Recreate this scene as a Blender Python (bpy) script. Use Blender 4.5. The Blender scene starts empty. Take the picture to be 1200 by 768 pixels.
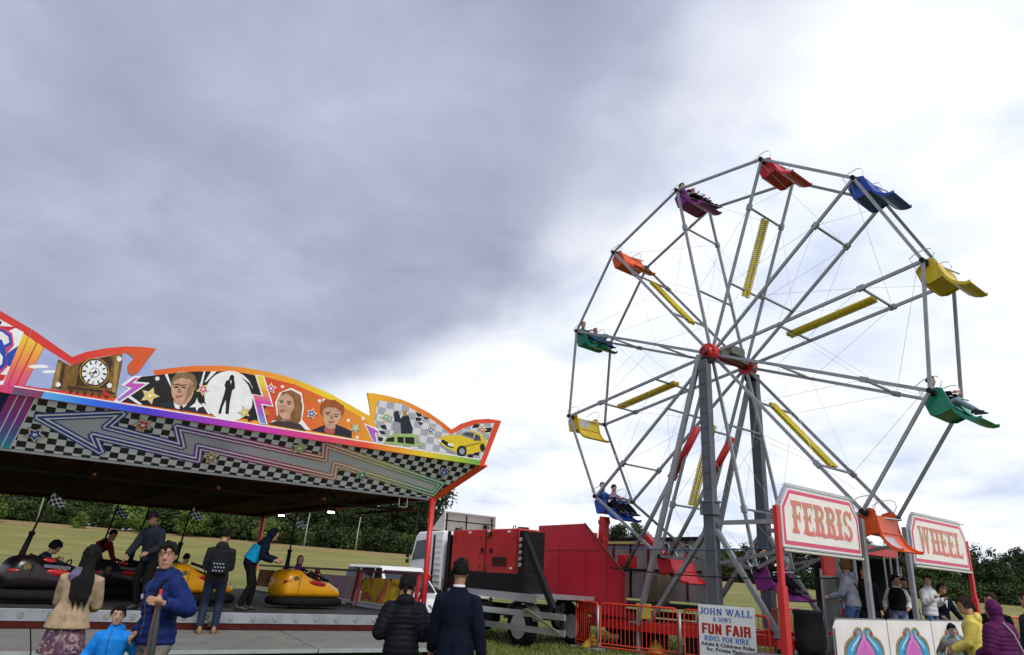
import bpy, bmesh, math, random
import numpy as np
from mathutils import Vector, Matrix, Euler
random.seed(7)
SC = bpy.context.scene
COL = SC.collection
R = math.radians

# ------------------------------------------------------------------ camera
PITCH, ROLL, FPX = 0.3467, 0.05483, 813.3
cam_d = bpy.data.cameras.new('camera'); cam = bpy.data.objects.new('camera', cam_d); COL.objects.link(cam)
_cp, _sp = math.cos(PITCH), math.sin(PITCH)
_fw = Vector((0, _cp, _sp)); _up = Vector((0, -_sp, _cp)); _rt = Vector((1, 0, 0))
_c, _s = math.cos(ROLL), math.sin(ROLL)
_r2 = _c*_rt + _s*_up; _u2 = -_s*_rt + _c*_up
m = Matrix((( _r2.x, _u2.x, -_fw.x), (_r2.y, _u2.y, -_fw.y), (_r2.z, _u2.z, -_fw.z)))
cam.matrix_world = Matrix.Translation((0, 0, 1.6)) @ m.to_4x4()
cam_d.sensor_width = 36; cam_d.lens = 36*FPX/1200; cam_d.clip_start = .1; cam_d.clip_end = 5000
SC.camera = cam

# ------------------------------------------------------------------ world, sun, exposure
SUN_EL, SUN_AZ = R(48), R(150)      # azimuth clockwise from +Y (the camera's heading)
w = bpy.data.worlds.new('World'); SC.world = w; w.use_nodes = True
nt = w.node_tree; nt.nodes.clear(); N = nt.nodes.new; Lk = nt.links.new
def nd(t, **k):
    n = N(t)
    for a, b in k.items(): setattr(n, a, b)
    return n
def math_n(op, a, b=None, c=None, clamp=False):
    n = nd('ShaderNodeMath', operation=op, use_clamp=clamp)
    for i, x in enumerate((a, b, c)):
        if x is None: continue
        if isinstance(x, (int, float)): n.inputs[i].default_value = x
        else: Lk(x, n.inputs[i])
    return n.outputs[0]
def ramp_n(fac, stops, interp='LINEAR'):
    n = nd('ShaderNodeValToRGB'); n.color_ramp.interpolation = interp
    e = n.color_ramp.elements
    while len(e) < len(stops): e.new(.5)
    for el, (p, c) in zip(e, stops): el.position = p; el.color = (*c, 1)
    Lk(fac, n.inputs[0]); return n.outputs[0]
out = nd('ShaderNodeOutputWorld')
sky = nd('ShaderNodeTexSky', sky_type='NISHITA', sun_disc=False, sun_elevation=SUN_EL, sun_rotation=SUN_AZ)
bg1 = nd('ShaderNodeBackground'); Lk(sky.outputs[0], bg1.inputs[0]); bg1.inputs[1].default_value = .15
tc = nd('ShaderNodeTexCoord'); sep = nd('ShaderNodeSeparateXYZ'); Lk(tc.outputs['Generated'], sep.inputs[0])
# cloud layer seen in perspective: direction projected on a flat ceiling
zz = math_n('ADD', math_n('MAXIMUM', sep.outputs[2], 0.0), .22)
px_ = math_n('DIVIDE', sep.outputs[0], zz); py_ = math_n('DIVIDE', sep.outputs[1], zz)
cmb = nd('ShaderNodeCombineXYZ'); Lk(px_, cmb.inputs[0]); Lk(py_, cmb.inputs[1])
def noise(scale, detail, rough, off, dist=0.0):
    mp = nd('ShaderNodeMapping'); mp.inputs['Location'].default_value = off; Lk(cmb.outputs[0], mp.inputs[0])
    n = nd('ShaderNodeTexNoise'); Lk(mp.outputs[0], n.inputs['Vector'])
    n.inputs['Scale'].default_value = scale; n.inputs['Detail'].default_value = detail; n.inputs['Roughness'].default_value = rough
    n.inputs['Distortion'].default_value = dist
    return n.outputs[0]
n1 = noise(.9, 4, .45, (3.1, 1.7, 0), .3); n2 = noise(2.6, 5, .48, (7.7, 2.2, 0), .4); n3 = noise(1.6, 4, .5, (11.3, 5.1, 0), .2)
# broken edge of one big dark cloud bank: beyond the line  a*x + b*y > c  (cloud-ceiling coordinates) it is bright
# edge of the dark bank as a function of the ceiling coordinates
edge = math_n('ADD', math_n('MULTIPLY', px_, 1.0), math_n('MULTIPLY', math_n('MAXIMUM', math_n('SUBTRACT', py_, 1.05), -1.2), .44))
edge = math_n('ADD', edge, math_n('MULTIPLY', math_n('MAXIMUM', math_n('SUBTRACT', py_, 1.62), 0.0), .9))
edge = math_n('MAXIMUM', edge, math_n('MULTIPLY', math_n('SUBTRACT', -.1, py_), .7))   # the bank ends overhead, behind the camera
edge = math_n('ADD', edge, math_n('MULTIPLY', math_n('SUBTRACT', n1, .5), .55))
edge = math_n('ADD', edge, math_n('MULTIPLY', math_n('SUBTRACT', n2, .5), .20))
bright = nd('ShaderNodeMapRange', interpolation_type='SMOOTHSTEP'); Lk(edge, bright.inputs[0])
bright.inputs[1].default_value = .03; bright.inputs[2].default_value = .47
n4 = noise(5.2, 9, .6, (1.3, 8.8, 0), .5)
shade = math_n('ADD', math_n('MULTIPLY', n3, .44), math_n('ADD', math_n('MULTIPLY', n2, .36), math_n('MULTIPLY', n4, .20)))
dark_c = ramp_n(shade, [(.32, (.295, .318, .42)), (.48, (.385, .415, .54)), (.64, (.50, .55, .73))])
lite_c = ramp_n(shade, [(.34, (.52, .58, .78)), (.44, (.74, .81, .96)), (.52, (.93, .96, 1.02)), (.64, (1.04, 1.04, 1.05))])
mx = nd('ShaderNodeMix', data_type='RGBA'); Lk(bright.outputs[0], mx.inputs[0]); Lk(dark_c, mx.inputs[6]); Lk(lite_c, mx.inputs[7])
bg2 = nd('ShaderNodeBackground'); Lk(mx.outputs[2], bg2.inputs[0]); bg2.inputs[1].default_value = 1.0
# small gaps of blue where the bright cloud is thin
gap = nd('ShaderNodeMapRange', interpolation_type='SMOOTHSTEP'); Lk(noise(1.5, 5, .5, (2.45, 9.3, 0), .3), gap.inputs[0])
gap.inputs[1].default_value = .60; gap.inputs[2].default_value = .74; gap.inputs[4].default_value = .45
ms = nd('ShaderNodeMixShader'); lim = nd('ShaderNodeMapRange', interpolation_type='SMOOTHSTEP'); Lk(px_, lim.inputs[0]); lim.inputs[1].default_value = .12; lim.inputs[2].default_value = .4
Lk(math_n('MULTIPLY', gap.outputs[0], math_n('MULTIPLY', lim.outputs[0], bright.outputs[0])), ms.inputs[0])
Lk(bg2.outputs[0], ms.inputs[1]); Lk(bg1.outputs[0], ms.inputs[2]); Lk(ms.outputs[0], out.inputs[0])

sun_d = bpy.data.lights.new('sun', 'SUN'); sun_d.energy = 2.3; sun_d.angle = R(20); sun_d.color = (1, .965, .91)
sun = bpy.data.objects.new('sun', sun_d); COL.objects.link(sun)
_sd = Vector((math.sin(SUN_AZ)*math.cos(SUN_EL), math.cos(SUN_AZ)*math.cos(SUN_EL), math.sin(SUN_EL)))
sun.rotation_euler = (-_sd).to_track_quat('-Z', 'Y').to_euler(); sun.location = _sd*50
SC.view_settings.view_transform = 'Standard'; SC.view_settings.look = 'None'
SC.view_settings.exposure = 0.12; SC.view_settings.gamma = 1
SC.render.engine = 'CYCLES'

# ------------------------------------------------------------------ materials
MATS = {}
def mat(key, col, rough=.6, metal=0, var=.12, scale=6, bump=.0, bscale=60, spec=.4, emit=None, trans=0, alpha=None, sheen=0):
    if key in MATS: return MATS[key]
    mt = bpy.data.materials.new(key); mt.use_nodes = True; t = mt.node_tree; b = t.nodes['Principled BSDF']
    b.inputs['Roughness'].default_value = rough; b.inputs['Metallic'].default_value = metal
    b.inputs['Specular IOR Level'].default_value = spec
    if var > 0:
        tcn = t.nodes.new('ShaderNodeTexCoord'); nz = t.nodes.new('ShaderNodeTexNoise'); t.links.new(tcn.outputs['Object'], nz.inputs['Vector'])
        nz.inputs['Scale'].default_value = scale; nz.inputs['Detail'].default_value = 6; nz.inputs['Roughness'].default_value = .62
        rp = t.nodes.new('ShaderNodeValToRGB'); e = rp.color_ramp.elements
        e[0].position = .3; e[1].position = .72
        e[0].color = (*[max(0, c*(1-var)) for c in col], 1); e[1].color = (*[min(1, c*(1+var*.8)) for c in col], 1)
        t.links.new(nz.outputs[0], rp.inputs[0]); t.links.new(rp.outputs[0], b.inputs['Base Color'])
        rr = t.nodes.new('ShaderNodeMapRange'); t.links.new(nz.outputs[0], rr.inputs[0])
        rr.inputs[3].default_value = max(.05, rough-.1); rr.inputs[4].default_value = min(1, rough+.12)
        t.links.new(rr.outputs[0], b.inputs['Roughness'])
        if bump > 0:
            n2_ = t.nodes.new('ShaderNodeTexNoise'); n2_.inputs['Scale'].default_value = bscale; n2_.inputs['Detail'].default_value = 3
            t.links.new(tcn.outputs['Object'], n2_.inputs['Vector'])
            bp = t.nodes.new('ShaderNodeBump'); bp.inputs['Strength'].default_value = bump; bp.inputs['Distance'].default_value = .02
            t.links.new(n2_.outputs[0], bp.inputs['Height']); t.links.new(bp.outputs[0], b.inputs['Normal'])
    else: b.inputs['Base Color'].default_value = (*col, 1)
    if emit: b.inputs['Emission Color'].default_value = (*emit[0], 1); b.inputs['Emission Strength'].default_value = emit[1]
    if trans: b.inputs['Transmission Weight'].default_value = trans
    if alpha is not None: b.inputs['Alpha'].default_value = alpha
    if sheen: b.inputs['Sheen Weight'].default_value = sheen
    MATS[key] = mt; return mt
def ramp_mat(key, axis, lo, hi, stops, rough=.45, scale_noise=0):
    """flat printed colour that runs along one object axis"""
    if key in MATS: return MATS[key]
    mt = bpy.data.materials.new(key); mt.use_nodes = True; t = mt.node_tree; b = t.nodes['Principled BSDF']
    b.inputs['Roughness'].default_value = rough
    tcn = t.nodes.new('ShaderNodeTexCoord'); sp = t.nodes.new('ShaderNodeSeparateXYZ'); t.links.new(tcn.outputs['Object'], sp.inputs[0])
    mr = t.nodes.new('ShaderNodeMapRange'); mr.inputs[1].default_value = lo; mr.inputs[2].default_value = hi
    t.links.new(sp.outputs[axis], mr.inputs[0]); rp = t.nodes.new('ShaderNodeValToRGB'); e = rp.color_ramp.elements
    while len(e) < len(stops): e.new(.5)
    for el, (p, c) in zip(e, stops): el.position = p; el.color = (*c, 1)
    t.links.new(mr.outputs[0], rp.inputs[0]); t.links.new(rp.outputs[0], b.inputs['Base Color'])
    MATS[key] = mt; return mt
def checks_mat(key, c1, c2, size, axes=(0, 1), wear=.25):
    mt = bpy.data.materials.new(key); mt.use_nodes = True; t = mt.node_tree; b = t.nodes['Principled BSDF']
    b.inputs['Roughness'].default_value = .45
    tcn = t.nodes.new('ShaderNodeTexCoord'); sp = t.nodes.new('ShaderNodeSeparateXYZ'); cb = t.nodes.new('ShaderNodeCombineXYZ')
    t.links.new(tcn.outputs['Object'], sp.inputs[0])
    for i, a in enumerate(axes):
        mm = t.nodes.new('ShaderNodeMath'); mm.operation = 'DIVIDE'; mm.inputs[1].default_value = size[i]
        t.links.new(sp.outputs[a], mm.inputs[0]); t.links.new(mm.outputs[0], cb.inputs[i])
    cb.inputs[2].default_value = .5
    ck = t.nodes.new('ShaderNodeTexChecker'); ck.inputs['Scale'].default_value = 1
    ck.inputs['Color1'].default_value = (*c1, 1); ck.inputs['Color2'].default_value = (*c2, 1); t.links.new(cb.outputs[0], ck.inputs['Vector'])
    nz = t.nodes.new('ShaderNodeTexNoise'); nz.inputs['Scale'].default_value = 1.1; nz.inputs['Detail'].default_value = 5; t.links.new(tcn.outputs['Object'], nz.inputs['Vector'])
    rp = t.nodes.new('ShaderNodeValToRGB'); rp.color_ramp.elements[0].position = .69; rp.color_ramp.elements[1].position = .78
    rp.color_ramp.elements[1].color = (wear, wear, wear, 1); t.links.new(nz.outputs[0], rp.inputs[0])
    mxn = t.nodes.new('ShaderNodeMix'); mxn.data_type = 'RGBA'; t.links.new(rp.outputs[0], mxn.inputs[0]); t.links.new(ck.outputs[0], mxn.inputs[6])
    mxn.inputs[7].default_value = (*c1, 1); t.links.new(mxn.outputs[2], b.inputs['Base Color'])
    MATS[key] = mt; return mt

# ------------------------------------------------------------------ mesh builder
class MB:
    def __init__(s, o=(0, 0, 0)): s.v = []; s.f = []; s.m = []; s.o = Vector(o)
    def add(s, vs, fs, m=0):
        b = len(s.v); s.v += [tuple(Vector(p)-s.o) for p in vs]; s.f += [tuple(b+i for i in f) for f in fs]; s.m += [m]*len(fs); return s
    def box(s, c, d, rot=None, m=0):
        h = [x/2 for x in d]; vs = [Vector((x*h[0], y*h[1], z*h[2])) for x in (-1, 1) for y in (-1, 1) for z in (-1, 1)]
        if rot is not None:
            M_ = Euler(rot).to_matrix(); vs = [M_ @ p for p in vs]
        vs = [p+Vector(c) for p in vs]
        return s.add(vs, [(0, 1, 3, 2), (4, 6, 7, 5), (0, 4, 5, 1), (2, 3, 7, 6), (0, 2, 6, 4), (1, 5, 7, 3)], m)
    def frame(s, p, q, hint=None):
        d = (Vector(q)-Vector(p)).normalized(); h = Vector(hint) if hint else (Vector((0, 0, 1)) if abs(d.z) < .9 else Vector((1, 0, 0)))
        a = d.cross(h).normalized(); b = a.cross(d).normalized(); return d, a, b
    def bar(s, p, q, w_, h_=None, hint=None, m=0):
        h_ = h_ or w_; d, a, b = s.frame(p, q, hint); p = Vector(p); q = Vector(q); vs = []
        for c in (p, q):
            for i, j in ((-1, -1), (1, -1), (1, 1), (-1, 1)): vs.append(c+a*i*w_/2+b*j*h_/2)
        return s.add(vs, [(0, 3, 2, 1), (4, 5, 6, 7)]+[(i, (i+1) % 4, 4+(i+1) % 4, 4+i) for i in range(4)], m)
    def tube(s, p, q, r, n=8, r2=None, m=0):
        r2 = r if r2 is None else r2; d, a, b = s.frame(p, q); p = Vector(p); q = Vector(q); vs = []
        for c, rr in ((p, r), (q, r2)):
            for i in range(n): t = 2*math.pi*i/n; vs.append(c+(a*math.cos(t)+b*math.sin(t))*rr)
        return s.add(vs, [tuple(range(n-1, -1, -1)), tuple(range(n, 2*n))]+[(i, (i+1) % n, n+(i+1) % n, n+i) for i in range(n)], m)
    def path(s, pts, r, n=6, m=0, closed=False):
        P = [Vector(p) for p in pts]; k = len(P); vs = []; pa = None
        for i in range(k):
            a_ = P[(i-1) % k] if (closed or i > 0) else P[i]; b_ = P[(i+1) % k] if (closed or i < k-1) else P[i]
            d = (b_-a_).normalized()
            if pa is None: _, a, b = s.frame((0, 0, 0), d)
            else: a = (pa-d*pa.dot(d)).normalized(); b = a.cross(d)
            pa = a; rr = r[i] if isinstance(r, (list, tuple)) else r
            for j in range(n): t = 2*math.pi*j/n; vs.append(P[i]+(a*math.cos(t)+b*math.sin(t))*rr)
        fs = []
        for i in range(k if closed else k-1):
            i2 = (i+1) % k
            for j in range(n): fs.append((i*n+j, i*n+(j+1) % n, i2*n+(j+1) % n, i2*n+j))
        if not closed: fs += [tuple(range(n-1, -1, -1)), tuple(range((k-1)*n, k*n))]
        return s.add(vs, fs, m)
    def prism(s, pts, d, m=0, ms=None):
        n = len(pts); d = Vector(d); vs = [Vector(p) for p in pts]+[Vector(p)+d for p in pts]
        s.add(vs, [tuple(range(n-1, -1, -1)), tuple(range(n, 2*n))], m)
        b = len(s.v)-2*n; s.f += [(b+i, b+(i+1) % n, b+n+(i+1) % n, b+n+i) for i in range(n)]; s.m += [m if ms is None else ms]*n; return s
    def loft(s, rings, m=0, cap=True, closed=True):
        n = len(rings[0]); vs = [p for r in rings for p in r]; fs = []
        for i in range(len(rings)-1):
            for j in range(n if closed else n-1): fs.append((i*n+j, i*n+(j+1) % n, (i+1)*n+(j+1) % n, (i+1)*n+j))
        if cap: fs += [tuple(range(n-1, -1, -1)), tuple(range((len(rings)-1)*n, len(rings)*n))]
        return s.add(vs, fs, m)
    def ell(s, c, r, n=10, k=7, rot=None, m=0):
        rings = []; M_ = Euler(rot).to_matrix() if rot else Matrix.Identity(3)
        for i in range(k):
            t = math.pi*(i+.35)/(k-.3) if k > 2 else 0
            rings.append([Vector(c)+M_ @ Vector((r[0]*math.sin(t)*math.cos(2*math.pi*j/n), r[1]*math.sin(t)*math.sin(2*math.pi*j/n), -r[2]*math.cos(t))) for j in range(n)])
        return s.loft(rings, m)
    def mesh(s, name, mats):
        me = bpy.data.meshes.new(name); me.from_pydata(s.v, [], s.f); me.update()
        for m_ in (mats if isinstance(mats, (list, tuple)) else [mats]): me.materials.append(m_)
        if any(s.m): me.polygons.foreach_set('material_index', s.m)
        bm = bmesh.new(); bm.from_mesh(me); bmesh.ops.recalc_face_normals(bm, faces=bm.faces); bm.to_mesh(me); bm.free()
        return me
    def build(s, name, mats, parent=None, smooth=False, bevel=0, loc=None):
        me = s.mesh(name, mats); o = obj(name, me, parent, loc)
        if smooth: shade(me)
        if bevel:
            bv = o.modifiers.new('bevel', 'BEVEL'); bv.width = bevel; bv.segments = 2; bv.limit_method = 'ANGLE'; bv.angle_limit = R(35)
        return o
def shade(me, ang=None):
    me.polygons.foreach_set('use_smooth', [True]*len(me.polygons))
    if ang:
        me.set_sharp_from_angle(angle=R(ang))
def obj(name, me, parent=None, loc=None, rot=None):
    o = bpy.data.objects.new(name, me); COL.objects.link(o); o.parent = parent
    if loc is not None: o.location = loc
    if rot is not None: o.rotation_euler = rot
    return o
def tag(o, label, cat, group=None, kind=None):
    o['label'] = label; o['category'] = cat
    if group: o['group'] = group
    if kind: o['kind'] = kind
    return o
def thing(name, label, cat, loc=(0, 0, 0), rz=0, group=None):
    o = obj(name, None, None, loc, (0, 0, rz)); o.empty_display_size = .3
    return tag(o, label, cat, group)
def dup(root, loc, rz=None, label=None):
    r = root.copy(); COL.objects.link(r); r.location = loc
    if rz is not None: r.rotation_euler = (0, 0, rz)
    if label: r['label'] = label
    def rec(a, b):
        for ch in a.children:
            c = ch.copy(); COL.objects.link(c); c.parent = b; rec(ch, c)
    rec(root, r); return r
# the two rides' own axes on the ground
DA, DO = R(90-56.7305), Vector((-8.05, 12.30, 0))
FA, FO = R(90-51.6253), Vector((5.37, 17.61, 0))
def DL(x, y, z=0): c, s_ = math.cos(DA), math.sin(DA); return Vector((DO.x+x*c-y*s_, DO.y+x*s_+y*c, z))
def FL(x, y, z=0): c, s_ = math.cos(FA), math.sin(FA); return Vector((FO.x+x*c-y*s_, FO.y+x*s_+y*c, z))

# common materials
M_alu = mat('aluminium', (.50, .52, .55), .38, .75, .12, 3, .05, 40)
M_steel = mat('galvanised_steel', (.29, .30, .32), .45, .55, .2, 4, .06, 50)
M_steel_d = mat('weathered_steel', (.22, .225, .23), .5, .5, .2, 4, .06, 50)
M_tower = mat('tower_paint', (.10, .106, .13), .6, .05, .22, 2.5, .05, 30)
M_red = mat('red_paint', (.50, .022, .025), .38, 0, .16, 2, .04, 25)
M_redd = mat('dark_red_paint', (.15, .014, .015), .5, 0, .25, 3, .06, 30)
M_redbox = mat('red_panel_paint', (.42, .014, .028), .42, 0, .14, 1.3, .05, 14)
M_black = mat('black_paint', (.010, .010, .011), .6, 0, .3, 5, spec=.18)
M_rubber = mat('black_rubber', (.013, .013, .013), .85, 0, .3, 8, .1, 60, spec=.1)
M_glass = mat('dark_glass', (.02, .025, .03), .06, 0, 0, spec=.8)
M_white = mat('white_paint', (.76, .76, .77), .4, 0, .06, 2, .03, 20)
M_chrome = mat('chrome', (.6, .6, .6), .2, 1, .1)
M_wire = mat('wire_steel', (.55, .56, .58), .45, .5, 0)
# ------------------------------------------------------------------ ground
def ss(a, b, x): t = max(0, min(1, (x-a)/(b-a))); return t*t*(3-2*t)
def ground_z(x, y):
    rise = max(1.6, min(8.2, 4.55-.029*x))
    t = max(0, min(1, (y-34)/108)); t = t*t*(1.8-.8*t) if t < 1 else 1
    z = rise*t
    if y > 142: z += (y-142)*.018*ss(142, 200, y)
    return z+.10*math.sin(x*.07+y*.05)*ss(30, 80, y)
def build_ground():
    xs = [-900, -500, -300]+[-200+8*i for i in range(51)]+[300, 500, 900]
    ys = [-300, -100, -20]+[-4+3*i for i in range(17)]+[50+6*i for i in range(26)]+[220, 300, 500, 1200]
    vs = [(x, y, ground_z(x, y)) for y in ys for x in xs]; n = len(xs)
    fs = [(j*n+i, j*n+i+1, (j+1)*n+i+1, (j+1)*n+i) for j in range(len(ys)-1) for i in range(n-1)]
    mt = bpy.data.materials.new('field_grass'); mt.use_nodes = True; t = mt.node_tree; b = t.nodes['Principled BSDF']
    b.inputs['Roughness'].default_value = .9; b.inputs['Specular IOR Level'].default_value = .1
    A = t.nodes.new; L_ = t.links.new
    g = A('ShaderNodeTexCoord'); sp = A('ShaderNodeSeparateXYZ'); L_(g.outputs['Object'], sp.inputs[0])
    def nz(scale, detail, stretch=None):
        n = A('ShaderNodeTexNoise'); n.inputs['Scale'].default_value = scale; n.inputs['Detail'].default_value = detail; n.inputs['Roughness'].default_value = .62
        mp = A('ShaderNodeMapping'); L_(g.outputs['Object'], mp.inputs[0])
        if stretch: mp.inputs['Scale'].default_value = stretch; mp.inputs['Rotation'].default_value = (0, 0, .25)
        L_(mp.outputs[0], n.inputs['Vector']); return n.outputs[0]
    def rp(f, st):
        n = A('ShaderNodeValToRGB'); e = n.color_ramp.elements
        while len(e) < len(st): e.new(.5)
        for el, (p, c) in zip(e, st): el.position = p; el.color = (*c, 1)
        L_(f, n.inputs[0]); return n.outputs[0]
    def mix(f, a, c):
        n = A('ShaderNodeMix'); n.data_type = 'RGBA'; L_(f, n.inputs[0]); L_(a, n.inputs[6]); L_(c, n.inputs[7]); return n.outputs[2]
    green = rp(nz(1.7, 9), [(.28, (.050, .075, .014)), (.5, (.098, .125, .028)), (.72, (.19, .185, .062))])
    dry = rp(nz(.42, 10, (.30, .9, 1)), [(.3, (.12, .132, .036)), (.5, (.19, .182, .062)), (.7, (.285, .25, .10))])
    mr = A('ShaderNodeMapRange'); mr.interpolation_type = 'SMOOTHSTEP'; L_(sp.outputs[1], mr.inputs[0]); mr.inputs[1].default_value = 34; mr.inputs[2].default_value = 75
    nn = A('ShaderNodeMath'); nn.operation = 'ADD'; nn.use_clamp = True
    mm = A('ShaderNodeMath'); mm.operation = 'MULTIPLY_ADD'; L_(nz(.06, 5), mm.inputs[0]); mm.inputs[1].default_value = 1.2; mm.inputs[2].default_value = -.62
    L_(mr.outputs[0], nn.inputs[0]); L_(mm.outputs[0], nn.inputs[1])
    far = rp(nz(.9, 6, (.2, 1, 1)), [(.3, (.16, .12, .05)), (.7, (.33, .24, .12))])
    mr2 = A('ShaderNodeMapRange'); L_(sp.outputs[1], mr2.inputs[0]); mr2.inputs[1].default_value = 124; mr2.inputs[2].default_value = 134
    L_(mix(mr2.outputs[0], mix(nn.outputs[0], green, dry), far), b.inputs['Base Color'])
    bp = A('ShaderNodeBump'); bp.inputs['Strength'].default_value = .7; bp.inputs['Distance'].default_value = .06; L_(nz(9, 6), bp.inputs['Height']); L_(bp.outputs[0], b.inputs['Normal'])
    me = bpy.data.meshes.new('ground'); me.from_pydata(vs, [], fs); me.materials.append(mt); shade(me)
    o = obj('ground', me); o['kind'] = 'structure'
build_ground()
def build_grass():
    rg = np.random.default_rng(3); vs = []; fs = []; mi = []
    n = 26000
    X = rg.uniform(-3.5, 10.5, n); Y = rg.uniform(9.0, 27, n)
    for x, y in zip(X, Y):
        a = rg.uniform(0, 6.28); h = rg.uniform(.035, .10); w_ = .008+.0006*y; lx, ly = rg.normal(0, .03, 2)
        c, s_ = math.cos(a)*w_, math.sin(a)*w_; b = len(vs)
        vs += [(x-c, y-s_, -.005), (x+c, y+s_, -.005), (x+lx, y+ly, h)]; fs.append((b, b+1, b+2)); mi.append(int(rg.integers(0, 3)))
    me = bpy.data.meshes.new('grass_tufts'); me.from_pydata(vs, [], fs)
    for i, c in enumerate(((.06, .10, .02), (.11, .15, .035), (.2, .19, .07))): me.materials.append(mat('grass_blade_%d' % i, c, .8, 0, 0, spec=.1))
    me.polygons.foreach_set('material_index', mi); o = obj('grass', me); o['kind'] = 'stuff'
    tag(o, 'short worn grass around the rides and barriers', 'grass')
build_grass()

# ------------------------------------------------------------------ trees
def leaf_mat(key, c0, c1):
    mt = bpy.data.materials.new(key); mt.use_nodes = True; t = mt.node_tree; b = t.nodes['Principled BSDF']
    b.inputs['Roughness'].default_value = .7; b.inputs['Specular IOR Level'].default_value = .2
    oi = t.nodes.new('ShaderNodeObjectInfo'); ge = t.nodes.new('ShaderNodeNewGeometry'); ad = t.nodes.new('ShaderNodeMath'); ad.operation = 'MULTIPLY_ADD'
    t.links.new(ge.outputs['Random Per Island'], ad.inputs[0]); ad.inputs[1].default_value = .62
    mu = t.nodes.new('ShaderNodeMath'); mu.operation = 'MULTIPLY'; mu.inputs[1].default_value = .38; t.links.new(oi.outputs['Random'], mu.inputs[0]); t.links.new(mu.outputs[0], ad.inputs[2])
    rp = t.nodes.new('ShaderNodeValToRGB'); rp.color_ramp.elements[0].color = (*c0, 1); rp.color_ramp.elements[1].color = (*c1, 1)
    t.links.new(ad.outputs[0], rp.inputs[0]); t.links.new(rp.outputs[0], b.inputs['Base Color']); return mt
L_dark = leaf_mat('leaf_dark', (.010, .019, .006), (.030, .046, .013))
L_mid = leaf_mat('leaf_mid', (.018, .035, .008), (.060, .092, .020))
L_lite = leaf_mat('leaf_light', (.055, .10, .013), (.12, .175, .032))
M_bark = mat('bark', (.075, .062, .05), .9, 0, .3, 4, .3, 12)
M_birch = mat('pale_bark', (.32, .31, .28), .8, 0, .25, 3)
def crown_mesh(name, seed, rx, ry, rz, cz, nclump, leaf, m_, per=52, low=.0):
    rg = np.random.default_rng(seed); V = []
    for k in range(nclump):
        while True:
            p = rg.uniform(-1, 1, 3)
            if .25 < np.linalg.norm(p) < 1 and p[2] > -.95+low: break
        r = np.linalg.norm(p); p = p/r*r**.5
        lump = 1+.22*math.sin(3*p[0]+seed)+.18*math.cos(4*p[1]+2*seed)+.1*math.sin(7*p[2]+seed)
        q = p*np.array([rx, ry, rz])*lump*.86+np.array([0, 0, cz])
        cr = rg.uniform(.55, 1.15)*leaf*3.0
        d = rg.normal(0, 1, (per, 3)); d /= np.linalg.norm(d, axis=1)[:, None]; d = d*(rg.uniform(.45, 1, (per, 1)))*cr*np.array([1.1, 1.1, .75])
        c = q+d; nrm = d/np.linalg.norm(d, axis=1)[:, None]+rg.normal(0, .45, (per, 3))+np.array([0, 0, .35]); nrm /= np.linalg.norm(nrm, axis=1)[:, None]
        t = np.cross(nrm, rg.normal(0, 1, (per, 3))); t /= np.linalg.norm(t, axis=1)[:, None]; b = np.cross(nrm, t)
        s_ = leaf*rg.uniform(.5, 1.1, (per, 1))
        V.append(np.stack([c-t*s_*.5, c-b*s_*.42, c+t*s_*.6, c+b*s_*.42], 1).reshape(-1, 3))
    V = np.concatenate(V); n = len(V)//4
    me = bpy.data.meshes.new(name); me.vertices.add(len(V)); me.vertices.foreach_set('co', V.ravel())
    me.loops.add(n*4); me.loops.foreach_set('vertex_index', np.arange(n*4)); me.polygons.add(n)
    me.polygons.foreach_set('loop_start', np.arange(0, n*4, 4)); me.polygons.foreach_set('loop_total', np.full(n, 4)); me.update(); me.validate()
    me.materials.append(m_); return me
def trunk_mesh(name, seed, h, r, spread, m_):
    rg = random.Random(seed); mb = MB(); pts = [(0, 0, -.6)]; n = 5
    for i in range(1, n+1): pts.append((rg.uniform(-.2, .2)*i/n, rg.uniform(-.2, .2)*i/n, h*.8*i/n))
    mb.path(pts, [r*(1-.75*i/n) for i in range(n+1)], 7)
    for k in range(7):
        a = rg.uniform(0, 6.28); z0 = h*rg.uniform(.3, .62); L = spread*rg.uniform(.5, .85)
        mb.path([(0, 0, z0), (math.cos(a)*L*.5, math.sin(a)*L*.5, z0+h*.1), (math.cos(a)*L, math.sin(a)*L, z0+h*rg.uniform(.15, .3))], [r*.4, r*.25, r*.08], 5)
    return mb.mesh(name, m_)
kinds = {
 'dark': [(crown_mesh('crown', 11+i, 4.8+.5*i, 4.8, 5.8-.4*i, 6.3, 130, .50, L_dark), trunk_mesh('trunk', 11+i, 12, .34, 4, M_bark)) for i in range(3)],
 'mid': [(crown_mesh('crown', 31+i, 4.4+.4*i, 4.4, 5.0, 5.3, 118, .48, L_mid), trunk_mesh('trunk', 31+i, 10, .30, 3.6, M_bark)) for i in range(3)],
 'tall': [(crown_mesh('crown', 41+i, 3.8, 3.8, 6.6, 7.6, 110, .52, L_dark), trunk_mesh('trunk', 41+i, 14, .32, 3.2, M_bark)) for i in range(2)],
 'bush': [(crown_mesh('crown', 51+i, 1.7, 1.7, 1.8, 1.9, 36, .30, L_lite), trunk_mesh('trunk', 51+i, 3, .10, 1.2, M_bark)) for i in range(2)],
 'low': [(crown_mesh('crown', 61+i, 3.6, 2.8, 2.3, 1.7, 70, .40, L_dark if i else L_mid), trunk_mesh('trunk', 61+i, 2.6, .12, 2, M_bark)) for i in range(2)],
}
tname = dict(dark='broadleaf_tree', mid='broadleaf_tree', tall='tall_tree', bush='small_tree', low='hedge_bush')
TREE_N = 0
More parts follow.
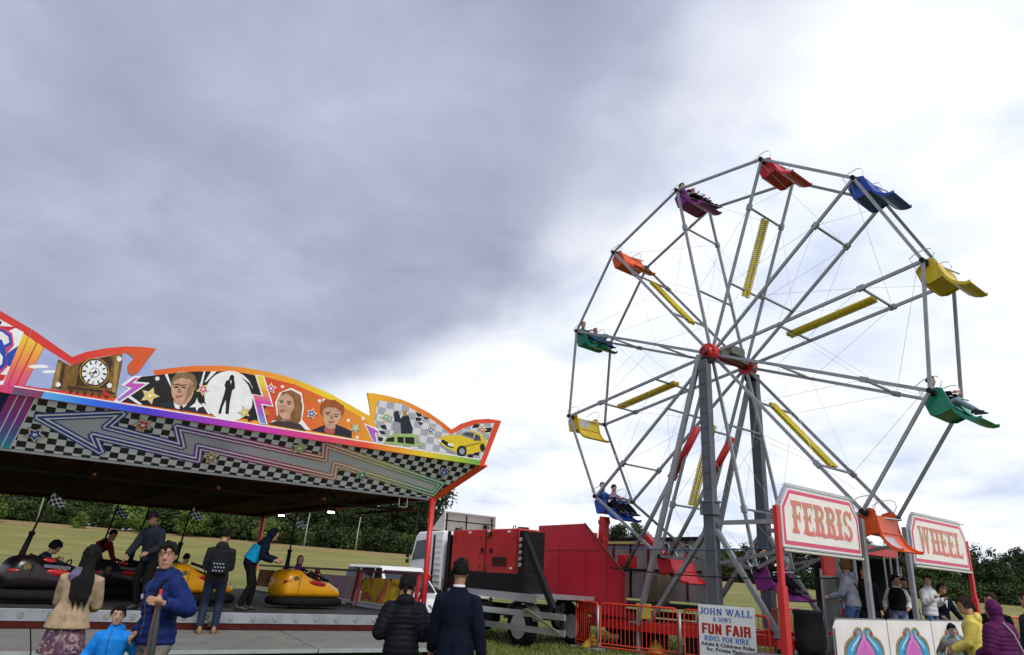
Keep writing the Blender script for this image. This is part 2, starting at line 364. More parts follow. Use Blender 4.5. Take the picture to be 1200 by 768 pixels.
def tree(kind, x, y, s, label, group, cat='tree'):
    global TREE_N; TREE_N += 1
    rg = random.Random(TREE_N*13); cm, tm = kinds[kind][TREE_N % len(kinds[kind])]
    e = thing(tname[kind], label, cat, (x, y, ground_z(x, y)-.15), rg.uniform(0, 6.28), group)
    s2 = s*rg.uniform(.92, 1.08)
    for nm, me in (('trunk', tm), ('crown', cm)):
        o = obj(nm, me, e); o.scale = (s2*rg.uniform(.95, 1.1), s2, s*rg.uniform(.94, 1.06))
rg = random.Random(5)
LA = 'tall dark green tree in the wood beyond the left field'
def treeline(x0, x1, step, y0, jit, kindset, smin, smax, label, group):
    x = x0
    while x < x1:
        kd = rg.choice(kindset); noun = 'bush' if ' bush ' in label else 'tree'
        lb = {'dark': 'broad dark green tree', 'mid': 'paler mid green tree', 'tall': 'narrow taller dark tree', 'low': 'low leafy bush'}[kd]+label[label.index(' '+noun+' ')+len(noun)+1:]
        tree(kd, x+rg.uniform(-1, 1), y0+rg.uniform(0, jit), rg.uniform(smin, smax), lb, group); x += step*rg.uniform(.8, 1.2)
treeline(-128, -16, 6.3, 150, 6, ['dark', 'mid', 'mid', 'tall'], .95, 1.12, 'dense green tree in the front row of the wood left of the lorry', 'front row of the left wood')
treeline(-48, -13, 6.0, 160, 5, ['dark', 'tall'], 1.12, 1.34, 'tall dark tree rising highest between the red canopy post and the lorry', 'tallest trees of the left wood')
treeline(-140, -50, 7.0, 163, 8, ['dark', 'tall', 'dark'], 1.05, 1.3, 'tall dark tree standing deeper in the wood left of the lorry', 'back row of the left wood')
treeline(-122, -16, 4.2, 145, 3, ['low'], .9, 1.5, 'low bush along the foot of the left wood', 'bushes along the left wood')
treeline(27, 62, 6.2, 168, 6, ['dark', 'mid', 'tall'], .74, .92, 'green tree in the distant row seen through the big wheel', 'trees behind the big wheel')
treeline(-14, 66, 6.5, 176, 5, ['low'], 1.0, 1.5, 'low dark bush in the distant hedge behind the big wheel', 'hedge behind the big wheel')
treeline(30, 66, 7.0, 182, 8, ['dark', 'dark'], .76, .96, 'dark tree in the second row seen through the big wheel', 'second row behind the big wheel')
treeline(58, 150, 5.6, 138, 5, ['dark', 'dark', 'mid'], .72, .90, 'dense dark tree along the edge of the right field', 'trees along the right field')
treeline(60, 165, 6.4, 149, 8, ['dark', 'tall'], .78, .95, 'dark tree behind the front row by the right field', 'second row by the right field')
treeline(58, 150, 3.6, 134, 2, ['low'], .8, 1.2, 'dark low bush at the foot of the right trees', 'bushes at the right trees')
treeline(-52, -13, 3.6, 156, 2, ['low'], 1.3, 1.8, 'dark undergrowth bush between the trunks of the left wood', 'undergrowth of the left wood')
for x, y, s, lb in ((-93, 132, 1.5, 'bright green small tree on the field edge at far left'), (-77, 133, .8, 'little pale green tree right of the checkered flag pole'),
                    (-70, 136, 1.9, 'round mid green tree near the middle of the left field edge'), (-64, 132, 1.05, 'bright upright bush in front of the red roof'),
                    (-58, 136, 1.5, 'light green small tree above the red shirted person'), (-44, 137, 1.2, 'light green small tree behind the backpack wearer')):
    tree('bush', x, y, s, lb, 'small light trees on the left field edge')
for i, (x, y, h, lb) in enumerate(((-37.5, 140, 6.5, 'slender pale bare pole against the wood right of the bumper car child'), (-27.6, 140, 6.2, 'slender pale bare pole against the wood above the white car'),
                                   (-88, 138, 7, 'slender pale bare pole at the far left edge of the wood'))):
    z = ground_z(x, y); p = MB((x, y, z)); p.path([(x, y, z-.3), (x+.05, y, z+h*.5), (x+.25, y, z+h)], [.16, .12, .07], 6)
    tag(p.build('bare_pole', M_birch, None, True, loc=(x, y, z)), lb, 'pole', 'pale poles before the left wood')
# a house roof that shows above the left trees
hx, hy = -63, 172; hz = ground_z(hx, hy)
hs = thing('house', 'distant house with a red roof above the trees on the left', 'house', (hx, hy, hz))
mb = MB(); mb.box((0, 0, 5), (9, 7, 10)); mb.build('wall', mat('house_wall', (.45, .40, .34), .8), hs)
mb = MB(); mb.prism([(-5, -4, 10), (5, -4, 10), (5, 0, 13.2), (-5, 0, 13.2)], (0, 0, .25)); mb.prism([(-5, 4, 10), (5, 4, 10), (5, 0.02, 13.2), (-5, .02, 13.2)], (0, 0, .25))
rf = mb.build('roof', mat('roof_tile', (.33, .10, .06), .8), hs); mb = MB(); mb.box((2, 0, 13.8), (1, 1, 2.2)); mb.build('chimney', MATS['roof_tile'], rf)
for x in (-2.5, 2.5):
    mb = MB(); mb.box((x, -3.52, 7), (1.4, .1, 1.5)); mb.build('window', M_glass, hs)
UPPER_OUTLINE=[(-1.84,1.48),(-1.50,1.42),(-1.15,1.32),(-0.63,1.11),(0.02,0.78),(0.20,0.91),(0.48,1.04),(0.81,1.15),(0.84,1.15),(1.05,1.19),(1.27,1.21),(1.08,0.73),(1.24,0.78),(1.62,0.92),(2.00,1.04),(2.49,1.14),(2.76,1.17),(2.90,1.18),(3.28,1.19),(3.57,1.18),(3.87,1.15),(4.25,1.08),(4.65,0.99),(5.15,0.83),(5.56,0.69),(5.62,0.71),(5.54,0.94),(5.45,1.16),(5.67,1.18),(5.95,1.18),(6.28,1.16),(6.53,1.11),(6.75,1.05),(6.97,0.99),(7.20,0.90),(7.43,0.80),(7.62,0.70),(7.86,0.88),(8.20,1.03),(8.56,1.11),(8.93,1.12),(8.61,-0.00)]
ARROW=[(-0.21,0.69),(0.99,1.00),(0.82,0.69),(2.12,0.50),(1.94,0.89),(4.86,0.65),(4.76,0.99),(7.74,0.42),(7.64,0.13),(5.13,0.56),(5.19,0.24),(2.42,0.53),(2.47,0.24),(0.66,0.47),(0.83,0.17)]
STARS_LOW=[('blue',-0.20,0.35),('red',1.37,0.84),('tan',2.69,0.35),('olive',4.27,0.83),('green',5.79,0.40),('blue',7.66,0.75)]
STARS_UP=[('yellow',1.35,0.34),('pink',2.21,0.62),('yellow',3.04,0.32),('magenta',3.44,0.87),('blue',4.34,0.52),('pale_green',5.32,0.37),('green',5.96,0.72),('blue',7.08,0.61),('red',8.43,0.82)]
UPPER_ART=[
('print_field',1,'white',[(-1.27,1.15),(-1.12,1.18),(-0.75,1.04),(-0.80,0.11),(-1.01,0.10)]),
('print_stripe',2,'red',[(-1.21,1.11),(-1.09,1.07),(-0.86,1.11),(-1.05,0.93),(-1.15,0.87)]),
('print_stripe',2,'navy',[(-1.22,1.16),(-1.08,1.15),(-1.09,1.09),(-1.21,1.09)]),
('print_stripe',2,'blue',[(-0.73,0.86),(-0.89,0.64),(-0.88,0.45),(-0.77,0.44)]),
('print_stripe',2,'red',[(-0.98,0.29),(-0.81,0.29),(-0.83,0.20),(-0.94,0.15)]),
('letter',3,'pink',[(-1.25,1.07),(-1.03,1.05),(-0.90,0.99),(-0.83,0.80),(-0.90,0.62),(-0.83,0.43),(-0.90,0.29),(-1.04,0.23)]),
('letter',4,'blue',[(-1.24,1.03),(-1.04,1.02),(-0.92,0.96),(-0.86,0.81),(-0.93,0.73),(-0.85,0.46),(-0.91,0.35),(-1.06,0.28)]),
('letter',5,'white',[(-1.23,0.97),(-1.04,0.98),(-0.94,0.92),(-0.90,0.83),(-0.96,0.77),(-1.01,0.85),(-1.20,0.86)]),
('letter',5,'white',[(-1.14,0.61),(-0.98,0.63),(-0.93,0.58),(-0.91,0.46),(-0.95,0.40),(-1.08,0.37)]),
('print_stripe',2,'sunset',[(-0.75,1.02),(-0.67,0.98),(-0.76,0.11),(-0.82,0.10)]),
('print_stripe',2,'sunset',[(-0.66,0.98),(-0.54,0.91),(-0.66,0.12),(-0.74,0.10)]),
('print_stripe',2,'sunset',[(-0.52,0.91),(-0.42,0.85),(-0.53,0.15),(-0.63,0.12)]),
('print_field',1,'pale_sky',[(-0.41,0.85),(0.05,0.64),(0.34,0.83),(0.84,1.03),(1.15,1.06),(1.27,0.86),(1.50,0.46),(1.02,0.24),(-0.33,0.17),(-0.52,0.17)]),
('print_cloud',2,'white',[(-0.27,0.55),(-0.28,0.54),(-0.29,0.52),(-0.32,0.51),(-0.36,0.50),(-0.41,0.49),(-0.45,0.48),(-0.49,0.47),(-0.52,0.48),(-0.54,0.48),(-0.55,0.49),(-0.55,0.50),(-0.53,0.51),(-0.50,0.53),(-0.46,0.54),(-0.42,0.55),(-0.38,0.56),(-0.34,0.56),(-0.30,0.56),(-0.28,0.56)]),
('print_cloud',2,'white',[(-0.13,0.49),(-0.13,0.48),(-0.15,0.47),(-0.17,0.46),(-0.20,0.45),(-0.23,0.44),(-0.27,0.43),(-0.30,0.43),(-0.32,0.43),(-0.34,0.43),(-0.34,0.44),(-0.34,0.45),(-0.33,0.46),(-0.31,0.47),(-0.28,0.48),(-0.24,0.49),(-0.21,0.49),(-0.18,0.50),(-0.15,0.50),(-0.14,0.49)]),
('clock_tower_print',2,'brown',[(-0.17,0.70),(0.03,0.63),(0.26,0.78),(0.75,1.00),(0.79,0.84),(0.83,0.21),(-0.15,0.19)]),
('clock_tower_print',3,'dark_brown',[(-0.08,0.64),(-0.04,0.63),(-0.01,0.21),(-0.05,0.21)]),
('clock_tower_print',3,'dark_brown',[(0.17,0.71),(0.56,0.91),(0.63,0.84),(0.66,0.35),(0.19,0.31),(0.16,0.63)]),
('clock_tower_print',3,'dark_brown',[(0.08,0.28),(0.80,0.31),(0.80,0.27),(0.07,0.23)]),
('clock_tower_print',3,'dark_brown',[(0.12,0.23),(0.16,0.23),(0.15,0.16),(0.12,0.16)]),
('clock_tower_print',3,'dark_brown',[(0.23,0.23),(0.26,0.23),(0.26,0.17),(0.23,0.17)]),
('clock_tower_print',3,'dark_brown',[(0.34,0.23),(0.37,0.24),(0.37,0.17),(0.33,0.17)]),
('clock_tower_print',3,'dark_brown',[(0.45,0.24),(0.48,0.24),(0.48,0.18),(0.44,0.18)]),
('clock_tower_print',3,'dark_brown',[(0.56,0.24),(0.59,0.24),(0.59,0.18),(0.55,0.18)]),
('clock_tower_print',3,'dark_brown',[(0.67,0.24),(0.71,0.24),(0.70,0.18),(0.66,0.18)]),
('clock_tower_print',3,'tan',[(0.65,0.94),(0.72,0.97),(0.81,0.29),(0.75,0.30)]),
('clock_tower_print',3,'tan',[(-0.16,0.65),(-0.11,0.64),(-0.07,0.23),(-0.13,0.22)]),
('clock_face_print',4,'gold',[(0.63,0.63),(0.64,0.57),(0.64,0.51),(0.62,0.46),(0.59,0.41),(0.56,0.37),(0.52,0.34),(0.47,0.33),(0.42,0.33),(0.37,0.34),(0.32,0.36),(0.28,0.39),(0.24,0.43),(0.21,0.48),(0.19,0.54),(0.18,0.59),(0.19,0.65),(0.20,0.70),(0.23,0.75),(0.26,0.79),(0.30,0.82),(0.35,0.83),(0.40,0.84),(0.45,0.83),(0.50,0.81),(0.55,0.77),(0.58,0.73),(0.61,0.68)]),
('clock_face_print',5,'near_black',[(0.61,0.62),(0.62,0.57),(0.62,0.52),(0.60,0.47),(0.58,0.42),(0.55,0.39),(0.51,0.36),(0.46,0.35),(0.42,0.35),(0.37,0.35),(0.33,0.38),(0.29,0.41),(0.25,0.44),(0.23,0.49),(0.21,0.54),(0.20,0.59),(0.20,0.64),(0.22,0.69),(0.24,0.73),(0.27,0.77),(0.31,0.80),(0.35,0.81),(0.40,0.82),(0.45,0.81),(0.49,0.79),(0.54,0.76),(0.57,0.72),(0.60,0.67)]),
('clock_face_print',6,'white',[(0.60,0.62),(0.60,0.57),(0.60,0.52),(0.58,0.48),(0.56,0.44),(0.53,0.41),(0.50,0.38),(0.46,0.37),(0.42,0.37),(0.37,0.38),(0.33,0.39),(0.30,0.42),(0.27,0.46),(0.24,0.50),(0.23,0.54),(0.22,0.59),(0.22,0.64),(0.24,0.68),(0.26,0.72),(0.28,0.75),(0.32,0.78),(0.36,0.79),(0.40,0.80),(0.45,0.79),(0.49,0.77),(0.52,0.74),(0.56,0.71),(0.58,0.66)]),
('clock_mark',7,'near_black',[(0.38,0.73),(0.40,0.73),(0.40,0.79),(0.38,0.79)]),
('clock_mark',7,'near_black',[(0.45,0.72),(0.47,0.71),(0.49,0.76),(0.47,0.77)]),
('clock_mark',7,'near_black',[(0.51,0.67),(0.52,0.65),(0.56,0.68),(0.55,0.70)]),
('clock_mark',7,'near_black',[(0.54,0.60),(0.54,0.57),(0.59,0.57),(0.59,0.60)]),
('clock_mark',7,'near_black',[(0.53,0.52),(0.53,0.50),(0.57,0.47),(0.58,0.49)]),
('clock_mark',7,'near_black',[(0.50,0.46),(0.48,0.45),(0.51,0.40),(0.53,0.41)]),
('clock_mark',7,'near_black',[(0.43,0.43),(0.42,0.43),(0.42,0.37),(0.44,0.37)]),
('clock_mark',7,'near_black',[(0.37,0.44),(0.35,0.46),(0.33,0.40),(0.35,0.39)]),
('clock_mark',7,'near_black',[(0.31,0.49),(0.30,0.51),(0.26,0.48),(0.27,0.46)]),
('clock_mark',7,'near_black',[(0.28,0.56),(0.28,0.59),(0.23,0.59),(0.23,0.56)]),
('clock_mark',7,'near_black',[(0.29,0.64),(0.29,0.66),(0.25,0.69),(0.24,0.67)]),
('clock_mark',7,'near_black',[(0.32,0.70),(0.34,0.71),(0.31,0.76),(0.29,0.75)]),
('clock_face_print',7,'grey',[(0.49,0.60),(0.49,0.56),(0.48,0.53),(0.46,0.51),(0.43,0.49),(0.40,0.49),(0.37,0.51),(0.35,0.53),(0.33,0.56),(0.33,0.60),(0.34,0.63),(0.36,0.66),(0.39,0.67),(0.42,0.67),(0.45,0.65),(0.47,0.63)]),
('clock_face_print',8,'white',[(0.47,0.59),(0.47,0.56),(0.47,0.54),(0.45,0.52),(0.43,0.51),(0.40,0.51),(0.38,0.52),(0.36,0.54),(0.35,0.57),(0.34,0.60),(0.35,0.62),(0.37,0.64),(0.39,0.65),(0.42,0.65),(0.44,0.64),(0.46,0.62)]),
('clock_hand',9,'near_black',[(0.43,0.62),(0.41,0.63),(0.36,0.40),(0.36,0.40)]),
('clock_hand',9,'near_black',[(0.45,0.58),(0.44,0.61),(0.30,0.54),(0.30,0.54)]),
('sparkle',4,'white',[(-0.03,0.28),(-0.03,0.26),(-0.05,0.24),(-0.07,0.23),(-0.09,0.24),(-0.10,0.27),(-0.10,0.29),(-0.09,0.31),(-0.07,0.32),(-0.04,0.30)]),
('sparkle',5,'white',[(0.72,0.41),(0.72,0.38),(0.70,0.36),(0.68,0.36),(0.66,0.37),(0.64,0.40),(0.65,0.42),(0.66,0.44),(0.69,0.45),(0.71,0.44)]),
('sparkle',5,'white',[(0.77,0.90),(0.76,0.88),(0.75,0.85),(0.72,0.85),(0.70,0.86),(0.69,0.89),(0.69,0.91),(0.70,0.94),(0.73,0.94),(0.75,0.93)]),
('print_flag',5,'red',[(0.59,0.31),(0.71,0.26),(0.73,0.20),(0.63,0.22)]),
('print_curl',6,'red_orange',[(0.79,1.05),(0.98,1.07),(1.25,1.20),(1.08,0.74),(0.99,0.64),(0.92,0.69),(0.88,0.80),(0.95,0.96)]),
('print_field',1,'black',[(0.95,0.16),(1.03,0.45),(1.11,0.64),(1.26,0.69),(1.68,0.83),(2.02,0.93),(2.51,1.03),(2.86,1.07),(3.45,1.07),(3.86,0.57),(4.00,0.25),(2.69,0.18)]),
('print_ray',2,'white',[(1.51,0.77),(1.55,0.79),(1.71,0.51),(1.70,0.50)]),
('print_ray',2,'white',[(2.15,0.96),(2.18,0.97),(2.18,0.69),(2.14,0.67)]),
('print_ray',2,'white',[(0.97,0.27),(1.02,0.30),(1.27,0.17),(1.22,0.15)]),
('print_ray',2,'white',[(2.28,0.98),(2.38,1.01),(2.23,0.76),(2.21,0.77)]),
('print_ray',2,'white',[(2.24,0.36),(2.29,0.37),(2.45,0.20),(2.40,0.18)]),
('print_bolt',4,'white',[(0.85,0.44),(1.02,0.64),(1.15,0.67),(1.07,0.55),(1.30,0.57),(0.90,0.12),(0.81,0.15),(0.99,0.41)]),
('print_bolt',5,'magenta_fade',[(0.91,0.44),(1.04,0.61),(1.11,0.63),(1.02,0.51),(1.24,0.54),(0.90,0.16),(0.85,0.18),(1.04,0.43)]),
('sparkle',2,'white',[(1.44,0.68),(1.44,0.65),(1.42,0.64),(1.40,0.63),(1.38,0.64),(1.37,0.66),(1.37,0.69),(1.38,0.70),(1.41,0.71),(1.43,0.70)]),
('portrait_print',3,'suit',[(1.48,0.17),(1.64,0.27),(1.80,0.32),(2.10,0.40),(2.24,0.34),(2.35,0.18),(1.50,0.18)]),
('portrait_print',4,'white',[(1.77,0.27),(2.00,0.38),(1.99,0.28),(1.92,0.19),(1.82,0.19)]),
('portrait_print',4,'skin',[(1.76,0.52),(1.96,0.59),(2.03,0.36),(1.90,0.24),(1.76,0.29)]),
('portrait_print',5,'skin',[(2.05,0.62),(2.06,0.53),(2.05,0.44),(2.03,0.37),(2.00,0.31),(1.95,0.28),(1.89,0.27),(1.84,0.28),(1.78,0.32),(1.73,0.38),(1.69,0.46),(1.67,0.54),(1.65,0.63),(1.66,0.72),(1.68,0.79),(1.71,0.85),(1.76,0.88),(1.81,0.89),(1.87,0.88),(1.93,0.84),(1.98,0.78),(2.02,0.70)]),
('portrait_print',6,'fair_hair',[(1.66,0.57),(1.64,0.71),(1.69,0.82),(1.86,0.89),(2.00,0.86),(2.08,0.74),(2.09,0.58),(2.05,0.57),(2.02,0.70),(1.94,0.77),(1.79,0.76),(1.69,0.69)]),
('portrait_print',6,'skin_dark',[(1.95,0.72),(2.03,0.68),(2.04,0.52),(1.99,0.39),(1.92,0.32),(1.95,0.47)]),
('portrait_print',7,'brown_dark',[(1.68,0.61),(1.79,0.65),(1.80,0.63),(1.69,0.60)]),
('portrait_print',7,'near_black',[(1.71,0.58),(1.78,0.60),(1.78,0.57),(1.72,0.56)]),
('portrait_print',7,'brown_dark',[(1.80,0.63),(1.93,0.66),(1.93,0.65),(1.81,0.61)]),
('portrait_print',7,'near_black',[(1.84,0.60),(1.91,0.61),(1.91,0.59),(1.85,0.58)]),
('portrait_print',7,'skin_dark',[(1.79,0.58),(1.81,0.59),(1.85,0.50),(1.78,0.48)]),
('portrait_print',7,'lip',[(1.77,0.42),(1.89,0.45),(1.87,0.41),(1.79,0.39)]),
('portrait_print',7,'suit',[(1.88,0.24),(1.93,0.26),(1.96,0.17),(1.90,0.18)]),
('sparkle',3,'white',[(2.14,0.45),(2.18,0.37),(2.29,0.31),(2.21,0.27),(2.19,0.20),(2.15,0.27),(2.05,0.25),(2.13,0.35)]),
('print_disc',3,'white',[(3.15,0.67),(3.16,0.57),(3.16,0.47),(3.13,0.38),(3.09,0.30),(3.03,0.23),(2.96,0.17),(2.88,0.13),(2.80,0.11),(2.71,0.10),(2.62,0.12),(2.54,0.15),(2.46,0.20),(2.39,0.26),(2.33,0.33),(2.29,0.41),(2.26,0.50),(2.25,0.59),(2.26,0.69),(2.28,0.78),(2.32,0.86),(2.37,0.93),(2.44,0.99),(2.52,1.03),(2.60,1.06),(2.69,1.07),(2.78,1.06),(2.87,1.03),(2.95,0.98),(3.02,0.92),(3.08,0.84),(3.12,0.76)]),
('figure_print',4,'near_black',[(2.63,0.96),(2.66,1.00),(2.71,0.98),(2.72,0.91),(2.75,0.84),(2.77,0.75),(2.73,0.70),(2.73,0.56),(2.74,0.39),(2.76,0.24),(2.70,0.24),(2.67,0.43),(2.65,0.50),(2.62,0.35),(2.62,0.22),(2.57,0.23),(2.58,0.40),(2.60,0.60),(2.60,0.72),(2.57,0.77),(2.58,0.85),(2.63,0.90)]),
('figure_print',5,'white',[(2.65,0.88),(2.68,0.88),(2.68,0.80)]),
('print_arc',4,'black',[(2.84,0.99),(3.03,0.89),(3.17,0.70),(3.23,0.20),(3.13,0.16),(3.17,0.36),(3.13,0.64),(3.00,0.86)]),
('print_bolt',5,'white',[(3.08,1.08),(3.26,1.09),(3.46,0.73),(3.56,0.52),(3.35,0.52),(3.52,0.16),(3.35,0.16),(3.10,0.70),(3.29,0.70)]),
('print_bolt',6,'bolt_fade',[(3.12,1.07),(3.24,1.08),(3.44,0.70),(3.53,0.54),(3.31,0.55),(3.49,0.17),(3.37,0.18),(3.13,0.69),(3.33,0.69)]),
('print_field',1,'orange_fade',[(3.25,1.08),(3.89,1.04),(4.67,0.87),(5.52,0.59),(5.66,0.48),(5.88,0.15),(3.51,0.17)]),
('star_ghost',2,'deep_orange',[(4.12,0.82),(4.25,0.90),(4.33,0.84),(4.37,0.88),(4.38,0.77),(4.24,0.73)]),
('star_ghost',2,'deep_orange',[(3.39,0.47),(3.49,0.42),(3.53,0.35),(3.44,0.34)]),
('sparkle',2,'white',[(3.69,0.96),(3.69,0.93),(3.66,0.92),(3.64,0.92),(3.62,0.94),(3.63,0.97),(3.65,0.98),(3.68,0.98)]),
('sparkle',2,'white',[(4.49,0.81),(4.49,0.79),(4.46,0.77),(4.43,0.78),(4.42,0.80),(4.43,0.82),(4.45,0.84),(4.48,0.83)]),
('sparkle',2,'white',[(4.58,0.85),(4.57,0.82),(4.55,0.81),(4.52,0.81),(4.51,0.83),(4.51,0.86),(4.54,0.87),(4.56,0.87)]),
('sparkle',2,'white',[(5.18,0.52),(5.17,0.49),(5.15,0.48),(5.12,0.48),(5.10,0.51),(5.11,0.53),(5.13,0.55),(5.16,0.54)]),
('sparkle',2,'white',[(5.49,0.61),(5.49,0.58),(5.46,0.56),(5.43,0.57),(5.42,0.59),(5.42,0.62),(5.45,0.64),(5.48,0.63)]),
('sparkle',2,'white',[(5.43,0.20),(5.43,0.17),(5.40,0.16),(5.38,0.17),(5.36,0.19),(5.37,0.21),(5.39,0.23),(5.42,0.22)]),
('portrait_print',2,'white',[(3.57,0.21),(3.67,0.34),(3.58,0.61),(3.62,0.82),(3.83,0.96),(4.06,0.90),(4.17,0.61),(4.17,0.37),(4.39,0.18)]),
('portrait_print',3,'long_hair',[(3.61,0.26),(3.68,0.38),(3.61,0.65),(3.67,0.84),(3.84,0.92),(4.03,0.86),(4.13,0.64),(4.15,0.35),(4.11,0.26),(3.82,0.29)]),
('portrait_print',4,'skin',[(3.62,0.58),(3.64,0.75),(3.78,0.85),(3.90,0.77),(3.97,0.61),(3.92,0.42),(3.94,0.33),(3.81,0.31),(3.69,0.40)]),
('portrait_print',5,'long_hair',[(3.67,0.84),(3.86,0.91),(4.06,0.83),(4.15,0.42),(4.03,0.35),(3.97,0.46),(4.00,0.61),(3.91,0.76),(3.78,0.83)]),
('portrait_print',5,'black_lace',[(3.52,0.18),(3.69,0.27),(3.96,0.29),(4.16,0.27),(4.30,0.16)]),
('portrait_print',6,'near_black',[(3.64,0.68),(3.73,0.69),(3.73,0.68),(3.64,0.67)]),
('portrait_print',6,'near_black',[(3.66,0.65),(3.73,0.66),(3.73,0.64),(3.67,0.63)]),
('portrait_print',6,'near_black',[(3.80,0.68),(3.89,0.69),(3.89,0.67),(3.80,0.66)]),
('portrait_print',6,'near_black',[(3.82,0.64),(3.88,0.65),(3.88,0.63),(3.83,0.62)]),
('portrait_print',6,'lip',[(3.69,0.49),(3.78,0.50),(3.79,0.45),(3.70,0.45)]),
('portrait_print',2,'suit',[(4.39,0.18),(4.66,0.34),(4.88,0.39),(5.12,0.34),(5.26,0.29),(5.28,0.16)]),
('portrait_print',3,'lip',[(4.65,0.27),(4.89,0.34),(4.89,0.18),(4.69,0.18)]),
('portrait_print',4,'skin',[(4.66,0.40),(4.87,0.43),(4.89,0.31),(4.77,0.27),(4.67,0.29)]),
('portrait_print',4,'skin',[(4.56,0.60),(4.59,0.72),(4.77,0.78),(4.95,0.72),(4.98,0.56),(4.92,0.40),(4.76,0.32),(4.63,0.39)]),
('portrait_print',5,'ginger',[(4.51,0.59),(4.49,0.72),(4.56,0.85),(4.77,0.88),(4.98,0.80),(5.02,0.68),(4.98,0.54),(4.94,0.67),(4.82,0.73),(4.65,0.71),(4.57,0.66),(4.57,0.53)]),
('portrait_print',6,'brown_dark',[(4.61,0.60),(4.72,0.61),(4.72,0.59),(4.62,0.58)]),
('portrait_print',6,'near_black',[(4.64,0.56),(4.70,0.57),(4.70,0.55),(4.65,0.55)]),
('portrait_print',6,'brown_dark',[(4.79,0.59),(4.90,0.60),(4.91,0.59),(4.80,0.58)]),
('portrait_print',6,'near_black',[(4.83,0.56),(4.89,0.56),(4.89,0.54),(4.83,0.54)]),
('portrait_print',6,'lip',[(4.70,0.43),(4.87,0.45),(4.78,0.40)]),
('portrait_print',6,'skin_dark',[(4.74,0.56),(4.78,0.56),(4.82,0.49),(4.74,0.48)]),
('print_checks',1,'checks_pale',[(5.71,1.04),(6.30,1.07),(6.75,0.94),(7.15,0.82),(7.62,0.59),(7.96,0.81),(8.31,0.95),(8.74,1.04),(8.50,0.12),(5.86,0.14),(5.86,0.37),(5.72,0.57)]),
('print_check',2,'near_black',[(6.64,0.94),(6.77,0.93),(6.84,0.88),(6.72,0.85)]),
('print_check',2,'near_black',[(6.84,0.88),(6.99,0.87),(6.93,0.82)]),
('print_check',2,'near_black',[(6.66,0.83),(6.83,0.84),(6.80,0.77),(6.69,0.76)]),
('print_check',2,'near_black',[(6.72,0.74),(6.88,0.74),(6.83,0.67)]),
('print_check',2,'near_black',[(5.87,0.52),(5.98,0.56),(6.04,0.46),(5.92,0.46)]),
('print_check',2,'near_black',[(5.85,0.41),(5.97,0.41),(6.03,0.36),(5.90,0.34)]),
('print_check',2,'near_black',[(5.86,0.27),(5.99,0.27),(5.97,0.19),(5.88,0.20)]),
('print_check',2,'near_black',[(8.18,0.91),(8.35,0.95),(8.30,0.86),(8.14,0.82)]),
('print_check',2,'near_black',[(8.50,0.88),(8.69,0.92),(8.66,0.81),(8.50,0.77)]),
('print_check',2,'near_black',[(8.10,0.20),(8.28,0.24),(8.27,0.14),(8.13,0.15)]),
('print_check',2,'near_black',[(8.27,0.28),(8.43,0.32),(8.42,0.22),(8.29,0.21)]),
('print_bolt',2,'white',[(5.49,0.51),(5.75,0.46),(5.76,0.48),(5.91,0.35),(5.80,0.33),(5.89,0.15),(5.77,0.14)]),
('print_bolt',3,'magenta_fade',[(5.54,0.48),(5.77,0.42),(5.88,0.36),(5.77,0.35),(5.85,0.16),(5.78,0.15)]),
('car_print',3,'suit',[(6.13,0.85),(6.22,0.91),(6.31,0.74),(6.39,0.86),(6.49,0.84),(6.64,0.57),(6.64,0.46),(6.21,0.40),(6.17,0.70)]),
('figure_print',4,'grey',[(6.14,0.66),(6.32,0.65),(6.38,0.42),(6.22,0.40)]),
('figure_print',4,'tan',[(6.33,0.91),(6.42,0.94),(6.45,0.84),(6.37,0.80)]),
('car_print',4,'pale_green',[(6.22,0.40),(6.75,0.46),(6.91,0.29),(6.93,0.22),(6.01,0.15),(6.05,0.29)]),
('car_print',5,'near_black',[(6.30,0.34),(6.70,0.39),(6.74,0.24),(6.33,0.22)]),
('car_print',5,'near_black',[(6.08,0.28),(6.23,0.33),(6.25,0.22),(6.04,0.20)]),
('car_print',5,'grey',[(6.72,0.38),(6.80,0.39),(6.84,0.28),(6.75,0.28)]),
('car_print',5,'pale_green',[(6.45,0.36),(6.48,0.37),(6.51,0.23),(6.48,0.22)]),
('car_print',3,'yellow',[(7.32,0.47),(7.47,0.55),(7.82,0.61),(7.98,0.72),(8.20,0.77),(8.39,0.71),(8.58,0.60),(8.59,0.50),(8.49,0.33),(7.97,0.16),(7.71,0.18),(7.35,0.36)]),
('car_print',4,'grey',[(7.84,0.61),(7.97,0.73),(8.22,0.74),(8.23,0.56)]),
('car_print',5,'glass_print',[(7.89,0.63),(8.01,0.71),(8.21,0.71),(8.20,0.60)]),
('car_print',4,'glass_print',[(8.25,0.70),(8.37,0.68),(8.43,0.57),(8.23,0.54)]),
('car_print',4,'near_black',[(7.37,0.40),(7.42,0.45),(7.68,0.37),(7.73,0.29),(7.55,0.31)]),
('car_print',5,'white',[(7.71,0.36),(7.71,0.34),(7.69,0.32),(7.66,0.32),(7.64,0.33),(7.63,0.35),(7.63,0.37),(7.65,0.39),(7.68,0.39),(7.70,0.38)]),
('car_print',5,'white',[(7.64,0.37),(7.64,0.35),(7.62,0.33),(7.59,0.33),(7.57,0.34),(7.56,0.36),(7.57,0.38),(7.58,0.39),(7.61,0.40),(7.63,0.39)]),
('car_print',5,'white',[(7.38,0.41),(7.38,0.39),(7.37,0.38),(7.34,0.37),(7.33,0.38),(7.32,0.40),(7.32,0.42),(7.33,0.43),(7.36,0.43),(7.38,0.43)]),
('car_print',4,'grey',[(7.36,0.34),(7.70,0.24),(7.83,0.21),(7.82,0.17),(7.66,0.19),(7.36,0.30)]),
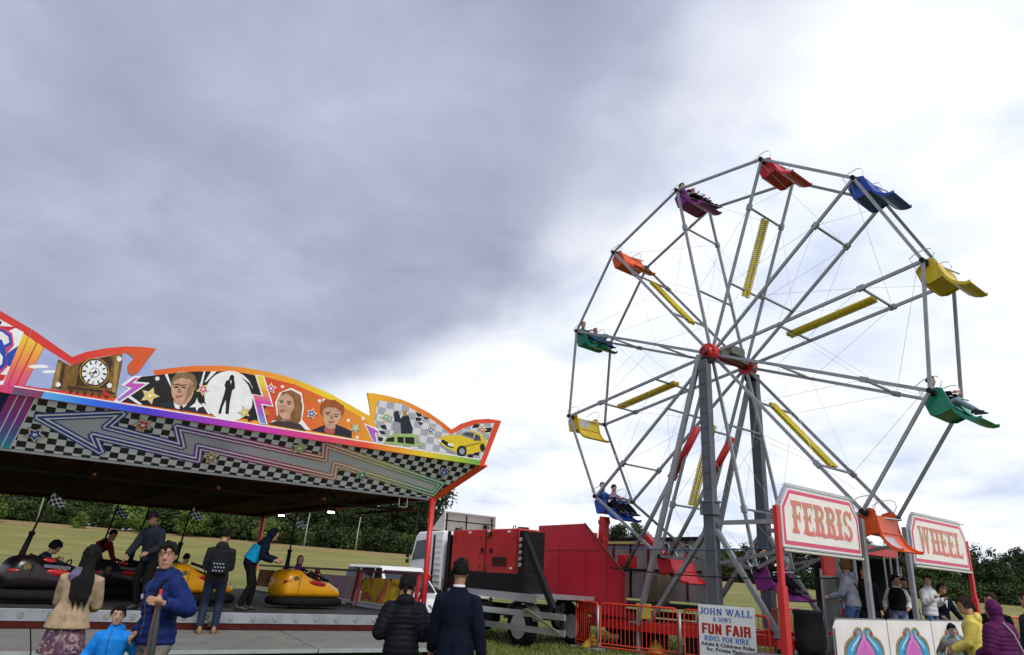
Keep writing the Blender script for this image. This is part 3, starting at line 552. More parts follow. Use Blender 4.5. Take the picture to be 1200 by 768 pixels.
('car_print',5,'near_black',[(8.08,0.28),(8.08,0.22),(8.05,0.17),(8.00,0.14),(7.94,0.13),(7.88,0.15),(7.84,0.18),(7.82,0.24),(7.82,0.29),(7.85,0.34),(7.90,0.38),(7.96,0.38),(8.02,0.37),(8.06,0.33)]),
('car_print',6,'grey',[(8.03,0.27),(8.02,0.22),(7.99,0.19),(7.94,0.19),(7.90,0.21),(7.88,0.25),(7.89,0.29),(7.92,0.32),(7.96,0.33),(8.01,0.30)]),
('car_print',5,'near_black',[(8.56,0.43),(8.56,0.39),(8.54,0.35),(8.51,0.33),(8.47,0.34),(8.44,0.37),(8.42,0.41),(8.42,0.46),(8.45,0.49),(8.48,0.51),(8.51,0.51),(8.54,0.47)]),
('car_print',4,'dark_yellow',[(7.86,0.34),(8.07,0.42),(8.46,0.54),(8.47,0.52),(8.10,0.39),(8.04,0.34)])]
# ------------------------------------------------------------------ dodgem ride
dod = thing('dodgem_ride', 'dodgem track with a printed rainbow fascia and dark canopy on the left', 'fairground ride', DO, DA)
PC = dict(white=(.82, .82, .84), red=(.55, .02, .03), navy=(.015, .02, .10), blue=(.02, .06, .42), pink=(.62, .05, .16), pale_sky=(.36, .42, .70), brown=(.19, .095, .02),
          dark_brown=(.05, .022, .006), tan=(.36, .22, .07), gold=(.36, .22, .04), near_black=(.008, .008, .010), black=(.012, .010, .012), grey=(.30, .30, .34),
          red_orange=(.66, .10, .025), suit=(.015, .018, .035), skin=(.55, .33, .22), skin_dark=(.34, .17, .10), fair_hair=(.22, .14, .07), brown_dark=(.07, .035, .015),
          lip=(.42, .10, .09), deep_orange=(.62, .17, .01), long_hair=(.25, .11, .035), black_lace=(.05, .035, .035), ginger=(.33, .095, .02), pale_green=(.33, .46, .16),
          yellow=(.70, .52, .02), dark_yellow=(.32, .22, .01), glass_print=(.06, .07, .10), pale=(.52, .52, .58), olive=(.42, .38, .08), green=(.06, .34, .14), magenta=(.55, .04, .35))
FADE = dict(sunset=(2, 4.1, 5.05, [(0, (.62, .05, .26)), (.35, (.72, .13, .13)), (.65, (.80, .33, .05)), (1, (.82, .60, .03))]),
            magenta_fade=(2, 4.1, 4.8, [(0, (.20, .28, .62)), (.4, (.42, .10, .52)), (1, (.68, .04, .36))]),
            bolt_fade=(2, 4.14, 5.0, [(0, (.05, .40, .72)), (.3, (.30, .12, .58)), (.55, (.66, .04, .38)), (.8, (.80, .30, .03)), (1, (.82, .60, .03))]),
            orange_fade=(0, 3.5, 5.9, [(0, (.62, .06, .02)), (.35, (.70, .13, .02)), (1, (.76, .33, .02))]))
def pmat(k):
    if k in FADE: a, lo, hi, st = FADE[k]; return ramp_mat('print_'+k, a, lo, hi, st)
    if k == 'checks_pale': return MATS.get('checks_pale') or checks_mat('checks_pale', (.62, .62, .66), (.36, .36, .40), (.18, .15), (0, 2))
    return mat('print_'+k, PC[k], .42, 0, .30 if k in ('skin', 'skin_dark', 'fair_hair', 'long_hair', 'ginger', 'suit', 'tan') else (.55 if k in ('brown', 'dark_brown') else .10), 18 if k in ('brown', 'dark_brown') else 7)
LN = Vector((0, -.7565, -.654)); UN = Vector((0, -.993, -.12))
def LP(x, s, off=0): return Vector((x, -.654*s, 3.25+.7565*s))+LN*off
def UP(x, s, off=0): return Vector((x, -.69-.12*s, 4.048+.993*s))+UN*off
def flat(plane, nrm, pts, lay, name, m_, parent, th=.0022):
    off = .0026*lay; mb = MB(); mb.prism([plane(x, s, off-th) for x, s in pts], nrm*th); return mb.build(name, m_, parent)
def clipx(pts, x0, x1):
    def half(P, xc, sgn):
        o_ = []
        for i in range(len(P)):
            a, b = P[i], P[(i+1) % len(P)]; ia, ib = sgn*(a[0]-xc) >= 0, sgn*(b[0]-xc) >= 0
            if ia: o_.append(a)
            if ia != ib: t = (xc-a[0])/(b[0]-a[0]); o_.append((xc, a[1]+t*(b[1]-a[1])))
        return o_
    return half(half(pts, x0, 1), x1, -1)
def star_pts(cx, cy, r, rot=0, k=.46, n=5, sx=1):
    return [(cx+sx*(r if i % 2 == 0 else r*k)*math.sin(rot+i*math.pi/n), cy+(r if i % 2 == 0 else r*k)*math.cos(rot+i*math.pi/n)) for i in range(2*n)]
LOW_LEN = 1.055
BX = [(x*1.115+.02, c) for x, c in [(-1.6, (.60, .03, .03)), (.1, (.66, .03, .025)), (1.0, (.72, .09, .02)), (2.1, (.78, .20, .02)), (3.4, (.82, .38, .02)), (4.1, (.84, .60, .02)), (4.95, (.82, .42, .02)), (6.1, (.78, .21, .02)), (7.0, (.70, .075, .02)), (7.8, (.66, .06, .02))]]
m_border = ramp_mat('fascia_border', 0, BX[0][0], BX[-1][0], [((x-BX[0][0])/(BX[-1][0]-BX[0][0]), c) for x, c in BX])
GX = [(x*1.115+.02, c) for x, c in [(-.32, (.10, .40, .75)), (.4, (.02, .14, .72)), (1.2, (.045, .03, .58)), (2.0, (.26, .03, .50)), (3.0, (.58, .03, .42)), (4.1, (.68, .04, .16)), (5.0, (.74, .075, .02)), (5.6, (.78, .28, .02)), (6.3, (.72, .56, .03)), (7.0, (.36, .50, .04)), (7.75, (.035, .33, .07))]]
m_band = ramp_mat('rainbow_band', 0, GX[0][0], GX[-1][0], [((x-GX[0][0])/(GX[-1][0]-GX[0][0]), c) for x, c in GX])
checks = checks_mat('checkerboard_print', (.66, .67, .71), (.012, .012, .013), (.142, .094), (0, 2))
full = UPPER_OUTLINE[1:-1]+[(8.60, -.004)]+[(-6.4, -.004), (-6.4, 1.2), (-4.5, 1.55), (-2.8, 1.58)]
for x0, x1 in ((-6.4, -.66), (-.655, 3.90), (3.905, 9.0)):
    mb = MB(); mb.prism([UP(x, s, 0) for x, s in clipx(full, x0, x1)], -UN*.05); pu = mb.build('fascia_crest', m_border, dod)
    mb = MB(); mb.prism([LP(x, s, 0) for x, s in ((x0, 0), (x0, LOW_LEN), (min(x1, 8.43), LOW_LEN), (min(x1, 7.61), 0))], -LN*.05); pl_ = mb.build('fascia_panel', checks, dod)
    mb = MB(); mb.prism([UP(x, s, .062) for x, s in ((max(x0, -.25), .002), (min(x1, 8.44), .002), (min(x1, 8.44), .115), (max(x0, -.22), .115))], UN*.004); b1 = mb.build('rainbow_band', m_band, dod)
    mb = MB(); mb.prism([UP(x, s, .060) for x, s in ((max(x0, -.62), .118), (min(x1, 8.44), .118), (min(x1, 8.44), .138), (max(x0, -.62), .138))], UN*.003); mb.build('white_line', pmat('white'), dod)
mb = MB(); mb.prism([UP(x, s, .062) for x, s in ((-6.3, .0), (-.255, .0), (-.225, .12), (-6.3, .12))], UN*.004); mb.build('rainbow_band', pmat('pink'), dod)
# orange end strip of the sloping panel and its thick end
mb = MB(); mb.prism([LP(x, s, .004) for x, s in ((7.61, -.02), (8.435, LOW_LEN), (8.70, LOW_LEN+.01), (7.80, -.05))], -LN*.07); mb.build('end_strip', mat('end_orange', (.68, .075, .02), .45, 0, .08, 2), dod)
mb = MB(); mb.bar((-6.4, .03, 3.225), (7.6, .03, 3.225), .04, .045); mb.build('lower_trim', M_steel_d, dod)
# printed art on the crest
for i, (nm, lay, c, pts) in enumerate(UPPER_ART): flat(UP, UN, pts, lay+i*.0035, nm, pmat(c), dod)
def star(plane, nrm, cx, cy, r, c, lay, ring=('yellow', 'white'), rot=.2):
    for i, (k, cc) in enumerate(((1.0, ring[0]), (.82, ring[1]), (.66, c))):
        flat(plane, nrm, star_pts(cx, cy, r*k, rot, .5), lay+i, 'star_print', pmat(cc), dod)
    flat(plane, nrm, star_pts(cx, cy, r*.26, rot, .5), lay+3, 'star_print', pmat('white' if c != 'white' else 'grey'), dod)
for i, (c, x, s) in enumerate(STARS_UP): star(UP, UN, x, s, .175 if i == 0 else .13, c, 5, ('tan', 'white') if c in ('yellow', 'pale_green') else ('yellow', 'white'), .2+.3*i)
for i, (c, x, s) in enumerate(STARS_LOW): star(LP, LN, x, s, .185, c, 8, ('tan', 'white'), 3.0+.25*i)
# the long zig-zag arrow
def inset(pts, d):
    n = len(pts); ar_ = sum(pts[i][0]*pts[(i+1) % n][1]-pts[(i+1) % n][0]*pts[i][1] for i in range(n)); sg = 1 if ar_ > 0 else -1; o_ = []
    for i in range(n):
        p0, p1, p2 = (Vector(pts[(i+k) % n]) for k in (-1, 0, 1)); e1 = (p1-p0).normalized(); e2 = (p2-p1).normalized()
        n1_ = Vector((-e1.y, e1.x))*sg; n2_ = Vector((-e2.y, e2.x))*sg; b_ = (n1_+n2_); k = max(.28, b_.length_squared/2)
        o_.append(tuple(p1+b_*(d/k)))
    return o_
AX = [(-.3, (.03, .07, .36)), (1.2, (.04, .05, .34)), (2.3, (.16, .04, .33)), (3.2, (.42, .03, .26)), (4.2, (.52, .06, .06)), (5.0, (.58, .26, .10)), (5.8, (.44, .40, .08)), (7.0, (.06, .30, .14))]
AX = [(x*1.06, c) for x, c in AX]
m_arrow = ramp_mat('arrow_edge', 0, -.3, 7.5, [((x+.3)/7.8, c) for x, c in AX])
m_arrowf = ramp_mat('arrow_fill', 0, -.3, 7.5, [(0, (.42, .42, .50)), (.22, (.52, .52, .60)), (.4, (.36, .36, .42)), (.46, (.54, .53, .60)), (.7, (.50, .50, .55)), (1, (.58, .60, .62))])
flat(LP, LN, ARROW, 1, 'arrow_print', m_arrowf, dod)
for i, (wd, m_) in enumerate(((.16, m_arrow), (.10, pmat('white')), (.042, m_arrow))):
    mb = MB()
    for j in range(len(ARROW)):
        a, b = Vector(ARROW[j]), Vector(ARROW[(j+1) % len(ARROW)]); d = (b-a).normalized()*wd/2; n_ = Vector((-d.y, d.x)); off = .0026*(2+i)+.00012*j
        mb.prism([LP(q.x, q.y, off-.002) for q in (a-d*.8+n_, b+d*.8+n_, b+d*.8-n_, a-d*.8-n_)], LN*.002)
    mb.build('arrow_outline', m_, dod)['kind'] = 'stuff'
# diagonal stripes at the left of the sloping panel
flat(LP, LN, [(-6.3, 0), (-.60, 0), (-.43, LOW_LEN), (-6.3, LOW_LEN)], 1, 'print_field', pmat('navy'), dod)
m_dst = ramp_mat('print_dusk', 2, 4.05, 3.25, [(0, (.48, .04, .22)), (.45, (.30, .05, .40)), (.75, (.10, .16, .50)), (1, (.04, .36, .52))])
for k in range(3):
    x = -.86+.125*k; flat(LP, LN, [(x, 0), (x+.105, 0), (x+.105+.17, LOW_LEN), (x+.17, LOW_LEN)], 3, 'print_stripe', m_dst, dod)
    if k < 3: flat(LP, LN, [(x+.105, 0), (x+.125, 0), (x+.125+.17, LOW_LEN), (x+.105+.17, LOW_LEN)], 2, 'print_stripe', pmat('white'), dod)
# lamp clips where the two panels meet
for k in range(9):
    mb = MB(); mb.box((.8+.8*k, -.705, 4.040), (.12, .04, .03)); mb.build('hinge_clip', M_red, dod)
# canopy: boarded ceiling, beams, trusses, roof sheet
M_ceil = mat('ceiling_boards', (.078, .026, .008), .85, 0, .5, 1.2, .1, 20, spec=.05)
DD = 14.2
board = None; nb = 30
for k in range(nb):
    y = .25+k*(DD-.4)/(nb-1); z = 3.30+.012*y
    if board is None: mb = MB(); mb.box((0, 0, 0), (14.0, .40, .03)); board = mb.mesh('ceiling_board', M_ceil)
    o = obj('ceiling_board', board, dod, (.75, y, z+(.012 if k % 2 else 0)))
beam = None
for k in range(7):
    x = -5.6+k*2.15
    if beam is None:
        mb = MB(); mb.bar((0, 0, 3.24), (0, DD, 3.40), .07, .09); mb.bar((0, 0, 2.98), (0, 3.4, 3.02), .05); beam = mb.mesh('roof_beam', M_ceil)
    obj('roof_beam', beam, dod, (x, 0.06, 0))
truss = None
for y in (1.1, 5.0, 9.0, 13.2):
    if truss is None:
        mb = MB(); mb.bar((-6.2, 0, 3.20), (7.6, 0, 3.20), .05); mb.bar((-6.2, 0, 2.90), (7.6, 0, 2.90), .05)
        for i in range(40): mb.bar((-6.2+.345*i, 0, 2.90 if i % 2 else 3.20), (-6.2+.345*(i+1), 0, 3.20 if i % 2 else 2.90), .028)
        truss = mb.mesh('roof_truss', M_black)
    if y < 3: obj('roof_truss', truss, dod, (0, y, .12))
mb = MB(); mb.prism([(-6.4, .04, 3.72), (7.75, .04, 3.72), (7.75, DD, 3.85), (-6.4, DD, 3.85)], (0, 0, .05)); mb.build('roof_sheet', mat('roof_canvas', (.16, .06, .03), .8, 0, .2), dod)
mb = MB(); mb.box((7.80, DD/2, 3.62), (.05, DD, .42)); mb.build('side_board', M_black, dod)
mb = MB(); mb.box((.7, DD+.02, 3.66), (14.2, .05, .42)); mb.build('back_board', M_black, dod)
mb = MB(); mb.bar((-6.4, DD-.05, 3.40), (7.7, DD-.05, 3.40), .09); mb.bar((7.7, .1, 3.26), (7.7, DD, 3.40), .09); mb.build('edge_bar', M_redd, dod)
# posts
for x, y, z0, z1 in ((7.68, -.02, .25, 3.24), (7.72, DD-.1, .7, 3.5), (-6.2, -.02, .25, 3.24), (-6.2, DD-.1, .7, 3.5)):
    mb = MB(); mb.tube((x, y, z0), (x, y, z1), .062 if y < 1 else .075, 12); mb.box((x, y, z0+.02), (.2, .2, .04)); mb.build('canopy_post', M_red, dod, True)
mb = MB(); mb.path([(6.9, .1, 3.2), (6.9, .1, 3.0), (7.1, .1, 3.0), (7.1, .1, 3.2)], .012); mb.build('hanging_hook', M_alu, dod)
M_lamp = mat('lamp_glow', (.9, .9, .9), .4, 0, 0, emit=((1, .97, .9), 14))
for x, y, z in ((7.55, 11.2, 3.26), (7.55, 6.2, 3.16)):
    mb = MB(); mb.box((x, y, z+.09), (.22, .16, .07)); f = mb.build('floodlight', M_black, dod); mb = MB(); mb.box((x, y-.02, z+.035), (.17, .13, .04)); mb.build('lamp_lens', M_lamp, f)
# deck
mb = MB(); mb.box((-.2, DD/2, .67), (15.9, DD, .10)); mb.build('track_floor', mat('track_steel', (.030, .030, .032), .7, .05, .35, 1.5, .05, 12), dod)
mb = MB(); mb.box((-.2, -.03, .63), (15.7, .05, .19)); eb = mb.build('edge_beam', mat('edge_beam_metal', (.27, .282, .31), .5, .4, .30, 2.2, .08, 30), dod, bevel=.006)
bolt = None
for k in range(37):
    x = -7.6+.416*k
    if bolt is None: mb = MB(); mb.tube((0, 0, 0), (0, -.012, 0), .048, 12); mb.tube((0, -.012, 0), (0, -.035, 0), .03, 8); bolt = mb.mesh('bolt', M_chrome)
    obj('bolt', bolt, eb, (x, -.056, .632))
mb = MB(); mb.box((-.2, -.01, .48), (15.7, .06, .11)); mb.build('red_skirt', mat('skirt_oxide', (.060, .010, .008), .7, 0, .4, 4, .05, 20, spec=.1), dod)
mb = MB(); mb.box((3.3, -.075, .525), (.13, .04, .09)); mb.build('junction_box', mat('rusty_steel', (.12, .06, .035), .8), dod)
M_step = mat('step_plate', (.20, .195, .18), .62, .25, .22, 2.2, .25, 55)
mb = MB()
for x0, x1 in ((-6.3, 8.3),):
    for y, z in ((-.62, 4.06), (-.72, 4.5)): mb.bar((x0, y+.09, z), (x1, y+.09, z), .04)
mb.build('fascia_batten', M_black, dod)
for x0, x1 in ((-7.7, -3.62), (-3.6, .48), (.50, 4.58), (4.60, 7.72)):
    mb = MB(); mb.prism([(x0, -.06, .42), (x1, -.06, .42), (x1, -2.22, .305), (x0, -2.22, .305)], (0, 0, -.04)); sp_ = mb.build('step_plate', M_step, dod)
    mb = MB(); mb.box(((x0+x1)/2, -2.25, .285), (x1-x0, .05, .06)); mb.build('nosing', M_alu, sp_)
    for i in range(2):
        mb = MB(); mb.box((x0+.5+(x1-x0-1)*i, -1.6, .13), (.08, .9, .27)); mb.build('step_leg', M_black, sp_)
mb = MB(); mb.box((-.2, .35, .31), (15.5, .6, .62)); mb.build('under_skirt', M_black, dod)
mb = MB(); mb.box((7.7, DD/2, .58), (.06, DD, .22)); mb.build('side_skirt', M_redd, dod)
# side rail of painted boards
def board_mat(i):
    k = 'rail_art_%d' % i
    mt = bpy.data.materials.new(k); mt.use_nodes = True; t = mt.node_tree; b = t.nodes['Principled BSDF']; b.inputs['Roughness'].default_value = .8; b.inputs['Specular IOR Level'].default_value = .08
    g = t.nodes.new('ShaderNodeTexCoord'); mp = t.nodes.new('ShaderNodeMapping'); mp.inputs['Location'].default_value = (3.1*i, 1.7*i, 0); nz = t.nodes.new('ShaderNodeTexNoise')
    nz.inputs['Scale'].default_value = 1.9; nz.inputs['Detail'].default_value = 3; nz.inputs['Distortion'].default_value = .8
    t.links.new(g.outputs['Object'], mp.inputs[0]); t.links.new(mp.outputs[0], nz.inputs['Vector'])
    rp = t.nodes.new('ShaderNodeValToRGB'); e = rp.color_ramp.elements
    pals = [[(.02, .02, .02), (.70, .42, .03), (.78, .55, .06), (.60, .10, .06), (.62, .40, .50)], [(.14, .25, .60), (.60, .50, .66), (.72, .40, .48), (.75, .52, .40), (.60, .50, .62)],
            [(.20, .10, .03), (.40, .25, .04), (.10, .03, .02), (.30, .14, .03), (.02, .02, .02)], [(.02, .015, .01), (.30, .12, .02), (.04, .03, .02), (.34, .16, .04), (.1, .05, .02)]]
    c = pals[i % 4]
    while len(e) < 5: e.new(.5)
    for el, p, cc in zip(e, (.3, .42, .52, .62, .74), c): el.position = p; el.color = (*cc, 1)
    t.links.new(nz.outputs[0], rp.inputs[0]); t.links.new(rp.outputs[0], b.inputs['Base Color']); return mt
ys = [.35, 3.7, 7.0, 10.3, 13.6]
for i in range(4):
    y0, y1 = ys[i], ys[i+1]
    mb = MB(); mb.bar((7.72, y0, 1.585), (7.72, y1-.03, 1.585), .06); tr = mb.build('top_rail', M_redd, dod)
    mb = MB(); mb.bar((7.62, y0, .80), (7.62, y1-.03, .80), .045); mb.build('bottom_rail', M_alu, dod)
    mb = MB(); mb.prism([(7.655, y0+.32, .86), (7.655, y1-.25, .86), (7.70, y1-.25, 1.44), (7.70, y0+.32, 1.44)], (.03, 0, 0)); mb.build('painted_board', board_mat(i), dod)
    for dy in (.02, .22):
        mb = MB(); mb.bar((7.66, y0+dy+.12*(dy > .1), .73), (7.72, y0+dy, 1.56), .06, .07); mb.build('rail_post', M_red if dy < .1 else M_redd, dod)
mb = MB(); mb.bar((7.60, .3, .75), (7.74, -.1, 1.58), .05); mb.bar((7.55, .05, .75), (7.55, .05, 1.5), .03); mb.build('rail_brace', M_red, dod)
mb = MB(); mb.tube((7.78, -.1, .95), (8.0, -1.5, .35), .025); mb.build('prop_pole', M_alu, dod)
# warning strip behind the cars
for k in range(10):
    mb = MB(); mb.box((4.0+.34*k, 9.6, .723), (.17, .10, .006)); mb.build('floor_mark', mat('yellow_mark', (.42, .36, .05), .6), dod)
# ------------------------------------------------------------------ big wheel
HZ, RR, WW, PH = 7.524, 5.5, 1.60, 20.175
fw_ = thing('ferris_wheel', 'tall silver big wheel on two grey towers at the right', 'big wheel', FO, FA)
def node(k, x, r=RR): a = R(PH+30*k); return Vector((x, -r*math.sin(a), HZ+r*math.cos(a)))
for x in (0, WW):
    for k in range(12):
        mb = MB(); mb.bar(node(k, x, .22), node(k, x, RR), .074, .055, hint=(1, 0, 0)); mb.bar(node(k, x, RR*.735)+Vector((0, 0, 0)), node(k, x, RR*.765), .12, .10, hint=(1, 0, 0)); mb.build('spoke', M_steel, fw_)
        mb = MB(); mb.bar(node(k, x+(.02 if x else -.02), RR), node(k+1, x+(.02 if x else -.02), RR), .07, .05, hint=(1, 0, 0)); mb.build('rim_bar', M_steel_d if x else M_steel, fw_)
        mb = MB(); mb.tube(node(k, x-.09, RR), node(k, x+.09, RR), .055, 10); mb.build('pivot_pin', M_black, fw_)
for k in range(12):
    for r in (.36, .75):
        mb = MB(); mb.bar(node(k, .04, RR*r), node(k, WW-.04, RR*r), .045); mb.build('cross_bar', M_steel_d, fw_)
# bracing wires
for x in (0, WW):
    for k in range(12):
        mb = MB(); mb.tube(node(k, x, RR*.36), node(k+1, x, RR*.75), .004, 5); mb.tube(node(k+1, x, RR*.36), node(k, x, RR*.75), .004, 5); mb.build('bracing_wire', M_wire, fw_)
for k in range(12):
    mb = MB(); mb.tube(node(k, 0, RR*.75), node(k, WW, RR*.97), .004, 5); mb.tube(node(k, 0, RR*.98), node(k+1, WW, RR*.75), .004, 5); mb.build('bracing_wire', M_wire, fw_)
# double strips of yellow lamp cups
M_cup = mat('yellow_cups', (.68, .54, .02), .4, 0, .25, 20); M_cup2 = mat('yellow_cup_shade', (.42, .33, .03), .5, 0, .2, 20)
def strip():
    mb = MB(); r0, r1 = RR*.33, RR*.74; n = 40
    for sx in (-.085, .085):
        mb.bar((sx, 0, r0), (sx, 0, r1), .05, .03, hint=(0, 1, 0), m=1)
        for i in range(n):
            z = r0+(r1-r0)*(i+.5)/n
            for a in range(4):
                t = a*math.pi/2+math.pi/4; mb.tube((sx+.02*math.cos(t), .02*math.sin(t), z), (sx+.062*math.cos(t), .062*math.sin(t), z), .012, 5, .030)
    return mb.mesh('lamp_strip', [M_cup, M_cup2])
sm = strip()
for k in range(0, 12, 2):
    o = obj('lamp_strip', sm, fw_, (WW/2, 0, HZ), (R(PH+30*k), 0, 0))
# hub
for x, nm in ((-.10, 0), (WW+.10, 1)):
    mb = MB(); sg = -1 if x < 0 else 1
    mb.tube((x-.11*sg, 0, HZ), (x+.10*sg, 0, HZ), .25, 24); mb.tube((x+.10*sg, 0, HZ), (x+.16*sg, 0, HZ), .19, 20, .14)
    for k in range(12): a = R(PH+30*k); mb.tube((x, -.20*math.sin(a), HZ+.20*math.cos(a)), (x+.13*sg, -.20*math.sin(a), HZ+.20*math.cos(a)), .03, 6)
    mb.build('hub', M_red, fw_)
mb = MB(); mb.tube((-.4, 0, HZ), (WW+.4, 0, HZ), .10, 14); mb.build('axle', M_redd, fw_)
mb = MB(); mb.box((WW/2+.1, -.05, HZ+.24), (.62, .40, .26)); mb.box((WW/2+.1, -.05, HZ+.08), (1.3, .2, .16)); mb.build('drive_box', mat('drive_box_grey', (.11, .105, .095), .6), fw_, bevel=.02)
# towers
for x, sg in ((-.34, -1), (WW+.34, 1)):
    mb = MB()
    mb.box((x, .0, 5.42), (.18, .23, 3.7)); mb.box((x, -.12, 5.42), (.21, .03, 3.66)); mb.box((x, .12, 5.42), (.21, .03, 3.66))
    tw = mb.build('tower', M_tower, fw_, bevel=.012)
    mb = MB(); mb.box((x, 0, 2.12), (.20, .26, 2.75)); mb.box((x, -.135, 2.12), (.23, .035, 2.73)); mb.box((x, .135, 2.12), (.23, .035, 2.73)); mb.build('tower_base', M_tower, fw_, bevel=.012)
    mb = MB(); mb.box((x, 0, 3.47), (.27, .35, .28)); mb.box((x, 0, 3.33), (.31, .41, .05)); mb.box((x, 0, 3.62), (.31, .41, .05))
    for yy in (-.17, .17): mb.tube((x+.15*sg, yy, 3.3), (x+.15*sg, yy, 3.7), .035, 8)
    mb.build('tower_collar', M_tower, tw, bevel=.01)
    mb = MB(); mb.box((x+.06*-sg, 0, HZ-.26), (.22, .34, .16)); mb.build('bearing_block', M_black, tw)
    for i in range(9):
        mb = MB(); mb.box((x+sg*.094, .0, 3.95+.38*i), (.02, .20, .02)); mb.build('rung', M_tower, tw)
    mb = MB(); mb.bar((x+.05*sg, .10, HZ-.1), (x+.12*sg, 2.25, .66), .13, .10); mb.build('tower_leg', M_steel, fw_)
    mb = MB(); mb.bar((x, -.15, 2.95), (x, -1.62, .72), .115, .10); mb.build('tower_brace', M_steel, fw_)
    mb = MB(); mb.bar((x, .15, 2.95), (x, 2.0, .72), .115, .10); mb.build('tower_brace', M_steel, fw_)
    mb = MB(); mb.bar((x-.0, -.2, 3.12), (x, -3.36, 3.12), .09, .10); mb.build('portal_beam', M_steel, fw_)
    mb = MB(); mb.bar((x, -.2, 2.2), (x, -3.3, 2.75), .07); mb.build('portal_stay', M_steel_d, fw_)
    # lifting ram
    a, b = Vector((x+.36*-sg, .26, 6.0)), Vector((x+.36*-sg, 3.2, 1.9)); d = (b-a).normalized()
    mb = MB(); mb.tube(a+d*.5, a+d*2.0, .10, 12); mb.tube(a+d*1.9, a+d*2.05, .125, 12); rm = mb.build('lifting_ram', M_red, fw_, True)
    mb = MB(); mb.tube(a+d*2.0, b+d*.3, .06, 10); mb.build('ram_rod', M_steel_d, rm, True)
# trailer bed the wheel stands on
mb = MB()
for x in (-.34, WW+.34): mb.bar((x, -2.0, .62), (x, 6.2, .62), .16, .22)
for y in (-1.9, 0, 2.2, 4): mb.bar((-.34, y, .62), (WW+.34, y, .62), .14, .2)
mb.build('base_frame', M_red, fw_)
for x, y in ((-.34, -1.7), (WW+.34, -1.7), (-.34, 2.35), (WW+.34, 2.35)):
    mb = MB(); mb.box((x, y, .72), (.34, .30, .05)); mb.tube((x, y, .05), (x, y, .6), .06, 10); mb.box((x, y, .03), (.4, .4, .06)); mb.build('jack_foot', M_steel, fw_)
# loading platform and the red pay booth at the front
mb = MB(); mb.box((1.75, -2.55, .40), (7.4, 2.0, .05)); mb.bar((-2, -1.58, .34), (5.5, -1.58, .34), .1); mb.bar((-2, -3.5, .34), (5.5, -3.5, .34), .1); mb.build('platform', M_steel_d, fw_)
for i in range(4):
    mb = MB(); mb.box((-1.8+2.35*i, -2.5, .18), (.1, 1.7, .36)); mb.build('platform_leg', M_black, fw_)

# cables slung across
for z0, z1, m_ in ((2.55, 2.62, mat('blue_cable', (.03, .08, .16), .6)), (2.02, 1.95, M_black)):
    mb = MB(); mb.path([(-.5, 3.2-.35*i, z0+(z1-z0)*i/18-.10*math.sin(math.pi*i/18)) for i in range(19)], .014, 5); mb.build('slung_cable', m_, fw_)

# ---------------- gondolas
GC = [('red', (.52, .02, .035)), ('blue', (.015, .065, .40)), ('yellow', (.60, .42, .012)), ('green', (.0, .19, .115)), ('orange', (.70, .085, .012)), ('purple', (.20, .022, .21))]
GL = {0: 'red gondola at the very top of the wheel', 1: 'blue gondola next right of the topmost red one', 2: 'yellow gondola high on the right side, empty', 3: 'green gondola at the far right of the wheel',
      4: 'orange gondola hanging low between the two name signs', 5: 'purple gondola with a rider at the bottom of the wheel', 6: 'red gondola low behind the near tower by the trailer',
      7: 'blue gondola with two riders above the red trailer', 8: 'yellow gondola low on the left side with a grey pad', 9: 'green gondola at the left edge of the wheel with riders', 10: 'orange gondola high on the left side, empty', 11: 'purple gondola with two riders next left of the topmost one'}
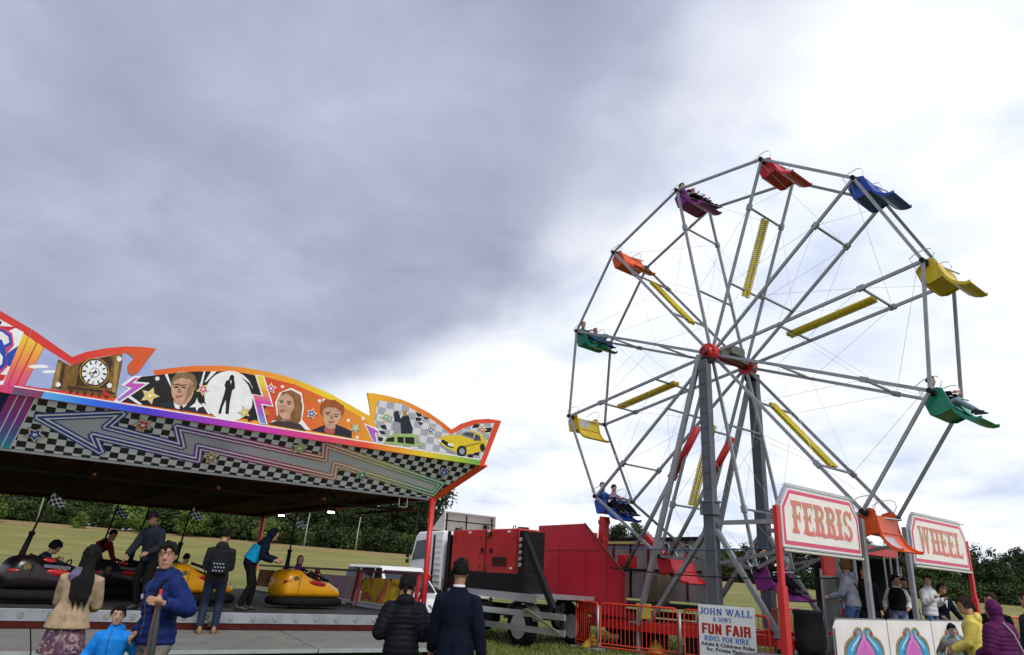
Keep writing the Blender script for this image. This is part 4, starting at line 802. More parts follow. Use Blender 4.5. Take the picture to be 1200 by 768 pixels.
# profile in (forward, z); forward is -y
def gond(k):
    cn, cc = GC[k % 6]; p = node(k, 0); e = thing('gondola', GL[k], 'gondola', FL(p.x, p.y, p.z), FA, 'gondolas on the big wheel')
    M_ = mat('gondola_'+cn, cc, .36, 0, .14, 3, .05, 30); Mi = M_
    x0, x1 = .16, 1.12
    def P(x, f, z): return (x, -f, z)
    side = [(-.22, -.13), (-.10, .02), (.05, .10), (.15, .07), (.20, -.05), (.28, -.24), (.34, -.34), (.04, -.47), (-.10, -.46)]
    for x in (x0, x1):
        mb = MB(); mb.prism([P(x, f, z) for f, z in side], (.025 if x == x0 else -.025, 0, 0)); mb.build('side_panel', M_, e)
    def sheet(name, a, b, th, m_, xa=x0+.027, xb=x1-.027):
        d = Vector((0, -(b[0]-a[0]), b[1]-a[1])).normalized(); n_ = Vector((0, -d.z, d.y))
        mb = MB(); mb.prism([P(xa, *a), P(xb, *a), P(xb, *b), P(xa, *b)], n_*th); return mb.build(name, m_, e)
    for x in (x0+.0125, x1-.0125):
        mb = MB(); mb.path([P(x, f, z) for f, z in side], .013, 5, closed=True); mb.build('edge_bead', mat('bead_'+cn, tuple(c*.55 for c in cc), .4), e)
    for f, z in ((-.14, -.12), (.0, -.40), (.22, -.30), (.10, .02)):
        mb = MB(); mb.tube(P(x0-.003, f, z), P(x0-.014, f, z), .008, 6); mb.build('rivet', MATS['bead_'+cn], e)
    sheet('backrest', (-.215, -.12), (-.10, -.445), .03, Mi); sheet('seat', (-.08, -.455), (.335, -.345), -.03, Mi)
    # the front apron: a slide that sweeps down to the footrest, with low raised rims
    sl_ = [(.215, -.02), (.24, -.15), (.285, -.29), (.35, -.42), (.45, -.53), (.57, -.60), (.70, -.63), (.80, -.615)]
    if k in (7, 9, 11, 3, 5): sl_ = [(.275, -.26), (.31, -.36), (.37, -.46), (.46, -.54), (.58, -.60), (.70, -.625), (.80, -.61)]
    def apron(name, xa, xb, pr_, th):
        mb = MB(); n_ = len(pr_); lo = [(f-.018, z-th) for f, z in pr_]
        mb.loft([[P(x, f, z) for f, z in pr_]+[P(x, f, z) for f, z in reversed(lo)] for x in (xa, xb)]); return mb.build(name, M_, e)
    apron('apron', x0, x1, sl_, .02)
    for x in (x0-.004, x1-.02): apron('apron_rim', x, x+.024, [(f, z+.05*min(1, i/2)) for i, (f, z) in enumerate(sl_)], .06)
    if len(sl_) == 7: apron('apron_shield', x1-.42, x1, [(.215, .0), (.245, -.12), (.30, -.24), (.38, -.36), (.50, -.46)], .02)
    if k in (3, 4, 8):
        mb = MB(); xa, xb = (x0+.10, x1-.45)
        q = [(.222, -.06), (.238, -.14), (.28, -.275)] if k == 8 else [(.355, -.424), (.45, -.53), (.56, -.595)]
        if len(sl_) == 7: q = [(.46, -.54), (.58, -.60), (.70, -.625)]
        mb.loft([[P(x, f+.006, z+.010) for f, z in q]+[P(x, f+.002, z+.004) for f, z in reversed(q)] for x in (xa, xb)])
        mb.build('sticker', mat('grey_sticker', (.42, .42, .46), .4), e)
    mb = MB(); mb.tube(P(x0+.02, .16, -.06), P(x1-.02, .30, -.02), .018, 8); mb.build('lap_bar', M_chrome, e)
    for x in (x0-.02, x1-.04):
        mb = MB(); mb.path([P(x, -.21, -.12), P(x, -.27, .06), P(x, -.33, .17), P(x+.05, -.20, .29), P(x+.08, -.02, .36), P(x+.08, .10, .34), P(x+.08, .15, .24), P(x+.06, .12, .10)], .010, 6)
        for i in range(5): t = i/5; mb.tube(P(x+.03*t, -.27+.30*t, .10+.20*t-.12*t*t), P(x+.02, -.16+.22*t, -.02+.06*t), .003, 4)
        mb.build('wire_hoop', M_wire, e)
    mb = MB(); mb.prism([P(x0-.02, -.29, .15), P(x0-.02, -.25, .05), P(x0+.10, -.19, -.11), P(x0+.14, -.24, .02)], (.003, .003, 0)); mb.build('side_shield', mat('clear_shield', (.62, .60, .74), .2, 0, 0, alpha=.45), e)
    mb = MB(); mb.box((x0-.06, 0, -.01), (.12, .10, .12)); mb.build('hanger', M_black, e)
    mb = MB(); mb.box(((x1+WW)/2, 0, -.01), (WW-x1, .06, .08)); mb.build('hanger', M_steel_d, e)
    e.rotation_euler = (R({4: 13, 8: 9, 2: 4}.get(k, 2)), 0, FA)
    return e
gonds = [gond(k) for k in range(12)]
# ------------------------------------------------------------------ lettering
def stem(x, w_=.20, h=1.0, spur=.07):
    a = w_/2; f = a+.09
    L_ = [(-f, 0), (-f*.45, .05), (-a*.05, .0)] ; Lh = [(-f, h), (-f, h-.10), (-a, h-.2), (-a, .60*h), (-a-spur, .53*h), (-a, .45*h), (-a, .2), (-f, .10), (-f, 0), (-f*.5, .045), (0, 0)]
    Rh = [(-q[0], q[1]) for q in reversed(Lh[:-1])]
    return [(x+p, z) for p, z in Lh+Rh]
def rect(x0, z0, x1, z1): return [(x0, z0), (x1, z0), (x1, z1), (x0, z1)]
def ringpoly(cx, cz, rx, rz, t, a0, a1, n=12):
    o_ = []
    for i in range(n+1): a = R(a0+(a1-a0)*i/n); o_.append((cx+rx*math.cos(a), cz+rz*math.sin(a)))
    for i in range(n, -1, -1): a = R(a0+(a1-a0)*i/n); o_.append((cx+(rx-t)*math.cos(a), cz+(rz-t*.8)*math.sin(a)))
    return o_
def arm(x0, x1, z, up=1): return [(x0, z), (x1, z), (x1, z+up*.26), (x1-.06, z+up*.14), (x0, z+up*.11)]
FAIR = {
 'F': ([stem(.18), arm(.18, .58, 1, -1), [(.2, .46), (.40, .46), (.44, .36), (.48, .38), (.48, .66), (.44, .68), (.40, .57), (.2, .57)]], .64),
 'E': ([stem(.18), arm(.18, .58, 1, -1), arm(.18, .60, 0, 1), [(.2, .46), (.38, .46), (.42, .37), (.46, .39), (.46, .65), (.42, .67), (.38, .57), (.2, .57)]], .66),
 'R': ([stem(.18), ringpoly(.30, .745, .31, .255, .17, -90, 90), rect(.2, .885, .31, 1.0), rect(.2, .49, .31, .60), [(.30, .50), (.46, .50), (.55, .38), (.56, .14), (.66, .12), (.66, 0), (.46, 0), (.38, .1), (.38, .34)]], .70),
 'I': ([stem(.18)], .40),
 'S': ([ringpoly(.32, .73, .27, .27, .17, 20, 262), ringpoly(.32, .27, .27, .27, .17, -160, 82), [(.50, .74), (.60, .70), (.60, 1.0), (.53, .96)], [(.05, .0), (.12, .05), (.15, .26), (.05, .30)]], .66),
 'W': ([[(-.02, 1), (-.02, .92), (.06, .88), (.20, 0), (.30, 0), (.42, .56), (.34, .9), (.28, .5), (.19, .9), (.27, .93), (.27, 1)], [(.36, 1), (.36, .92), (.44, .88), (.56, 0), (.66, 0), (.82, .88), (.90, .92), (.90, 1), (.64, 1), (.64, .92), (.70, .9), (.65, .5), (.56, .9), (.62, .93), (.62, 1)]], .98),
 'H': ([stem(.18), stem(.58), rect(.2, .44, .56, .58)], .80),
 'L': ([stem(.18), arm(.18, .60, 0, 1)], .66),
}
def stroke(pts, t):
    o_ = []
    for i in range(len(pts)-1):
        a, b = Vector(pts[i]), Vector(pts[i+1]); d = (b-a).normalized(); n_ = Vector((-d.y, d.x))*t/2; a = a-d*t*.0; o_.append([tuple(a+n_), tuple(b+n_), tuple(b-n_), tuple(a-n_)])
    return o_
def slab(x, z, w_=.20, h=.06): return rect(x-w_/2, z, x+w_/2, z+h)
T = .15
SERIF = {
 'J': ([rect(.30, .22, .45, 1), slab(.375, .94, .30)]+[ringpoly(.22, .23, .23, .23, T, 180, 360)], .56), 'O': ([ringpoly(.36, .5, .36, .5, T, 0, 180), ringpoly(.36, .5, .36, .5, T, 180, 360)], .80),
 'H': ([rect(.10, 0, .25, 1), rect(.52, 0, .67, 1), rect(.2, .44, .6, .54), slab(.175, 0, .28), slab(.175, .94, .28), slab(.595, 0, .28), slab(.595, .94, .28)], .84),
 'N': ([rect(.10, 0, .21, 1), rect(.56, 0, .67, 1), [(.08, 1), (.26, 1), (.68, 0), (.52, 0)], slab(.155, 0, .26), slab(.615, .94, .26)], .82),
 'W': ([[(0, 1), (.16, 1), (.36, .0), (.26, 0)], [(.26, 0), (.36, 0), (.54, 1), (.42, 1)], [(.40, 1), (.56, 1), (.74, 0), (.64, 0)], [(.64, 0), (.74, 0), (.98, 1), (.88, 1)], slab(.07, .94, .26), slab(.48, .94, .26), slab(.93, .94, .22)], 1.06),
 'A': ([[(.06, 0), (.16, 0), (.42, 1), (.32, 1)], [(.32, 1), (.44, 1), (.74, 0), (.57, 0)], rect(.2, .3, .58, .39), slab(.10, 0, .24), slab(.66, 0, .28)], .82),
 'L': ([rect(.10, 0, .25, 1), rect(.1, 0, .60, .10), [(.52, .1), (.60, .1), (.62, .28), (.58, .28)], slab(.175, .94, .28)], .68),
 'S': ([ringpoly(.30, .74, .27, .26, .13, 30, 265), ringpoly(.30, .26, .27, .26, .13, -150, 85)], .64), "'": ([[(.05, 1), (.17, 1), (.13, .7), (.08, .7)]], .22),
 '&': ([ringpoly(.28, .77, .20, .22, .11, 0, 360, 16), ringpoly(.28, .27, .27, .27, .13, 60, 330), [(.12, .72), (.24, .78), (.66, .05), (.50, .0)]], .76), 'R': ([rect(.10, 0, .25, 1), ringpoly(.32, .74, .30, .26, .14, -90, 90), rect(.2, .9, .33, 1), rect(.2, .48, .33, .57), [(.30, .5), (.46, .5), (.70, 0), (.53, 0)], slab(.175, 0, .28)], .76),
 'I': ([rect(.10, 0, .25, 1), slab(.175, 0, .28), slab(.175, .94, .28)], .38), 'D': ([rect(.10, 0, .25, 1), ringpoly(.26, .5, .44, .5, .15, -90, 90), rect(.1, .9, .28, 1), rect(.1, 0, .28, .1)], .80),
 'E': ([rect(.10, 0, .25, 1), rect(.1, .9, .60, 1), rect(.1, 0, .62, .1), rect(.2, .45, .48, .55), rect(.54, .74, .60, 1), rect(.56, 0, .62, .26), rect(.44, .36, .5, .64)], .70), 'F': ([rect(.10, 0, .25, 1), rect(.1, .9, .60, 1), rect(.2, .45, .48, .55), rect(.54, .74, .60, 1), rect(.44, .36, .5, .64), slab(.175, 0, .28)], .66), ' ': ([], .38)}
BLOCK = {
 'F': ([rect(.04, 0, .26, 1), rect(.04, .80, .60, 1), rect(.04, .40, .52, .58)], .64), 'U': ([rect(.04, .14, .26, 1), rect(.42, .14, .64, 1), [(.04, .14), (.14, 0), (.54, 0), (.64, .14), (.64, .22), (.04, .22)]], .72),
 'N': ([rect(.04, 0, .25, 1), rect(.45, 0, .66, 1), [(.04, 1), (.26, 1), (.66, 0), (.44, 0)]], .74), 'A': ([[(.0, 0), (.21, 0), (.46, 1), (.24, 1)], [(.24, 1), (.46, 1), (.70, 0), (.49, 0)], rect(.18, .2, .52, .36)], .74),
 'I': ([rect(.04, 0, .26, 1)], .34), 'R': ([rect(.04, 0, .26, 1), rect(.04, .80, .56, 1), rect(.04, .38, .56, .56), [(.44, .80), (.56, 1.0), (.66, .90), (.66, .48), (.56, .38), (.44, .56)], rect(.45, 0, .66, .42)], .72), ' ': ([], .34)}
def word(text, font, x0, x1, z, h, y, m_, parent, slope=0, name='letter', dep=.006):
    tot = sum(font[c][1] for c in text); k = (x1-x0)/tot; x = x0
    for c in text:
        polys, adv = font[c]
        if polys:
            mb = MB(); zo = z+slope*(x-x0)
            for i, P in enumerate(polys): mb.prism([(x+px*k, y-.0005*i, zo+pz*h+slope*px*k) for px, pz in P], (0, -dep, 0))
            mb.build(name, m_, parent)
        x += adv*k
def font_text(text, size, name, m_, parent, loc, rot, width, off=.0):
    cu = bpy.data.curves.new(name, 'FONT'); cu.body = text; cu.size = size; cu.extrude = .002; cu.offset = off
    o = bpy.data.objects.new('tmp', cu); COL.objects.link(o); me = bpy.data.meshes.new_from_object(o.evaluated_get(bpy.context.evaluated_depsgraph_get()))
    bpy.data.objects.remove(o); me.materials.clear(); me.materials.append(m_); xs = [v.co.x for v in me.vertices]; k = width/(max(xs)-min(xs))
    for v in me.vertices: v.co.x = (v.co.x-min(xs))*k
    me.name = name; return obj(name, me, parent, loc, rot)

# ------------------------------------------------------------------ the two name signs
M_sign = mat('sign_white', (.74, .70, .66), .4, 0, .12, 1.6); M_pink = mat('sign_pink', (.58, .07, .15), .42, 0, .06, 3)
M_let = ramp_mat('sign_letters', 2, .28, .92, [(0, (.58, .14, .13)), (.35, (.58, .19, .14)), (.55, (.44, .245, .12)), (.75, (.52, .20, .13)), (1, (.58, .17, .14))])
M_bulb = mat('small_bulbs', (.72, .66, .52), .25, 0, .1, 30)
def name_sign(text, xa, xb, label, postx, inner, ypl=-3.5):
    e = thing('name_sign', label, 'sign', FL(xa, ypl, 0), FA, 'name signs over the queue'); z0, z1 = 2.38, 3.48; W_ = xb-xa; zb = z0
    def B(x, z): return (x, 0, z)
    ch = .30; o1 = [(0, z0), (W_, z0), (W_, z1-.36), (W_-ch, z1), (ch, z1), (0, z1-.36)]
    mb = MB(); mb.prism([(x, .0, z) for x, z in o1], (0, .10, 0)); mb.build('sign_box', M_alu, e)
    def ins(d): return inset(o1, d)
    for d, m_, dep, nm in ((.025, M_sign, .006, 'sign_edge'), (.055, M_pink, .010, 'sign_border'), (.125, M_sign, .014, 'sign_face')):
        mb = MB(); mb.prism([(x, 0, z) for x, z in ins(d)], (0, -dep, 0)); mb.build(nm, m_, e)
    ll = obj('lettering', None, e, (0, 0, z0)); 
    tot = W_*.78; word(text, FAIR, W_*.12, W_*.12+tot, .26, .60, -.0142, M_let, ll, name='letter')
    mb = MB(); mb.box((W_/2, .02, z0-.045), (W_, .10, .05)); lr = mb.build('lamp_rail', M_alu, e)
    mb = MB(); n = int(W_/.07)
    for i in range(n): mb.ell(((i+.5)*W_/n, -.035, z0-.05), (.018, .018, .022), 6, 4)
    for i in range(int(W_/.11)): mb.ell(((i+.5)*.11+.1, -.01, z1+.015), (.02, .02, .02), 6, 4)
    mb.build('bulbs', M_bulb, lr)['kind'] = 'stuff'
    mb = MB(); mb.bar((ch*.2, .02, z1-.34), (ch, .02, z1+.02), .05, .08); mb.bar((ch, .02, z1+.02), (W_-ch, .02, z1+.02), .05, .08); mb.bar((W_-ch, .02, z1+.02), (W_-.02, .02, z1-.34), .05, .08); mb.build('edge_trim', M_alu, e)
    px_ = postx-xa
    mb = MB(); mb.bar((px_, .03, .0), (px_, .03, 1.72), .155, .13, hint=(0, 1, 0)); mb.bar((px_, .03, 1.72), (px_, .03, 3.1), .115, .09, hint=(0, 1, 0)); mb.build('post', M_red, e, bevel=.01)
    ix = inner-xa
    mb = MB(); mb.bar((ix, .02, .5), (ix, .02, 3.15), .11, .10, hint=(0, 1, 0)); mb.box((ix, .02, .53), (.2, .2, .06)); mb.build('inner_post', M_steel, e, bevel=.008)
    mb = MB(); mb.bar((px_, .06, 2.2), (px_+.02, .06, 2.21), .05); return e
s1 = name_sign('FERRIS', -3.19, -.22, 'white and pink sign reading FERRIS on a red post left of the orange gondola', -3.27, -.06)
s2 = name_sign('WHEEL', 2.24, 5.48, 'white and pink sign reading WHEEL right of the orange gondola', 5.56, 2.02)

# painted front panels of the platform
def orn(parent, cx, z, s_=1.0):
    def L_(pts, lay, key, col):
        for sx in (-1, 1):
            mb = MB(); mb.prism([(cx+sx*x*s_, -.002*lay-.02, z+zz*s_) for x, zz in pts], (0, -.0018, 0)); mb.build('ornament', mat('orn_'+key, col, .4, 0, .06, 4), parent)
    L_([(.015, -.24), (.015, -.07), (.07, -.015), (.19, 0), (.31, -.025), (.39, -.085), (.42, -.15), (.55, -.185), (.70, -.25), (.79, -.34), (.82, -.46), (.80, -1.0), (.02, -1.0)], 1, 'gold', (.36, .23, .05))
    L_([(.05, -.24), (.045, -.08), (.09, -.035), (.19, -.022), (.29, -.045), (.355, -.10), (.385, -.165), (.52, -.21), (.66, -.27), (.745, -.35), (.775, -.46), (.76, -1.0), (.05, -1.0)], 2, 'teal', (.10, .22, .24))
    L_([(.35, -.075), (.385, -.115), (.37, -.165), (.31, -.18), (.275, -.14), (.295, -.09)], 4, 'crimson', (.40, .02, .035))
    L_([(.14, -.055), (.19, -.04), (.235, -.06), (.22, -.15), (.33, -.21), (.52, -.28), (.65, -.37), (.70, -.52), (.70, -1), (.50, -1), (.48, -.56), (.40, -.41), (.27, -.29), (.14, -.19)], 3, 'blue', (.03, .30, .56))
    L_([(.18, -.065), (.205, -.06), (.185, -.16), (.30, -.235), (.46, -.32), (.56, -.42), (.53, -.43), (.43, -.345), (.28, -.265), (.165, -.18)], 5, 'pale', (.52, .62, .74))
    L_([(.18, -.035), (.22, -.05), (.20, -.075), (.16, -.06)], 6, 'crimson', (.40, .02, .035))
    for i in range(8):
        t = i/7
        L_([(.07+.36*t**1.2, -.21-.27*t**1.4), (.115+.36*t**1.2, -.195-.27*t**1.4), (.10+.36*t**1.2, -.235-.27*t**1.4)], 6, 'dark', (.05, .02, .015))
        L_([(.45+.30*t, -.20-.22*t**1.6), (.49+.30*t, -.205-.22*t**1.6), (.46+.30*t, -.235-.22*t**1.6)], 6, 'rust', (.30, .07, .03))
    L_([(0, -.07), (.03, -.13), (.075, -.21), (.19, -.29), (.31, -.39), (.37, -.52), (.39, -.7), (.36, -1.0), (0, -1.0)], 5, 'orchid', (.62, .16, .52))
    for i in range(4): L_([(.02+.07*i, -.27-.05*i), (.03+.07*i, -.27-.05*i), (.06+.08*i, -1.0), (.035+.08*i, -1.0)], 7, 'plum', (.46, .08, .40))
for i, (x, lb) in enumerate(((-1.88, 'leftmost white panel with a pink and blue scroll ornament below the loading platform'), (.22, 'middle white panel with a pink and blue scroll ornament below the platform'), (2.32, 'rightmost white scroll panel, partly hidden by the girl in grey'))):
    e = thing('front_panel', lb, 'panel', FL(x, -3.62, 0), FA, 'painted panels before the platform')
    pts = [(.0, .06), (2.07, .06), (2.07, 1.2), (.12, 1.2), (0, 1.06)] if i == 0 else [(0, .06), (2.07, .06), (2.07, 1.2), (0, 1.2)]
    mb = MB(); mb.prism([(q, 0, z) for q, z in pts], (0, .03, 0)); mb.build('board', mat('panel_white', (.70, .66, .66), .42, 0, .13, 1.8), e)
    mb = MB(); mb.prism([(q, -.0, z) for q, z in pts], (0, -.018, 0)); mb.build('face', MATS['panel_white'], e)
    orn(e, 1.03, 1.08, .98)
    mb = MB(); mb.bar((-.015, -.01, .06), (-.015, -.01, 1.2 if i else 1.05), .022); mb.bar((.1, .02, 1.215), (2.07, .02, 1.215), .03); mb.build('edge', M_steel_d, e)

# pay booth behind the queue
e = thing('pay_booth', 'red pay booth with a dark open front behind the queueing people', 'booth', FL(3.2, -1.9, .5), FA)
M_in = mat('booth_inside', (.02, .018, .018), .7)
mb = MB(); mb.box((-1.62, 0, 1.0), (.78, .08, 2.0)); mb.build('side_panel', M_red, e, bevel=.01)
mb = MB(); mb.box((.55, -.05, 2.23), (2.6, .08, .22)); mb.build('lintel', M_red, e, bevel=.01)
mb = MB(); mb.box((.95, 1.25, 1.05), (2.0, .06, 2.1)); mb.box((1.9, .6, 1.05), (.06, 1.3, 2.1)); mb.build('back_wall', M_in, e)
mb = MB(); mb.box((.75, .6, 2.36), (2.6, 1.4, .05)); mb.build('booth_roof', M_steel_d, e)
for i in range(5):
    mb = MB(); mb.prism([(.15+.28*i, 1.0-.04*(i % 2), .1), (.40+.28*i, 1.0+.04*(i % 2), .1), (.40+.28*i, 1.0+.04*(i % 2), 2.0), (.15+.28*i, 1.0-.04*(i % 2), 2.0)], (0, .02, 0)); mb.build('curtain_strip', M_redd, e)
for x in (-.45, 1.0, 1.35, 1.75):
    mb = MB(); mb.tube((x, -.08 if x > 0 else .0, 0), (x, -.08 if x > 0 else .0, 2.2), .045 if x < 0 else .03, 8); mb.build('booth_post', M_steel, e)
mb = MB(); mb.tube((1.2, -.3, .6), (1.2, -.3, 1.9), .014, 6); mb.tube((1.4, -.3, .6), (1.4, -.3, 1.9), .014, 6)
for i in range(5): mb.tube((1.2, -.3, .7+.25*i), (1.4, -.3, .7+.25*i), .012, 6)
mb.build('ladder', M_alu, e)
e = thing('control_cabinet', 'grey mesh control cabinet with a red lever left of the hoodie man', 'cabinet', FL(.62, -2.35, .5), FA)
mb = MB(); mb.box((0, 0, .95), (.74, .03, 1.1)); mb.build('mesh_panel', mat('mesh_grey', (.20, .205, .21), .6, .3, .1, 40, .3, 120), e)
mb = MB(); mb.bar((-.38, 0, 0), (-.38, 0, 1.65), .04); mb.bar((.42, 0, 0), (.42, 0, 2.0), .07); mb.bar((-.38, 0, 1.5), (.42, 0, 1.5), .04); mb.bar((-.38, 0, .4), (.42, 0, .4), .04); mb.box((0, -.1, .16), (.7, .35, .3)); mb.build('cabinet_frame', M_steel, e)
for i in range(9):
    mb = MB(); mb.bar((-.34+.085*i, -.02, .42), (-.34+.085*i, -.02, 1.48), .008); mb.build('mesh_bar', M_steel_d, e)
mb = MB(); mb.bar((-.05, -.08, .35), (.28, -.12, .85), .05); mb.build('lever', M_red, e)
mb = MB(); mb.box((.34, -.06, 1.45), (.14, .14, .3)); mb.build('switch_box', M_steel_d, e)
e = thing('rubbish_barrel', 'black plastic barrel under the footrest of the purple gondola', 'barrel', FL(-.28, -2.25, 0), FA)
mb = MB(); n = 20
mb.loft([[(r*math.cos(2*math.pi*i/n), r*math.sin(2*math.pi*i/n), z) for i in range(n)] for r, z in ((.26, .45), (.29, .6), (.30, .9), (.29, 1.2), (.31, 1.24), (.31, 1.28), (.27, 1.30))]); mb.build('drum', M_black, e, True)
mb = MB(); mb.box((0, 0, .22), (.45, .45, .44)); mb.build('plinth', M_black, e)
e = thing('bumper_beam', 'red steel beam on blocks behind the red sign post', 'beam', FL(.25, -1.95, 0), FA)
mb = MB(); mb.bar((-1.2, 0, .60), (1.3, 0, .60), .12, .17); mb.build('beam', M_red, e, bevel=.01)
for x in (-1.0, 1.1): mb = MB(); mb.box((x, 0, .26), (.25, .25, .5)); mb.build('block', M_black, e)

# ------------------------------------------------------------------ crowd barriers
M_bar = mat('barrier_orange_red', (.60, .045, .018), .4, 0, .14, 3, .04, 25)
def barrier(a, b, label, m_=M_bar, z0=.10, z1=1.13, nb=17):
    a, b = Vector((*a, 0)), Vector((*b, 0)); d = b-a; L_ = d.length; e = thing('crowd_barrier', label, 'barrier', a, math.atan2(d.y, d.x), 'red crowd barriers round the wheel')
    r = .10; c = [(r*(1-math.cos(t)), r*(1-math.sin(t))) for t in (0, .5, 1.05, 1.57)]
    pts = [(0, 0, z0), (0, 0, z1-r)]+[(q, 0, z1-w_) for q, w_ in c[1:]]+[(L_-q, 0, z1-w_) for q, w_ in reversed(c[1:])]+[(L_, 0, z1-r), (L_, 0, z0)]
    mb = MB(); mb.path(pts, .022, 8, closed=True); mb.build('frame', m_, e, True)
    mb = MB(); mb.tube((.02, 0, z0+.08), (L_-.02, 0, z0+.08), .017, 6); mb.build('bottom_rail', m_, e)
    bm_ = None
    for i in range(nb):
        x = (i+1)*L_/(nb+1)
        if bm_ is None: mb = MB(); mb.tube((0, 0, z0+.08), (0, 0, z1), .0085, 6); bm_ = mb.mesh('barrier_bar', m_)
        obj('barrier_bar', bm_, e, (x, 0, 0))
    for x in (.12, L_-.12):
        mb = MB(); mb.bar((x, -.26, .03), (x, .26, .03), .05); mb.bar((x, 0, .03), (x, 0, z0+.02), .04); mb.build('foot', M_steel, e)
    return e
def F2(x, y): p = FL(x, y); return (p.x, p.y)
barrier(F2(-.99, 3.95), F2(-1.16, 2.98), 'narrow red barrier section angled back to the lorry', nb=9)
barrier(F2(-1.14, 2.90), F2(-.79, .75), 'red barrier section below the long silver leg of the wheel')
barrier(F2(-.83, .52), F2(-.92, -1.72), 'red barrier section half hidden behind the white fun fair board')
barrier(F2(3.0, -.2), F2(.6, -.9), 'far red barrier section seen under the purple gondola', z1=1.25)
barrier(F2(6.2, -3.3), F2(8.4, -3.5), 'red barrier at the right behind the sunglasses man and yellow jacket', z1=1.32, nb=12)
for i, (x, y, lb) in enumerate(((-1.20, 2.94, 'grey steel post between the two left barrier sections'), (-.86, .63, 'grey steel post left of the white fun fair board'))):
    p = FL(x, y); e = thing('barrier_post', lb, 'post', p, FA, 'steel posts joining barriers')
    mb = MB(); mb.tube((0, 0, .02), (0, 0, 1.06), .035, 10); mb.build('shaft', M_steel, e, True); mb = MB(); mb.box((0, 0, .03), (.28, .22, .06)); mb.build('base_block', mat('concrete', (.25, .24, .22), .9, 0, .2, 8, .2), e, bevel=.01)

# white notice board hung on the barrier
pa, pb = FL(-1.0, -.01), FL(-1.03, -1.46); d = pb-pa; W_ = d.length
e = thing('notice_board', 'white board with blue and red lettering hung on the red barrier', 'sign', pa, math.atan2(d.y, d.x))
mb = MB(); mb.box((W_/2, .01, .70), (W_, .02, 1.16)); mb.build('board', M_sign if False else mat('board_white', (.83, .83, .84), .45, 0, .06, 2), e)
Bb = mat('board_blue', (.02, .10, .42), .5, 0, .1, 6); Br = mat('board_red', (.46, .022, .012), .5, 0, .1, 6); Bk = mat('board_black', (.02, .02, .02), .5, 0, 0)
sl = -.0
word('JOHN WALL', SERIF, .03, W_-.04, 1.075, .135, 0, Bb, e); word("& SON'S", SERIF, .40, .88, .945, .085, 0, Bb, e)
word('FUN FAIR', BLOCK, .08, W_-.10, .675, .215, 0, Br, e); word('RIDES FOR HIRE', SERIF, .14, W_-.16, .54, .10, 0, Bb, e)
font_text('Adults & Childrens Rides', .10, 'lettering', Bk, e, (.04, -.002, .435), (R(90), 0, 0), W_-.07, .0025)
font_text('for, Private Parties', .10, 'lettering', Bk, e, (.19, -.002, .335), (R(90), 0, 0), W_-.40, .0025)
for o_ in e.children:
    if o_.name.startswith('lettering'): o_['kind'] = 'stuff'

# ------------------------------------------------------------------ wheels
def wheel_parts(parent, c, r, wd, axis_x=True, name='wheel', rim=.62, hub_m=None):
    hub_m = hub_m or mat('rim_paint', (.42, .42, .44), .4, .1, .15, 6); wo = obj(name, None, parent, c)
    n = 28; prof = [(r*.62, -wd/2), (r*.93, -wd/2), (r, -wd*.36), (r, wd*.36), (r*.93, wd/2), (r*.62, wd/2)]
    def ring(rr, xx): return [(xx, rr*math.cos(2*math.pi*i/n), rr*math.sin(2*math.pi*i/n)) for i in range(n)]
    mb = MB(); mb.loft([ring(rr, xx) for rr, xx in prof], cap=False)
    for i in range(n):
        a = 2*math.pi*i/n; mb.box((0, r*1.0*math.cos(a), r*1.0*math.sin(a)), (wd*.66, .04, .03), (a+math.pi/2, 0, 0))
    mb.build('tyre', M_rubber, wo, True)
    mb = MB(); mb.loft([ring(rr, xx) for rr, xx in ((r*.65, -wd*.50), (r*.58, -wd*.49), (r*.55, -wd*.12), (r*.42, wd*.02), (r*.30, -wd*.02), (r*.28, -wd*.20), (r*.14, -wd*.24), (r*.12, -wd*.36), (r*.01, -wd*.36))]); mb.build('rim', hub_m, wo)
    mb = MB()
    for i in range(8): a = 2*math.pi*i/8; mb.tube((-wd*.30, r*.29*math.cos(a), r*.29*math.sin(a)), (-wd*.2, r*.29*math.cos(a), r*.29*math.sin(a)), .025*r/.5, 6)
    mb.build('wheel_nut', M_steel_d, wo); return wo

# ------------------------------------------------------------------ white lorry with the red generator
tr = thing('lorry', 'white lorry carrying a red and black generator behind its cab', 'lorry', FL(-1.65, 5.5, 0), FA)
def TX(x): return x+1.65
def TY(y): return y-5.5
OFS = (-1.65, 5.5, 0)
X0, X1 = -2.78, -.56
mb = MB(OFS)   # cab: side profile extruded across, front leaning
cabp = [(7.93, .95), (9.75, .95), (9.86, 1.25), (9.80, 1.85), (9.52, 2.72), (9.35, 2.86), (7.93, 2.88)]
mb.prism([(X0, y, z) for y, z in cabp], (X1-X0, 0, 0)); cab = mb.build('cab', mat('cab_white', (.80, .81, .82), .3, 0, .05, 1.5, .02, 8), tr, bevel=.05)
mb = MB(OFS); mb.prism([(X0-.012, y, z) for y, z in ((8.72, 2.06), (9.62, 2.0), (9.42, 2.58), (8.78, 2.62))], (.02, 0, 0)); mb.build('side_window', M_glass, cab)
mb = MB(OFS); mb.prism([(X0-.018, y, z) for y, z in ((8.52, 1.02), (9.74, 1.02), (9.76, 1.3), (9.70, 1.78), (8.52, 1.84))], (.02, 0, 0)); dr = mb.build('door', MATS['cab_white'], cab)
mb = MB(OFS); mb.box((X0-.03, 8.7, 1.62), (.03, .2, .05)); mb.build('handle', M_black, dr)
mb = MB(OFS); mb.prism([(X0+.12, 9.815, 1.92), (X1-.12, 9.815, 1.92), (X1-.16, 9.565, 2.66), (X0+.16, 9.565, 2.66)], (0, .02, 0)); mb.build('windscreen', M_glass, cab)
